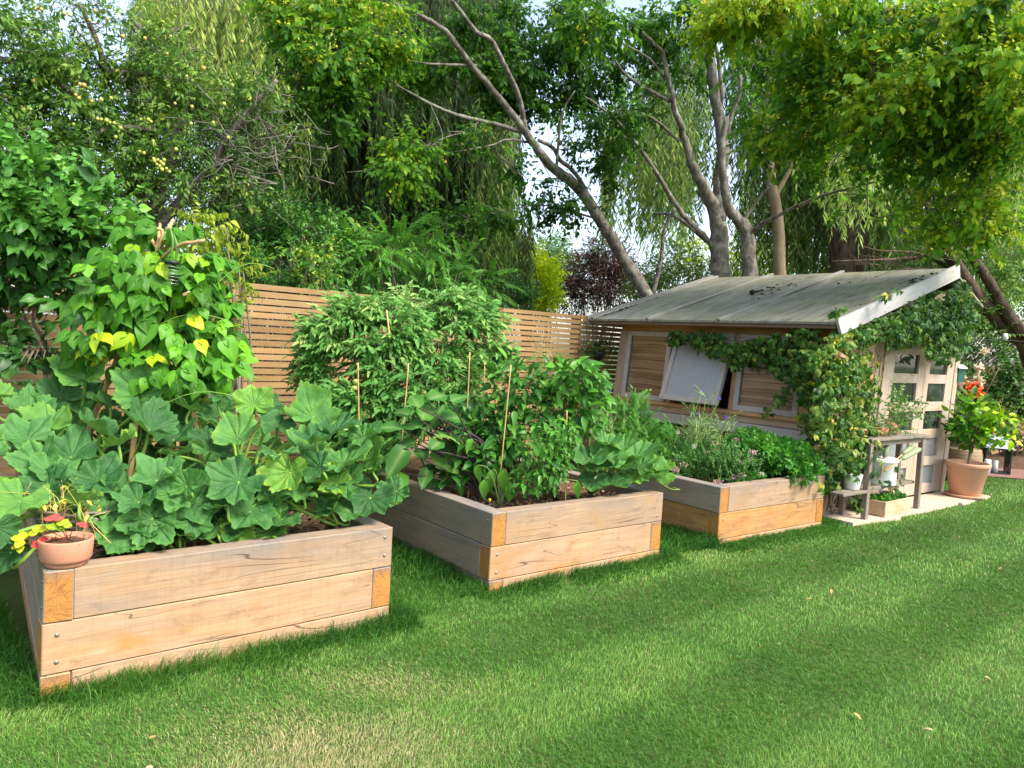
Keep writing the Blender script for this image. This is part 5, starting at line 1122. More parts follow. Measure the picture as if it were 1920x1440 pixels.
# enamel bucket with lid on the lower shelf
c = atplane(1650, 900, shedw(-1.8, -.23, 0), SY); c[2] = .299
o, fn = root('enamel_bucket', 'white enamel storage tin with lid on the lower bench shelf', 'bucket', c)
m = MB(); lathe(m, [(.001, 0), (.132, 0), (.137, .01), (.142, .215), (.147, .22), (.144, .225)], 36, c); m.build('body', M_['white'], o, fn=fn)
m = MB(); lathe(m, [(.151, .222), (.153, .24), (.14, .252), (.03, .264), (.001, .265)], 36, c); ball(m, c + [0, 0, .276], .014, 10); m.build('lid', M_['white'], o, fn=fn)
m = MB(); t = np.linspace(0, np.pi, 16); tube(m, c + np.stack([.118 * np.cos(t), -.118 - .0 * t, .19 - .07 * np.sin(t)], -1), .0025, 5); m.build('handle', M_['bolt'], o, fn=fn)
# ribbed white pot
c = atplane(1597, 920, shedw(-2.6, -.27, 0), SY); c[2] = .299
o, fn = root('ribbed_pot', 'small white ribbed pot with scalloped rim at the shelf end', 'pot', c); m = MB(); n = 60; a = np.linspace(0, 2 * np.pi, n, endpoint=False)
prof = [(.001, 0), (.055, 0), (.06, .01), (.078, .12), (.081, .135), (.074, .135), (.06, .03)]
V = np.array([[(r * (1 + .035 * (k % 3 == 0) * (r > .05)) * math.cos(x), r * (1 + .035 * (k % 3 == 0) * (r > .05)) * math.sin(x), z + (.008 * math.sin(x * 10) if z > .12 else 0)) for k, x in enumerate(a)] for r, z in prof]).reshape(-1, 3)
i = np.arange(len(prof) - 1)[:, None] * n; j = np.arange(n)[None]; m.add(V + c, [np.stack([i + j, i + (j + 1) % n, i + n + (j + 1) % n, i + n + j], -1).reshape(-1, 4)])
m.build('pot', M_['white'], o, True, fn=fn)
# two hand tools with sage green handles leaning in the tin corner
M_['sage'] = plain('sage_cloth', (.26, .31, .17), .8, 20, .3, .3); 
for nm, (x0, y0), (x1, y1), (x2, y2), off, lab in (('hand_tool', (1655, 872), (1658, 858), (1664, 832), .30, 'short upright tool with pale green handle behind the white tin'), ('hand_tool', (1668, 873), (1692, 852), (1716, 833), .34, 'tool with thick sage green handle leaning right of the white tin'), ('hand_tool', (1672, 876), (1690, 861), (1727, 841), .38, 'lower slanting tool with pointed green handle right of the white tin')):
    a, b, e = onwall(x0, y0, 'E', off), onwall(x1, y1, 'E', off), onwall(x2, y2, 'E', off); a = a - nrm(e - a) * .12
    o, fn = root(nm, lab, 'garden tool', a, 'green handled garden tools')
    m = MB(); tube(m, [a, a * .3 + b * .7, b], .007, 7); m.build('shaft', M_['cane'], o, fn=fn)
    m = MB(); tube(m, [b, b * .9 + e * .1, b * .5 + e * .5, b * .1 + e * .9, e], [.012, .024, .026, .022, .006], 10); m.build('handle', M_['sage'], o, fn=fn)
# terracotta saucers and small pots on the top
for i, (px, py, off, kind) in enumerate([(1672, 806, .20, 0), (1640, 812, .24, 1), (1612, 800, .22, 1)]):
    c = onwall(px, py, 'E', off); c[2] = .767
    if kind == 0:
        o, fn = root('terracotta_saucer', 'orange terracotta saucers piled with a tipped dish on the bench top', 'saucer', c); m = MB()
        for k in range(3): lathe(m, [(.001, .016 * k), (.05, .016 * k), (.064, .016 * k + .014), (.058, .015 + .016 * k), (.045, .006 + .016 * k), (.001, .006 + .016 * k)], 24, c)
        m.build('dish', M_['terra'], o, fn=fn); m = MB(); lathe(m, [(.001, 0), (.048, 0), (.062, .016), (.055, .016), (.001, .007)], 24); o2 = m.build('tipped_dish', M_['terra'], o, fn=None); o2.location = (.0, .02, .075); o2.rotation_euler = (.6, .25, 0)
    else:
        o, fn = root('terracotta_pot', ['', 'small low terracotta pot on the bench top half hidden by leaves', 'brown terracotta bowl at the left end of the bench top'][i], 'pot', c); m = MB(); s_ = [1, .85, 1.1][i]
        lathe(m, np.array([(.001, 0), (.05, 0), (.065, .05), (.07, .052), (.072, .068), (.063, .068), (.05, .01), (.001, .01)]) * s_, 24, c); m.build('pot', M_['terra'], o, fn=fn)
b_ = onwall(1650, 838, 'E', .25); b_[2] = .767
o, fn = root('potted_jasmine', 'airy pale leaved plant on the bench top in front of the left door', 'potted plant', b_)
fo.build('foliage', M_['jas'], o, fn=fn); st.build('stem', M_['twig'], o, fn=fn); m = MB(); lathe(m, [(.001, 0), (.05, 0), (.066, .07), (.06, .07), (.045, .05), (.001, .05)], 20, b_); m.build('pot', M_['terra'], o, fn=fn)
# wooden planter trough on the paving
pc = (atz(1622, 968, .03) + atz(1690, 956, .03)) / 2; trg = thing('planter_box', 'small pale wooden planter box with low herbs on the paving', 'planter', tuple(pc + SX * .07 - SY * .10), TH + .02)
w2, d2, h2 = .27, .115, .14
for ys_ in (0, d2 * 2 - .018): m = MB(); box(m, -w2, w2, ys_, ys_ + .018, 0, h2, .003); m.build('long_side', M_['box'], trg, False)
for xs_ in (-w2 + .002, w2 - .02): m = MB(); box(m, xs_, xs_ + .018, .0185, 2 * d2 - .0185, 0.002, h2 - .002, .002); m.build('short_side', M_['box'], trg, False)
m = MB(); box(m, -w2 + .021, w2 - .021, .019, 2 * d2 - .019, .01, h2 - .035); m.build('soil', M_['soil'], trg, False)
g = rng(94); n = 260; pts = np.stack([g.uniform(-w2 + .03, w2 - .03, n), g.uniform(.03, 2 * d2 - .03, n), h2 - .025 + .03 * g.random(n)], -1); m = MB(); scatter(m, g, PARS, pts, .035, (0, 0, .8), (0, -.4, .6), .45, .15, .6); m.build('foliage', M_['parsley'], trg)
n = 40; pts = np.array([.14, .13, h2 + .06]) + g.normal(size=(n, 3)) * [.03, .03, .03]; m = MB(); scatter(m, g, VN, pts, .03, (0, 0, .5), (0, -.5, .6), .75, .12, .8); m.build('flower', leafmat('cream_flower', [(0, (.2, .25, .05)), (.5, (.5, .42, .15)), (1, (.7, .6, .45))], .5, .3), trg)
# hanging pot on the left corner of the shed
c = onwall(1134, 668, 'L', .12); c[:2] += SY[:2] * .1
o, fn = root('hanging_pot', 'small dark hanging pot with trailing plant on the shed corner', 'hanging pot', c); m = MB(); lathe(m, [(.001, -.05), (.04, -.05), (.07, .03), (.075, .05), (.07, .05), (.001, .04)], 20, c); m.build('pot', M_['black'], o, fn=fn)
m = MB(); g = rng(95); pts = c + g.normal(size=(110, 3)) * [.09, .07, .06] + [-.03, 0, .07]; scatter(m, g, VN, pts, .05, (0, 0, -.2), (0, -.4, .7), .25, .15, .8); m.build('foliage', M_['vine'], o, fn=fn)
m = MB(); tube(m, [c + [0, 0, .05], c + SX * .05 + [0, 0, .30], c + SX * .14 + [0, 0, .31]], .004, 6); m.build('bracket', M_['black'], o, fn=fn)
# ------------------------------------------------------------------ lemon tree in a big pot
c = atz(1809, 928, .045); c[2] = .03; rs = 7.6 / 8.2
o, fn = root('potted_lemon_tree', 'small lemon tree in a large terracotta pot by the shed doors', 'potted tree', c)
m = MB(); lathe(m, [(.001, .0), (.18, 0), (.20, .012), (.205, .03), (.19, .03), (.001, .018)], 44, c); m.build('saucer', M_['terra2'], o, fn=fn)
m = MB(); lathe(m, [(.001, .03), (.145, .03), (.150, .036), (.205, .325), (.218, .335), (.226, .345), (.228, .375), (.222, .382), (.205, .380), (.195, .33), (.001, .33)], 52, c + [0, 0, 0]); m.build('pot', M_['terra2'], o, fn=fn)
m = MB(); lathe(m, [(.198, .335), (.1, .345), (.001, .35)], 24, c); m.build('compost', M_['soil'], o, fn=fn)
m = MB(); tr_ = smoothline([c + [.01, 0, .34], c + [.02, 0, .50], c + [.055, 0, .62], c + [.05, .0, .76]], 5); tube(m, tr_, [.016, .013, .012], 8, bump=.06)
g = rng(96)
for _ in range(14): e = c + [.06, 0, .85] + g.normal(size=3) * [.2, .14, .12]; tube(m, smoothline([tr_[-3], tr_[-1] * .5 + e * .5 + [0, 0, .02], e], 3), [.008, .003], 5)
m.build('trunk', M_['twig'], o, fn=fn)
LM = [grid_leaf(1, .55, 6, prof=lambda t: np.sin(np.pi * t ** .8) ** .75, fold=.25, droop=d_, wave=.05, ph=p_) for d_, p_ in ((.3, 0), (.1, 2))]
M_['lemon'] = leafmat('lemon_leaf', [(0, (.015, .06, .008)), (.35, (.035, .12, .012)), (.6, (.11, .26, .02)), (.85, (.30, .45, .03)), (1, (.5, .55, .06))], .3, .3)
fo = MB(); dl_ = c[1]
for (x, y, rx_, ry_, n, tn) in [(1825, 800, 40, 34, 130, .5), (1800, 790, 26, 34, 70, .3), (1850, 815, 34, 26, 75, .58), (1880, 783, 18, 12, 22, .8), (1845, 780, 26, 20, 46, .7), (1830, 760, 24, 12, 22, .55), (1895, 822, 14, 10, 9, .8), (1815, 825, 26, 12, 30, .4)]:
    pts, u = blobpts(g, (x, y, rx_, ry_, dl_, .16), n, 0, .3); scatter(fo, g, LM, pts, .085, u * .8 + np.array([0, -.1, .1]), np.array([0, -.4, .8]), tn + .12 * u[:, 2], .12, .5)
fo.build('foliage', M_['lemon'], o, fn=fn)
M_['lemonf'] = plain('lemon_peel', (.50, .52, .05), .35, 20, .1, .1, dark=(.3, .42, .04))
for (x, y) in ((1879, 797), (1862, 806)): m = MB(); ball(m, P(x, y, dl_ - .1), .03, 14, 1.15); m.build('lemon', M_['lemonf'], o, fn=fn)
# round ceramic pot behind
c = atz(1822, 880, 0.0); c = P(1806, 868, 9.6); c[2] = .0
o, fn = root('round_planter', 'round tan banded planter behind the lemon tree', 'planter', c); m = MB()
z = np.linspace(0, 1, 30); lathe(m, [(.001, 0)] + [((.13 + .08 * math.sin(np.pi * (.12 + .62 * t))) * (1 + .012 * math.sin(60 * t)), .42 * t) for t in z] + [(.15, .41), (.001, .38)], 40, c); m.build('pot', plain('tan_glaze', (.30, .20, .11), .6, 6, .3, .2, dark=(.2, .13, .07)), o, fn=fn)
fo = MB(); g = rng(97); pts, u = blobpts(g, (1815, 775, 40, 45, 9.7, .25), 260, 0, .3); scatter(fo, g, VN, pts, .085, u * .6 + np.array([0, 0, .4]), np.array([0, -.4, .8]), .45 + .15 * u[:, 2], .12, .5); fo.build('foliage', M_['vine'], o, fn=fn)
# red flower spike and pale roses behind
M_['redfl'] = leafmat('red_flower', [(0, (.45, .03, .01)), (.6, (.70, .08, .02)), (1, (.8, .2, .06))], .5, .3)
b_ = P(1826, 820, 9.9); b_[2] = 0; o, fn = root('red_canna', 'bright red flower spike rising behind the lemon tree', 'flower', b_)
m = MB(); g = rng(98)
for (x, y, r, n) in ((1822, 728, .05, 50), (1828, 742, .06, 60), (1818, 734, .045, 30), (1834, 748, .03, 14)): scatter(m, g, LM, P(x, y, 9.8) + g.normal(size=(n, 3)) * r * .6, .06, (0, 0, .4), (0, -.6, .5), .55, .2, .9)
m.build('flower', M_['redfl'], o, fn=fn); m = MB(); tube(m, [b_, b_ * .5 + P(1826, 745, 9.8) * .5, P(1826, 740, 9.8)], .008, 6); m.build('stem', M_['stemg'], o, fn=fn)
b_ = P(1850, 800, 10.6); b_[2] = 0; o, fn = root('rose_bush', 'bush with pale pink and cream blooms right of the shed', 'bush', b_); m = MB(); fo = MB()
M_['blush'] = leafmat('blush_rose', [(0, (.6, .35, .28)), (.6, (.72, .55, .42)), (1, (.8, .7, .6))], .6, .3)
pts, u = blobpts(g, (1815, 705, 24, 28, 10.4, .3), 240, 0, .3); scatter(fo, g, VN, pts, .06, u * .6 + np.array([0, 0, .2]), np.array([0, -.4, .8]), .4, .15, .6); fo.build('foliage', M_['vine'], o, fn=fn)
for (x, y, r) in ((1830, 710, .05), (1838, 716, .05), (1802, 720, .05), (1802, 706, .035), (1822, 722, .03), (1836, 690, .05), (1846, 660, .05)): scatter(m, g, LM, P(x, y, 10.1) + randdirs(g, 36) * r * .7, .05, (0, 0, .5), (0, -.6, .5), .6, .25, 1.)
m.build('flower', M_['blush'], o, fn=fn); m = MB()
for k in range(6): tube(m, smoothline([b_, b_ * .5 + P(1830, 690, 10.4) * .5 + g.normal(size=3) * .1, P(1830 + 20 * g.normal(), 690, 10.4)], 3), [.01, .005], 5)
m.build('stem', M_['twig'], o, fn=fn)
# floor lantern with a candle, second candle
lc = atz(1864, 887, .0); lc[2] = 0.004
ln_ = thing('floor_lantern', 'tall black framed glass lantern with pale metal roof beside the path', 'lantern', tuple(lc), -.35)
k = lc[1] / FPX * .98; hw, hh = .15, .36
m = MB()
for sx in (-1, 1):
    for sy in (-1, 1): box(m, sx * hw - .008, sx * hw + .008, sy * hw - .008, sy * hw + .008, .0, hh, .002)
for z0 in (.0, hh - .02):
    for sg in (-1, 1): box(m, -hw + .009, hw - .009, sg * hw - .006, sg * hw + .006, z0 + .002, z0 + .018); box(m, sg * hw - .006, sg * hw + .006, -hw + .009, hw - .009, z0 + .002, z0 + .018)
box(m, -hw + .007, hw - .007, -hw + .007, hw - .007, .003, .01)
m.build('frame', M_['black'], ln_, False)
m = MB(); hexa(m, [(-.18, -.18, hh + .002), (.18, -.18, hh + .002), (.18, .18, hh + .002), (-.18, .18, hh + .002), (-.09, -.09, hh + .15), (.09, -.09, hh + .15), (.09, .09, hh + .15), (-.09, .09, hh + .15)]); m.build('roof', plain('galvanised', (.42, .44, .48), .4, 12, .2, .05, metal=.4), ln_, False)
N = NT('clear_glass'); gl_ = N.n('ShaderNodeBsdfGlossy'); gl_.inputs[1].default_value = .03; tp_ = N.n('ShaderNodeBsdfTransparent'); fr = N.n('ShaderNodeFresnel'); fr.inputs[0].default_value = 1.15; mx = N.n('ShaderNodeMixShader'); N.t.links.new(fr.outputs[0], mx.inputs[0]); N.t.links.new(tp_.outputs[0], mx.inputs[1]); N.t.links.new(gl_.outputs[0], mx.inputs[2]); M_['clear'] = N.done(mx.outputs[0])
for (x0, x1, y0, y1) in ((-hw + .01, hw - .01, -hw - .001, -hw + .001), (-hw + .01, hw - .01, hw - .001, hw + .001), (-hw - .001, -hw + .001, -hw + .01, hw - .01), (hw - .001, hw + .001, -hw + .01, hw - .01)): m = MB(); box(m, x0, x1, y0, y1, .02, hh - .02); m.build('glass_pane', M_['clear'], ln_, False)
def candle(c, r, h, lab):
    o, fn = root('candle', lab, 'candle', c); m = MB(); lathe(m, [(.001, 0), (r, 0), (r, h), (r * .8, h + .004), (r * .5, h - .008), (.001, h - .01)], 24, c); m.build('wax', M_['white'], o, fn=fn); m = MB(); tube(m, [c + [0, 0, h - .01], c + [.003, 0, h + .015]], .002, 5); m.build('wick', M_['black'], o, fn=fn)
candle(lc + [0, 0, .012], .038, .16, 'white pillar candle inside the floor lantern')
candle(atz(1850, 889, .004), .04, .20, 'white pillar candle standing on the ground left of the floor lantern')
# retaining bed and planting at the right
rb0 = P(1858, 845, 12.2); rb0[2] = 0
rbd = thing('raised_bed', 'low dark timber raised bed at the far right under shrubs', 'raised bed', tuple(rb0), .12)
for k in range(3): 
    m = MB(); box(m, 0, 3.2, 0, .12, .2 * k, .2 * k + .196, .004); Vt = m.v[0]; m.build('timber', [M_['oak']], rbd, False)
    m = MB(); box(m, 0, 2.0, -.12, 0, .2 * k, .2 * k + .196, .004); oo = m.build('timber', [M_['oak']], rbd, False); oo.location = (-.002, .002, 0); oo.rotation_euler.z = R(90)
m = MB(); box(m, .13, 3.1, .13, 1.9, .2, .5); m.build('soil', M_['soil'], rbd, False)
def bush(name, lab, cat, blobs, protos, size, mat, tn, base, seed, spread=.6, clumps=0, stem=True, group=None, tv=.15, axis=(0, -.1, .2), nst=14, droop=0):
    g = rng(seed); o, fn = root(name, lab, cat, base, group); fo = MB(); st = MB(); base = np.asarray(base, float)
    for b in blobs:
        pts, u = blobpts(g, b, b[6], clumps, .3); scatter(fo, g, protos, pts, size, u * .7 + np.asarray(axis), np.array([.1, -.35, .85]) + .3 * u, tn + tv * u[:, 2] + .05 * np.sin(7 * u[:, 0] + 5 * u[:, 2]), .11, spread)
        if stem:
            for p in pts[:nst]: tube(st, smoothline([base + g.normal(size=3) * [.05, .05, 0], base * .5 + p * .5 + g.normal(size=3) * .12, p], 4), [.018, .01, .004], 5, tint=g.random())
    fo.build('foliage', mat, o, fn=fn)
    if st.n: st.build('stem', M_['twig'], o, fn=fn)
    return o
g = rng(99); LSP = [spray(g, VN[i % 3], 8, 1., .30, 55, .3, .5, .008) for i in range(5)]
bush('dark_shrub', 'dark leafy shrub in the far right raised bed', 'shrub', [(1905, 720, 45, 50, 12.9, .6, 330), (1890, 750, 30, 22, 12.6, .4, 130)], LSP, .22, M_['vine'], .26, rb0 + [1.2, .8, .4], 110)
bush('low_shrub', 'low green plants over mulch beside the brick path', 'shrub', [(1905, 800, 24, 16, 11.6, .4, 70), (1870, 770, 20, 14, 11.9, .3, 50), (1915, 830, 12, 14, 11.4, .2, 20)], LSP, .17, M_['vine'], .6, P(1900, 850, 11.5) * [1, 1, 0], 111)
m = MB(); c = P(1885, 850, 11.2) * [1, 1, 0]; n_ = 18; X, Y = np.meshgrid(np.linspace(-1, 1, n_), np.linspace(-1, 1, n_)); Z = .30 * np.clip(1 - np.hypot(X, Y), 0, 1) ** .6 + .02 * rng(4).normal(size=X.shape); i = np.arange(n_ - 1)[:, None] * n_ + np.arange(n_ - 1)[None]
m.add(np.stack([c[0] + .9 + X * 1.3, c[1] + Y * .6 + .2, Z - .02], -1).reshape(-1, 3), [np.stack([i, i + 1, i + n_ + 1, i + n_], -1).reshape(-1, 4)]); o = m.build('mulch_mound', M_['earth']); o['kind'] = 'structure'
# green nest box by the door post and festoon bulb
c = onwall(1799, 700, 'E', -.05); c = shedw(.27, -.02, c[2])
o, fn = root('green_feeder', 'small dark green box fixed beside the right door post', 'feeder', c); m = MB(); hexa(m, np.array([(-.05, -.06, -.13), (.05, -.06, -.13), (.05, .03, -.13), (-.05, .03, -.13), (-.05, -.06, .07), (.05, -.06, .07), (.05, .03, .11), (-.05, .03, .11)]) * .75 + c); m.build('box', plain('green_paint', (.03, .13, .09), .45, 20, .2), o, False, fn=fn)
m = MB(); hexa(m, np.array([(-.065, -.09, .075), (.065, -.09, .075), (.065, .035, .12), (-.065, .035, .12), (-.065, -.09, .09), (.065, -.09, .09), (.065, .035, .135), (-.065, .035, .135)]) * .75 + c); m.build('roof', M_['white'], o, False, fn=fn)
a, b, e = P(1780, 640, 10.5), P(1884, 640, 11), P(1960, 648, 11.5); o, fn = root('festoon_light', 'single white bulb holder on a dark cable at the far right', 'light', a); m = MB(); tube(m, smoothline([a, b + [0, 0, .02], e], 6), .006, 5); m.build('cable', M_['black'], o, fn=fn); m = MB(); lathe(m, [(.001, -.04), (.025, -.035), (.04, .0), (.03, .06), (.001, .065)], 14, b + [0, 0, .05]); m.build('bulb', M_['white'], o, fn=fn)
# ------------------------------------------------------------------ trees
M_['bark'] = barkmat('pale_grey_bark', (.215, .19, .15), (.06, .05, .04), (.31, .30, .24), 16, bump=1.)
M_['bark2'] = barkmat('dark_ridged_bark', (.13, .09, .06), (.035, .024, .018), None, 12, bump=1.)
M_['bark3'] = barkmat('tan_bark', (.36, .27, .17), (.22, .16, .10), (.2, .18, .09), 6)
M_['tl'] = leafmat('tree_leaf', [(0, (.010, .035, .008)), (.3, (.025, .08, .012)), (.52, (.055, .15, .02)), (.74, (.13, .27, .03)), (.9, (.22, .36, .035)), (1, (.36, .44, .05))], .45, .56)
M_['catkin'] = leafmat('yellow_seed_wing', [(0, (.26, .36, .04)), (.5, (.42, .46, .05)), (1, (.50, .42, .08))], .6, .4)
M_['plumleaf'] = leafmat('plum_leaf', [(0, (.012, .035, .010)), (.35, (.04, .10, .018)), (.6, (.095, .19, .035)), (.82, (.18, .28, .055)), (1, (.36, .38, .07))], .45, .32)
M_['willow'] = leafmat('willow_leaf', [(0, (.012, .034, .010)), (.35, (.045, .10, .025)), (.6, (.16, .27, .065)), (.82, (.32, .44, .11)), (1, (.45, .52, .14))], .5, .35)
M_['lilac'] = leafmat('lilac_leaf', [(0, (.02, .07, .016)), (.3, (.05, .15, .028)), (.55, (.10, .25, .045)), (.85, (.18, .36, .06)), (1, (.3, .42, .1))], .38, .3, vein=(.2, .34, .1), veinw=.35)
M_['hedge'] = leafmat('shrub_leaf', [(0, (.010, .04, .010)), (.35, (.028, .09, .018)), (.6, (.06, .17, .03)), (.85, (.15, .28, .045)), (1, (.34, .38, .06))], .38, .3)
M_['ash'] = leafmat('pinnate_leaf', [(0, (.014, .05, .010)), (.35, (.034, .11, .018)), (.6, (.075, .20, .032)), (.85, (.14, .31, .05)), (1, (.27, .38, .06))], .45, .33)
M_['gold'] = leafmat('golden_leaf', [(0, (.18, .30, .015)), (.5, (.42, .56, .025)), (1, (.65, .70, .06))], .5, .4)
M_['purple'] = leafmat('purple_leaf', [(0, (.012, .006, .008)), (.5, (.04, .016, .020)), (1, (.13, .055, .06))], .4, .2)
M_['farg'] = leafmat('far_green_leaf', [(0, (.03, .07, .02)), (.5, (.08, .16, .04)), (1, (.2, .3, .07))], .6, .3)
q2 = grid_leaf(1, .62, 3, prof=lambda t: np.interp(t, [0, .5, 1], [.05, 1, 0]), fold=.3, droop=.2)
g = rng(120); HSP = [spray(g, q2, 9, 1., .27, 55, .25, .5, .006) for _ in range(7)]
CK = [combine([(q2, rz(k * 1.3) @ rx(-.6 - .4 * g.random()) * .3, (.05 * g.normal(), -.12 * k, .03 * g.normal()), .12 * g.normal()) for k in range(6)]) for _ in range(4)]
def tree_limbs(specs, K_=1.0):
    m = MB()
    for i, (pts, r) in enumerate(specs):
        p = np.array([P(*q) for q in pts]); p = smoothline(p, 5); n = len(p); gg = rng(i + 5)
        p[1:-1] += gg.normal(size=(n - 2, 3)) * np.asarray(r)[0] * .035
        tube(m, p, np.asarray(r) * K_, 10 if max(r) > .05 else 6, bump=.03, seed=i)
    return m
def crown(fo, g, blobs, protos, size, axis, nb, tv=.18, spread=.55, clumps=10, cat=None, tw=None, alls=None):
    for b in blobs:
        pts, u = blobpts(g, b, int(b[6]), b[8] if len(b) > 8 else clumps, .3)
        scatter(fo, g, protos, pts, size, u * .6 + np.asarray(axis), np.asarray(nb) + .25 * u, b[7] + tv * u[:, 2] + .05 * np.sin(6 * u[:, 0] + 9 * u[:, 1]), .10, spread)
        if alls is not None: alls.append((b, pts, u))
def twigs(m, g, pts, c, n, r=.006, jit=.15):
    for p in pts[g.integers(0, len(pts), n)]:
        tube(m, smoothline([c + g.normal(size=3) * jit, (c + p) / 2 + g.normal(size=3) * jit * .6, p], 3), [r, r * .4], 4)
# --- the multi-stemmed tree behind the shed (pale bark, yellow seed clusters)
gb = P(1350, 560, 11.6); gb[2] = 0
D = 11.5
limbs = [([(1228, 575, D), (1180, 500, D), (1130, 420, 11.2), (1085, 352, 11), (1040, 318, 10.8), (1015, 290, 10.6), (985, 245, 10.4), (945, 195, 10.2), (915, 160, 10), (870, 105, 9.7), (835, 60, 9.5), (800, 35, 9.3), (735, 3, 9.1)], [.16, .135, .10, .075, .055, .03]),
 ([(985, 245, 10.4), (972, 180, 10.2), (943, 117, 9.9), (920, 75, 9.7), (893, 60, 9.6), (870, 30, 9.4), (843, -5, 9.2)], [.06, .055, .045, .04]),
 ([(977, 247, 10.4), (930, 233, 10.2), (873, 220, 10), (840, 210, 9.9), (807, 195, 9.8), (780, 180, 9.7), (740, 157, 9.5), (707, 127, 9.4)], [.05, .04, .03, .012]),
 ([(993, 267, 10.5), (950, 262, 10.3), (920, 273, 10.2), (840, 287, 9.9), (790, 297, 9.7)], [.03, .025, .015, .006]),
 ([(893, 123, 9.9), (860, 122, 9.7), (810, 120, 9.5), (750, 112, 9.3)], [.035, .026, .016]),
 ([(1118, 400, 11.2), (1107, 373, 11.2), (1087, 337, 11.1), (1067, 313, 11), (1050, 300, 10.9), (1037, 277, 10.8), (1010, 263, 10.6)], [.06, .05, .05, .04]),
 ([(1043, 322, 10.8), (1047, 270, 10.8), (1055, 210, 10.7), (1078, 170, 10.6)], [.035, .028, .012]),
 ([(1125, 412, 11.2), (1060, 393, 10.9), (1010, 385, 10.7), (930, 397, 10.4)], [.03, .022, .008]),
 ([(807, 195, 9.8), (830, 260, 9.6), (800, 300, 9.5)], [.012, .006]), ([(873, 247, 9.9), (820, 265, 9.7), (785, 305, 9.6)], [.018, .006]), ([(740, 192, 9.5), (700, 170, 9.4), (690, 150, 9.4)], [.01, .006]),
 # central stem
 ([(1358, 575, D), (1352, 520, D), (1348, 460, D), (1342, 400, D), (1322, 358, 11.4), (1300, 315, 11.3), (1284, 265, 11.2), (1265, 200, 11), (1250, 135, 10.8), (1240, 95, 10.7), (1205, 60, 10.5)], [.27, .24, .19, .13, .09, .06, .045, .03]),
 ([(1348, 420, D), (1350, 335, D), (1355, 280, 11.4), (1350, 230, 11.4), (1340, 180, 11.3), (1332, 110, 11.2), (1330, 20, 11)], [.17, .15, .13, .12, .09]),
 ([(1350, 235, 11.4), (1352, 170, 11.3), (1345, 100, 11.2), (1328, 50, 11)], [.06, .05, .04]), ([(1355, 290, 11.4), (1372, 215, 11.3), (1388, 165, 11.2), (1378, 90, 11), (1370, 40, 10.8)], [.055, .05, .04, .03]),
 ([(1385, 160, 11.2), (1418, 110, 11.1), (1408, 60, 11), (1395, 0, 10.8)], [.05, .04, .03]), ([(1420, 112, 11.1), (1428, 60, 11), (1450, 10, 10.8)], [.035, .02]),
 ([(1345, 475, D), (1318, 440, 11.4), (1280, 402, 11.2), (1250, 357, 11), (1220, 307, 10.8), (1190, 267, 10.6), (1160, 230, 10.4), (1120, 197, 10.2), (1095, 180, 10)], [.07, .06, .055, .045, .03, .015]),
 ([(1257, 190, 11), (1207, 163, 10.8), (1173, 140, 10.6), (1147, 103, 10.4)], [.045, .035, .02]), ([(1247, 150, 10.9), (1225, 118, 10.7), (1207, 103, 10.6), (1153, 73, 10.4)], [.03, .02]), ([(1273, 265, 11.2), (1235, 230, 11), (1205, 213, 10.8), (1170, 205, 10.6)], [.035, .02]),
 # right stem
 ([(1412, 570, 11.2), (1405, 500, 11.2), (1402, 440, 11.2), (1385, 412, 11.2), (1367, 393, 11.2), (1357, 340, 11.1), (1352, 285, 11), (1362, 220, 11)], [.20, .17, .14, .11, .09, .06]),
 ([(1402, 440, 11.2), (1430, 420, 11), (1470, 398, 10.6), (1540, 368, 10), (1600, 352, 9.5), (1680, 330, 9)], [.06, .045, .03, .015]),
 ([(1385, 430, 11.2), (1410, 390, 11.2), (1445, 345, 11)], [.05, .03]),
 # overhanging limbs at right
 ([(1440, 130, 10.8), (1500, 110, 9.6), (1590, 20, 8.5), (1700, 28, 7.8), (1760, 55, 7.4)], [.05, .035, .02, .01]), ([(1560, 160, 9), (1640, 70, 8), (1720, 65, 7.6), (1795, 75, 7.2)], [.03, .02, .01]), ([(1470, 230, 10), (1600, 255, 8.8), (1740, 250, 8), (1920, 262, 7.4)], [.04, .03, .015]),
 ([(1222, 560, D), (1240, 480, 11.4), (1245, 430, 11.3), (1265, 390, 11.2)], [.06, .045, .03]), ([(1345, 470, D), (1310, 440, D), (1265, 405, D), (1225, 400, 11.6)], [.05, .035])]
m = tree_limbs(limbs, .62)
fo = MB(); ck = MB(); g = rng(121); al = []
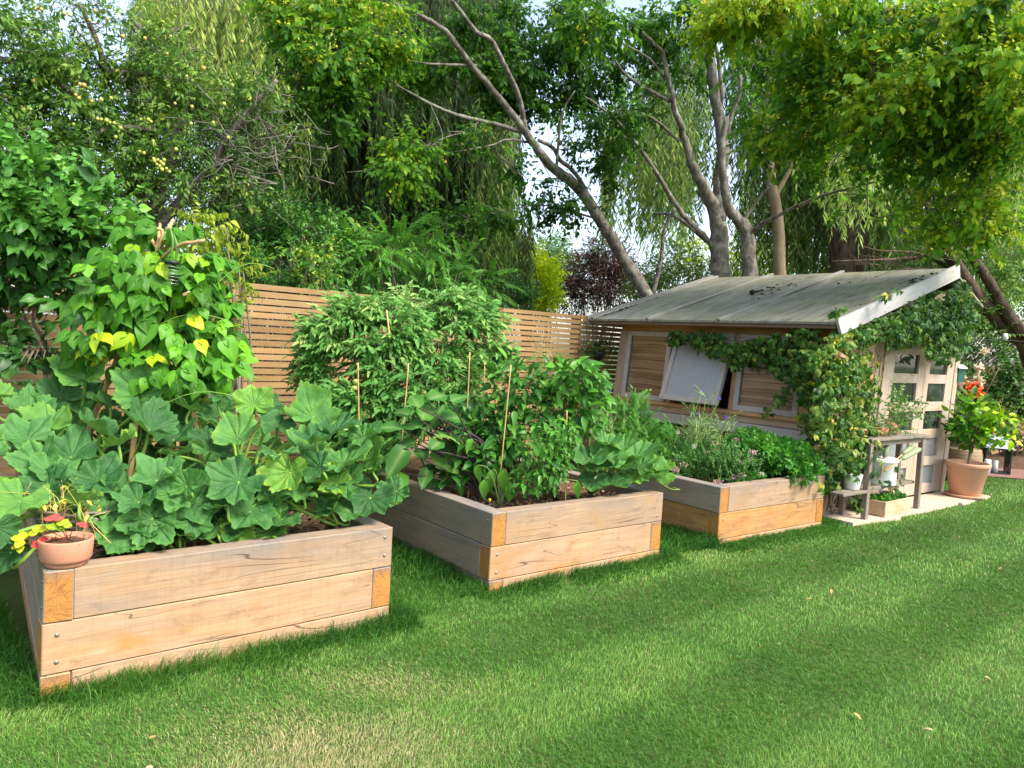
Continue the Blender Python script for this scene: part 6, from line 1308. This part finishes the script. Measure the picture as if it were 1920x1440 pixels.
HB = [(570, 60, 70, 75, 9.2, .7, 300, 0.65), (640, 130, 80, 70, 9.2, .7, 330, 0.55), (560, 140, 50, 50, 9.2, .5, 130, 0.45), (690, 60, 90, 60, 9.3, .7, 280, 0.67), (760, 110, 60, 60, 10.9, .6, 180, 0.51), (830, 130, 60, 60, 11.0, .6, 150, 0.39), (620, 210, 60, 40, 9.1, .5, 120, 0.39),
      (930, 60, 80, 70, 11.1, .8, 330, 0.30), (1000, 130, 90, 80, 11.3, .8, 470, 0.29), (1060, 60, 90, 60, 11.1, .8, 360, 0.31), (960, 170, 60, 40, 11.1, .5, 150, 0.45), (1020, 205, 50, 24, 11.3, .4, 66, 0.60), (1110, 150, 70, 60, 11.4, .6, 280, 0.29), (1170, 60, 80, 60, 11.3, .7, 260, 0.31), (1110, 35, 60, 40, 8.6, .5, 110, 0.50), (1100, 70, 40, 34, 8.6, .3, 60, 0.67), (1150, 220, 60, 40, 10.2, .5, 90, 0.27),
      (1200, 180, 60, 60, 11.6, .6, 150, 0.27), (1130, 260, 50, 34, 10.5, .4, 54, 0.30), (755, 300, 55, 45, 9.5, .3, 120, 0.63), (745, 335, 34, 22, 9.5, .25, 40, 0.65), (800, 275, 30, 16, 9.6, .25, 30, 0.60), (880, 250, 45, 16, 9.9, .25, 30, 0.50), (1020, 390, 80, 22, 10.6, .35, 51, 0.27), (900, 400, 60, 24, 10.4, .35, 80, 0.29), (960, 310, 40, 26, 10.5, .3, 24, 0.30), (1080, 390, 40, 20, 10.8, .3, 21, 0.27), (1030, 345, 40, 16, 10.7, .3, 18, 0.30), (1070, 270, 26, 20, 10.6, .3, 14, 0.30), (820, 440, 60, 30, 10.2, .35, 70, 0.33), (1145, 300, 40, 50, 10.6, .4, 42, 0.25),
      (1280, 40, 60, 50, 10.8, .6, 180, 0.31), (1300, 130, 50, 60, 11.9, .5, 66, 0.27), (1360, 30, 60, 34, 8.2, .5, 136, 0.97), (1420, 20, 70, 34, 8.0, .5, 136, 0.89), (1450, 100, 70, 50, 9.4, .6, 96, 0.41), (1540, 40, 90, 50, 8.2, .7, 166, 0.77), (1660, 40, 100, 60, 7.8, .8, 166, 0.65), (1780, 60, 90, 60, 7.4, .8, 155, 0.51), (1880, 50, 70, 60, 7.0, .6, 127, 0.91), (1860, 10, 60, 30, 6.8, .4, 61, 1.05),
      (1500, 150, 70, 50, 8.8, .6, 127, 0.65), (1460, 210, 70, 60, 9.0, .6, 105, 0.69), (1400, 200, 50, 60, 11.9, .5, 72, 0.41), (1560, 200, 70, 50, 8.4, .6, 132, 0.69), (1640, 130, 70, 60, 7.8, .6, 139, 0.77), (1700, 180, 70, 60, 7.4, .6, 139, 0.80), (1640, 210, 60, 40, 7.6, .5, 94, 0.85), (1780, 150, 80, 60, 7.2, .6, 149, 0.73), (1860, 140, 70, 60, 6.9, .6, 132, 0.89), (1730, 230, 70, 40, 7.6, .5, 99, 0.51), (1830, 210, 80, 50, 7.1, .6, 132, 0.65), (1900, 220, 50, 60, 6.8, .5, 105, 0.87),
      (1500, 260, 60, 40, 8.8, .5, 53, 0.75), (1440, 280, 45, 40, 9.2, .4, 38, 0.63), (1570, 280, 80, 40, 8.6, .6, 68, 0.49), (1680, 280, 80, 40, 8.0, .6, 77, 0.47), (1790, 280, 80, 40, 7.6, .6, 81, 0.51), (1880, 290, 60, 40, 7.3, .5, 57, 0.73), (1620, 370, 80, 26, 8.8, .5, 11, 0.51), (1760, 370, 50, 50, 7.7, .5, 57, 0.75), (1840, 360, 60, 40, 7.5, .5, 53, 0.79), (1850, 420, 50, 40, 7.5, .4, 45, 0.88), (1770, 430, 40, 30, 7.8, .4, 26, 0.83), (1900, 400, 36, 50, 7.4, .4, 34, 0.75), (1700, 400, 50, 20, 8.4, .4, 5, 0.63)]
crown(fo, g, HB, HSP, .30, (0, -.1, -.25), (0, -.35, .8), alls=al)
for b, pts, u in al:
    c = P(b[0], b[1], b[4]); twigs(m, g, pts, c, 9, .008, .12)
    if b[7] > .42:
        n = int(b[6] * (.30 + 1.1 * max(0, b[7] - .5)) * (1.6 if b[0] > 1300 or b[0] < 720 else .4)); k = g.integers(0, len(pts), n); scatter(ck, g, CK, pts[k] + g.normal(size=(n, 3)) * [.06, .06, .04] + [0, -.06, -.03], .15, (0, 0, 1.), (0, -1., .2), .45, .25, .25)
o, fn = root('garden_tree', 'large multi stemmed tree with pale leaning limbs and yellow seed clusters behind the shed', 'tree', gb)
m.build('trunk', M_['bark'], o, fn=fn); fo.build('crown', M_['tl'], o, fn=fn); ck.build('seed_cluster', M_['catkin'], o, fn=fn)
b_ = P(1462, 575, 13); b_[2] = 0
o, fn = root('bare_trunk', 'smooth tan tree trunk between the multi stemmed tree and the dark willow trunk', 'tree', b_)
tree_limbs([([(1464, 640, 13), (1462, 500, 13), (1458, 410, 13), (1447, 345, 13), (1440, 260, 13), (1450, 100, 13)], [.12, .10, .095, .09, .07]), ([(1452, 370, 13), (1475, 330, 13), (1490, 300, 13)], [.05, .03])]).build('trunk', M_['bark3'], o, fn=fn)
# --- weeping willows
def strands(fo, tw, g, tops, lens, tn, ll=.16, step=.062, lw=.17, sway=.12):
    for p, L, t0 in zip(tops, lens, tn):
        n = max(4, int(L / step)); s = (np.arange(n) + g.random(n) * .6) / n; a, b = g.normal(size=2) * sway; ph = g.random() * 6
        cv = p + np.stack([a * s * L * .4 + .05 * np.sin(5 * s + ph), b * s * L * .4 + .05 * np.cos(4 * s + ph), -L * s], -1)
        an = g.random(n) * 2 * np.pi; ax = np.stack([.55 * np.cos(an), .55 * np.sin(an), -1 + .2 * g.normal(size=n)], -1); nn = np.stack([np.sin(an) * .6, -.7 + .3 * g.normal(size=n), .5 + 0 * an], -1)
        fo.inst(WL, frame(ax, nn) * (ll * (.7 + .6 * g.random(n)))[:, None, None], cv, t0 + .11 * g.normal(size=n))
        tube(tw, cv[::max(1, n // 5)], [.005, .002], 3, tint=.5, cap=False)
WL = (np.array([(0, 0, 0), (.085, .4, .02), (0, 1, -.04), (-.085, .4, .02)]), [np.array([[0, 1, 2, 3]])], np.zeros(4), np.zeros(4))
def hang(g, x0, x1, ytop, ybot, d, dd, n, tn, tsd=.1, skew=1.0):
    """n strands with tops in a pixel band at distance d, hanging to the bottom line"""
    T, L, K = [], [], []
    for _ in range(n):
        x = g.uniform(x0, x1); yt = g.uniform(*ytop); yb = g.uniform(*ybot); de = d + dd * (g.random() * 2 - 1); p = P(x, yt, de); q = P(x, yb, de); T.append(p); L.append(max(p[2] - q[2], .5)); K.append(tn + tsd * g.normal())
    return T, L, K
def willow(name_lab, base, trunk, bands, seed, group='weeping willows'):
    g = rng(seed); o, fn = root('weeping_willow', name_lab, 'tree', base, group); fo = MB(); tw = MB()
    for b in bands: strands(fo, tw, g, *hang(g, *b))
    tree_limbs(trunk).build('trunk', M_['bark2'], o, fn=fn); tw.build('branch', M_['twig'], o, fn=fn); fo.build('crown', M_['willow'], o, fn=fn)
wb1 = P(760, 640, 16); wb1[2] = 0
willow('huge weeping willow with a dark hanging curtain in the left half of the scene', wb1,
  [([(760, 640, 16), (755, 500, 16), (740, 350, 16), (700, 180, 16), (620, 20, 16), (560, -120, 15.5)], [.5, .42, .35, .25, .15]), ([(742, 360, 16), (800, 200, 16), (860, 60, 16), (900, -80, 16)], [.3, .2, .12]), ([(700, 180, 16), (560, 60, 15), (430, -20, 14.5), (330, -60, 14)], [.2, .14, .08])],
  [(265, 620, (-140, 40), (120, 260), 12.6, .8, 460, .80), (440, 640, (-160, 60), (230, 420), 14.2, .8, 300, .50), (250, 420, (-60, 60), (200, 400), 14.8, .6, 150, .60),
   (540, 960, (-160, 120), (330, 560), 14.6, .9, 520, .16), (540, 980, (-60, 260), (420, 600), 15.4, .8, 420, .05), (700, 960, (-140, 60), (180, 420), 13.6, .6, 240, .26), (900, 965, (150, 320), (420, 590), 13.8, .5, 150, .52), (945, 1000, (390, 450), (540, 620), 14.2, .4, 60, .36), (560, 940, (80, 300), (520, 620), 16.8, .6, 330, .02), (740, 980, (-160, 0), (100, 260), 15.2, .8, 200, .2), (420, 600, (250, 380), (500, 640), 16.5, .6, 200, .08), (560, 980, (200, 420), (600, 700), 17.5, .4, 260, .02)], 131)  # band tints put the sunlit top and shaded curtain into the leaf colour
wb2 = P(1592, 600, 13.5); wb2[2] = 0
willow('weeping willow with thick dark ridged trunk behind the shed roof', wb2,
  [([(1592, 640, 13.5), (1588, 540, 13.5), (1584, 470, 13.5), (1592, 420, 13.5), (1625, 380, 13.5), (1650, 300, 13.6), (1640, 180, 13.6), (1600, 50, 13.6)], [.32, .27, .28, .26, .22, .2]), ([(1600, 410, 13.5), (1575, 340, 13.6), (1520, 220, 13.8), (1420, 80, 14)], [.2, .15, .1]), ([(1600, 425, 13.4), (1620, 470, 13.3), (1625, 540, 13.3), (1630, 640, 13.3)], [.16, .19, .22])],
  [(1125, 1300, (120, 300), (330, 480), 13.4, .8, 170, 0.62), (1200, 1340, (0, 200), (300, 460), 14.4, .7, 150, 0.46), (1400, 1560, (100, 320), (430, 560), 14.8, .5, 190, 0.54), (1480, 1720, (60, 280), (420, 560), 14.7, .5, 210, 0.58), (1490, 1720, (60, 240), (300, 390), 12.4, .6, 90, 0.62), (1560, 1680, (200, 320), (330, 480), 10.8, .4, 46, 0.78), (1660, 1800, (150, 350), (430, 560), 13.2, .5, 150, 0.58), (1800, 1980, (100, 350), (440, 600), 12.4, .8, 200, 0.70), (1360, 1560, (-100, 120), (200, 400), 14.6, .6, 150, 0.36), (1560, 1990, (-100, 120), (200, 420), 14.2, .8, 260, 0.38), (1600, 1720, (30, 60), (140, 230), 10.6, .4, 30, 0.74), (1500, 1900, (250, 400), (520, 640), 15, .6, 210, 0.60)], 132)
# --- plum tree at the left with fruit
g = rng(141); pb = P(240, 700, 8.0); pb[2] = 0
pl = [([(250, 640, 8), (270, 480, 8), (300, 360, 8), (330, 250, 8), (300, 120, 8), (240, 20, 8)], [.10, .085, .06, .04, .02]), ([(280, 440, 8), (380, 330, 8), (440, 240, 8), (520, 150, 8)], [.06, .04, .02]), ([(285, 400, 8), (190, 280, 7.8), (110, 280, 7.6), (60, 300, 7.5)], [.05, .035, .02]), ([(205, 235, 7.7), (160, 270, 7.6), (100, 290, 7.5)], [.03, .02]),
      ([(330, 250, 8), (250, 240, 7.7), (205, 240, 7.6), (160, 265, 7.5), (90, 295, 7.4)], [.035, .028, .016]), ([(360, 345, 8), (400, 322, 8), (460, 330, 8.1), (520, 345, 8.2)], [.04, .03, .012]), ([(0, 110, 7.2), (60, 130, 7.4), (150, 180, 7.6), (260, 250, 8)], [.03, .03, .04]), ([(195, 120, 7.8), (175, 60, 7.7), (150, 10, 7.6)], [.03, .02]), ([(300, 140, 8), (200, 130, 7.8), (190, 90, 7.8)], [.03, .02])]
m = tree_limbs(pl); fo = MB(); al = []
pleaf = grid_leaf(1, .5, 3, prof=lambda t: np.interp(t, [0, .45, 1], [.05, 1, 0]), fold=.3, droop=.25); PSP = [spray(g, pleaf, 9, 1., .25, 55, .2, .6, .008) for _ in range(6)]
PB = [(40, 60, 70, 80, 7.3, .5, 221, 0.54), (60, 150, 80, 60, 7.4, .5, 221, 0.58), (140, 120, 70, 60, 7.6, .5, 161, 0.60), (170, 40, 50, 50, 7.7, .4, 68, 0.54), (60, 230, 80, 50, 7.5, .5, 195, 0.48), (170, 210, 80, 50, 7.7, .5, 204, 0.56), (270, 170, 70, 50, 7.9, .5, 178, 0.56), (260, 90, 50, 60, 7.9, .4, 93, 0.54), (340, 150, 50, 40, 8, .5, 102, 0.54), (360, 210, 70, 50, 8, .5, 187, 0.54), (440, 200, 60, 50, 8.1, .5, 127, 0.54), (490, 180, 40, 30, 8.1, .4, 59, 0.54),
      (250, 260, 80, 50, 7.8, .5, 204, 0.50), (150, 290, 70, 40, 7.6, .5, 144, 0.46), (330, 300, 70, 50, 7.9, .5, 178, 0.48), (230, 340, 70, 50, 7.8, .5, 161, 0.44), (420, 290, 60, 40, 8.1, .5, 102, 0.48), (510, 240, 50, 50, 8.3, .4, 68, 0.50), (300, 380, 70, 40, 7.9, .5, 119, 0.46), (400, 365, 60, 40, 8, .5, 102, 0.54), (120, 340, 60, 40, 7.5, .4, 93, 0.48), (460, 360, 70, 40, 8.2, .4, 68, 0.48), (20, 300, 40, 50, 7.2, .4, 93, 0.46), (330, 90, 30, 40, 8, .4, 42, 0.57), (-40, 180, 60, 160, 7.2, .5, 255, 0.50)]
crown(fo, g, PB, PSP, .24, (0, -.1, .0), (0, -.35, .8), spread=.7, alls=al)
for b, pts, u in al: twigs(m, g, pts, P(b[0], b[1], b[4]), 12, .006, .15)
for _ in range(150):   # bare grey twiggy wood
    x, y = 440 + 70 * g.normal(), 285 + 60 * g.normal(); d = 8.0 + .3 * g.normal(); p = P(x, y, d); e = p + g.normal(size=3) * [.28, .15, .20] + [.08, 0, -.05]; tube(m, smoothline([p, (p + e) / 2 + g.normal(size=3) * .05, e], 4), [.006, .0022], 4)
o, fn = root('plum_tree', 'twiggy plum tree with small yellow and orange fruit at the left behind the fence', 'fruit tree', pb)
m.build('trunk', M_['bark'], o, fn=fn); fo.build('crown', M_['plumleaf'], o, fn=fn)
M_['plum'] = [plain('yellow_plum', (.40, .40, .08), .4, 12, .3, .05, dark=(.35, .42, .06)), plain('orange_plum', (.52, .30, .08), .4, 12, .3, .05, dark=(.55, .42, .08))]
fr = [(72, 15, 1), (78, 18, 1), (66, 17, 1), (168, 38, 1), (178, 20, 1), (230, 68, 1), (202, 36, 1), (272, 72, 1), (312, 100, 0), (320, 68, 0), (150, 158, 1), (158, 160, 1), (142, 178, 1), (148, 184, 1), (64, 152, 1), (172, 190, 1), (208, 184, 0), (190, 187, 0), (206, 230, 0), (214, 231, 0), (200, 226, 0), (190, 224, 0), (183, 223, 0), (226, 240, 0), (283, 228, 0), (278, 224, 0), (290, 302, 0), (296, 300, 0), (302, 304, 0), (306, 308, 0), (294, 308, 0), (288, 298, 0), (300, 312, 0), (312, 316, 0), (308, 300, 0), (304, 318, 0), (318, 322, 0), (287, 265, 0), (289, 271, 0), (262, 284, 0), (270, 287, 0), (210, 305, 0), (138, 233, 0), (57, 205, 0), (45, 206, 0), (40, 200, 0), (217, 257, 0), (43, 240, 0), (328, 194, 0), (360, 200, 0), (382, 128, 1), (214, 409, 0), (208, 405, 0), (216, 414, 0), (232, 413, 0), (190, 431, 1), (158, 380, 0), (454, 78, 1), (428, 258, 0), (420, 195, 0), (350, 143, 0), (400, 230, 0), (10, 180, 0), (18, 182, 0), (15, 160, 0), (120, 25, 0), (238, 105, 0), (358, 232, 0), (330, 280, 0), (130, 28, 1)]
for i, (x, y, k) in enumerate(fr):
    mm = MB(); ball(mm, P(x, y, 7.2 + .2 * (x > 200)), .015 + .005 * (i % 3) / 2, 10, 1.08); mm.build('plum', M_['plum'][k], o, fn=fn)
# --- lilac bush at the left in front of the fence
g = rng(151); lb = P(100, 800, 4.85); lb[2] = 0; fo = MB(); m = MB()
LH = [spray(g, heart_leaf(1, .78, .2, .3, 6, ph=k), 7, 1., .42, 62, .15, .5, .010) for k in range(5)]
for b in [(60, 400, 90, 80, 4.75, .3, 95, .55), (20, 340, 70, 50, 4.8, .3, 48, .56), (130, 440, 90, 60, 4.8, .3, 85, .52), (40, 440, 70, 40, 4.7, .3, 40, .42), (110, 475, 44, 30, 4.8, .25, 22, .38), (100, 330, 60, 30, 4.9, .25, 28, .55), (60, 510, 60, 20, 4.75, .2, 12, .28), (25, 535, 55, 30, 4.75, .2, 22, .32), (100, 530, 50, 30, 4.78, .2, 20, .34), (-40, 540, 50, 40, 4.7, .2, 20, .34), (-60, 400, 60, 110, 4.7, .3, 80, .45), (200, 400, 40, 50, 4.9, .25, 24, .5), (25, 655, 40, 24, 4.7, .12, 10, .16), (75, 665, 30, 22, 4.7, .12, 6, .16), (60, 675, 50, 14, 4.65, .12, 6, .18), (170, 580, 30, 30, 4.8, .2, 8, .3)]:
    pts, u = blobpts(g, b, b[6], 0, .3); scatter(fo, g, LH, pts, .21, u * .5 + np.array([0, -.3, .35]), np.array([0, -.55, .8]), b[7] - .09 + .12 * u[:, 2], .1, .45)
    for p in pts[:6]: tube(m, smoothline([p * .8 + (lb + [0, 0, 1.5]) * .2, p * .9 + (lb + [0, 0, 1.5]) * .1, p], 4), [.005, .003], 5)
for pt in [[(88, 830, 4.8), (84, 690, 4.8), (62, 630, 4.8), (45, 590, 4.8), (20, 500, 4.8)], [(96, 830, 4.8), (94, 690, 4.8), (78, 630, 4.8), (62, 590, 4.8), (90, 440, 4.8)], [(86, 700, 4.8), (70, 668, 4.75), (30, 650, 4.7), (5, 640, 4.7)], [(94, 830, 4.85), (110, 690, 4.85), (150, 580, 4.85), (140, 440, 4.85)]]:
    tube(m, smoothline([P(*q) for q in pt], 5), [.015, .011, .006], 7, bump=.05)
o, fn = root('lilac_bush', 'tall bush with pointed heart shaped leaves and dark bare stems at far left', 'bush', lb); fo.build('foliage', M_['lilac'], o, fn=fn); m.build('stem', M_['twig'], o, fn=fn)
# yellow-green young tree between the beans and the fence
g = rng(152); YSP = [spray(g, grid_leaf(1, .5, 5, fold=.45, droop=.5), 8, 1., .3, 50, .5, .6, .01) for _ in range(4)]
bush('young_fruit_tree', 'slender young tree with curled yellow green leaves between the beans and fence', 'young tree', [(385, 440, 40, 40, 4.9, .15, 60), (410, 500, 26, 30, 4.95, .12, 26), (440, 515, 28, 26, 4.95, .1, 24), (420, 590, 24, 30, 4.9, .1, 14), (430, 600, 20, 30, 4.9, .1, 8)], YSP, .15, leafmat('yellow_green_leaf', [(0, (.08, .13, .02)), (.5, (.22, .30, .04)), (1, (.42, .42, .08))], .5, .35), .5, P(385, 780, 5.0) * [1, 1, 0], 153, axis=(0, 0, -.3), nst=9)
# --- shrubs rising behind the fence
SS = [spray(g, pleaf, 10, 1., .24, 60, .15, .6, .008) for _ in range(5)]
fz = lambda px, d: P(px, 600, d) * [1, 1, 0]
bush('evergreen_shrub', 'dense small leaved evergreen shrub above the fence left of the pinnate saplings', 'shrub', [(460, 470, 60, 60, 8.4, .5, 360, .4), (540, 450, 70, 60, 8.6, .5, 420), (610, 480, 60, 50, 8.8, .4, 300), (500, 510, 70, 30, 8.2, .4, 240), (580, 530, 60, 24, 8.6, .3, 150), (430, 410, 40, 40, 8.6, .4, 130), (600, 425, 40, 30, 9, .4, 110)], SS, .2, M_['hedge'], .44, fz(530, 8.6), 161, clumps=9)
bush('bright_shrub', 'lighter yellow green shrub hanging over the fence behind the tomatoes', 'shrub', [(600, 500, 26, 36, 8.2, .25, 90), (585, 530, 22, 16, 8.1, .2, 46), (690, 450, 26, 20, 9.2, .2, 40)], SS, .2, M_['hedge'], .74, fz(600, 8.5), 162)
g = rng(163); AS = [pinnate(g, grid_leaf(1, .34, 4, fold=.25, droop=.3), 8, 1., .28, .45) for _ in range(6)]
for lab, sd, bl, bx_ in [('sapling with long feathery pinnate leaves just above the fence behind the tomatoes', 164, [(690, 490, 55, 44, 9.0, .4, 64), (720, 462, 40, 24, 9.2, .3, 30), (660, 520, 40, 26, 8.9, .3, 34)], 700), ('tall pinnate leaved sapling to the left of the golden bush', 165, [(795, 490, 50, 44, 9.6, .4, 60), (840, 525, 60, 34, 9.9, .4, 54), (785, 458, 30, 20, 9.6, .3, 20), (760, 530, 50, 26, 9.4, .3, 44)], 790), ('low pinnate leaved sapling in shade under the willow curtain', 166, [(900, 530, 40, 34, 10.6, .3, 40), (870, 560, 40, 16, 10.4, .3, 20)], 890)]:
    bush('pinnate_sapling', lab, 'young tree', bl, AS, .33, M_['ash'], .52, fz(bx_, bl[0][4]), sd, axis=(0, -.2, .1), spread=.5, nst=8, group='pinnate saplings behind the fence')
bush('dark_undergrowth', 'dark shaded shrub mass under the willow above the fence', 'shrub', [(720, 540, 120, 50, 11.5, .5, 420), (850, 500, 90, 60, 12, .5, 330), (930, 560, 60, 40, 12.4, .5, 200), (500, 400, 110, 60, 11, .6, 330), (640, 440, 80, 70, 11.6, .5, 260)], SS, .26, M_['hedge'], .26, fz(760, 12), 167, clumps=10)
bush('golden_bush', 'bright golden yellow bush above the fence near the purple tree', 'bush', [(1012, 525, 28, 42, 16.5, .5, 520), (1020, 560, 26, 26, 16.5, .5, 260), (988, 500, 16, 40, 16.8, .4, 160)], SS, .28, M_['gold'], .55, fz(1010, 17.6), 168)
bush('purple_tree', 'dark purple leaved tree between the golden bush and the shed', 'tree', [(1110, 525, 60, 46, 19, .9, 620), (1130, 480, 45, 34, 19, .8, 330), (1075, 550, 40, 34, 19, .7, 260), (1165, 545, 40, 40, 19, .7, 260), (1150, 500, 40, 40, 19.2, .7, 240)], SS, .30, M_['purple'], .5, fz(1115, 19), 169, tv=.25)
bush('distant_tree', 'distant rounded mid green tree in the sky gap', 'tree', [(1035, 475, 36, 26, 34, 1.2, 240), (1040, 510, 50, 30, 34, 1.2, 260), (1000, 520, 40, 50, 34, 1.2, 220)], SS, .6, M_['farg'], .45, fz(1035, 34), 170)
bush('lime_shrub', 'lime green shrub seen between the leaning trunks behind the shed', 'shrub', [(1230, 520, 36, 30, 16, .5, 220), (1205, 545, 30, 20, 16, .4, 130), (1275, 490, 30, 40, 16.5, .5, 170), (1310, 520, 30, 30, 16.5, .5, 160)], SS, .28, M_['farg'], .85, fz(1240, 16), 171)
bush('yellow_shrub', 'sunny yellow shrub glowing behind the central tree trunk', 'shrub', [(1385, 490, 26, 40, 17, .5, 220), (1440, 500, 40, 34, 17, .5, 240), (1300, 470, 26, 30, 17.5, .5, 110)], SS, .28, M_['gold'], .75, fz(1400, 17), 172)
# right-hand background
bush('background_thicket', 'dense mid green thicket behind the shed roof at the right', 'thicket', [(1540, 500, 120, 60, 17, .8, 420), (1680, 500, 110, 60, 16.5, .8, 420), (1820, 520, 110, 70, 16, .8, 460), (1900, 590, 70, 46, 15, .8, 260), (1750, 560, 60, 50, 15, .6, 220), (1960, 500, 60, 120, 16, .8, 300), (1850, 630, 90, 40, 15, .5, 320), (2080, 560, 120, 90, 16, .8, 320), (2260, 560, 130, 100, 16.5, .8, 320)], SS, .30, M_['hedge'], .42, fz(1700, 16.5), 173, clumps=14)
g = rng(174); m = tree_limbs([([(1940, 690, 11.6), (1920, 640, 11.5), (1878, 609, 11.4), (1833, 553, 11.2), (1795, 500, 11), (1770, 455, 10.9), (1740, 380, 10.8)], [.14, .12, .10, .08, .05]), ([(1935, 640, 11.3), (1890, 590, 11.2), (1850, 520, 11.1), (1815, 470, 11), (1800, 420, 10.9)], [.09, .07, .05]), ([(1833, 553, 11.2), (1750, 487, 11), (1660, 487, 10.8), (1560, 490, 10.6)], [.03, .02, .01]), ([(1820, 535, 11.1), (1740, 505, 11), (1640, 512, 10.8)], [.025, .01]), ([(1795, 500, 11), (1720, 475, 10.9), (1650, 470, 10.8), (1610, 460, 10.8)], [.02, .008])])
for _ in range(60):
    p = P(1720 + 70 * g.normal(), 495 + 14 * g.normal(), 10.9 + .2 * g.normal()); e = p + g.normal(size=3) * [.35, .15, .10]; tube(m, smoothline([p, (p + e) / 2 + g.normal(size=3) * .04, e], 3), [.006, .002], 4)
fo = MB(); al = []
crown(fo, g, [(1830, 600, 50, 40, 11.2, .3, 130, .42), (1880, 550, 50, 50, 11.3, .4, 160, .48), (1850, 625, 40, 16, 11, .3, 24, .45), (1640, 520, 70, 20, 11.2, .3, 46, .34), (1740, 470, 60, 30, 11, .3, 70, .36), (1900, 480, 40, 40, 11.6, .4, 90, .5), (1810, 470, 40, 40, 11.2, .3, 70, .4)], PSP, .22, (0, 0, 0), (0, -.35, .8), alls=al)
b_ = P(1945, 720, 11.6); b_[2] = 0; o, fn = root('leaning_tree', 'gnarled dark tree leaning left over the shed from the right edge', 'tree', b_); m.build('trunk', M_['bark2'], o, fn=fn); fo.build('crown', M_['plumleaf'], o, fn=fn)
# tall far trees closing the view behind the willows
for i, (lab, bl, bx_, tn) in enumerate([('tall dark background tree at the far left behind the plum tree', [(60, 350, 160, 120, 22, 1.5, 560), (200, 420, 150, 90, 22, 1.5, 460), (330, 400, 120, 100, 22, 1.5, 420), (60, 480, 150, 80, 21, 1.2, 360), (-160, 400, 140, 150, 21, 1.3, 360)], 150, .3),
        ('tall dark background tree directly behind the willow curtain', [(560, 380, 150, 130, 23, 1.5, 620), (720, 440, 150, 110, 23, 1.5, 560), (860, 440, 90, 130, 23, 1.2, 420), (700, 260, 160, 140, 23.5, 1.4, 560), (560, 200, 90, 140, 23.5, 1.4, 300)], 700, .1),  # low tint: shade behind the curtain put into the leaf colour
        ('far green tree behind the willow with the thick trunk', [(1500, 380, 120, 110, 24, 1.5, 330), (1660, 380, 140, 110, 24, 1.5, 420), (1860, 400, 140, 120, 24, 1.5, 420), (1700, 230, 200, 110, 24, 1.5, 420), (1900, 200, 120, 120, 24, 1.5, 260), (2090, 380, 140, 170, 24, 1.5, 360), (2300, 420, 140, 160, 24, 1.5, 320)], 1650, .36)]):
    bush('background_tree', lab, 'tree', bl, SS, .5, M_['hedge'], tn, fz(bx_, bl[0][4]), 180 + i, clumps=16, nst=6, group='tall background trees')
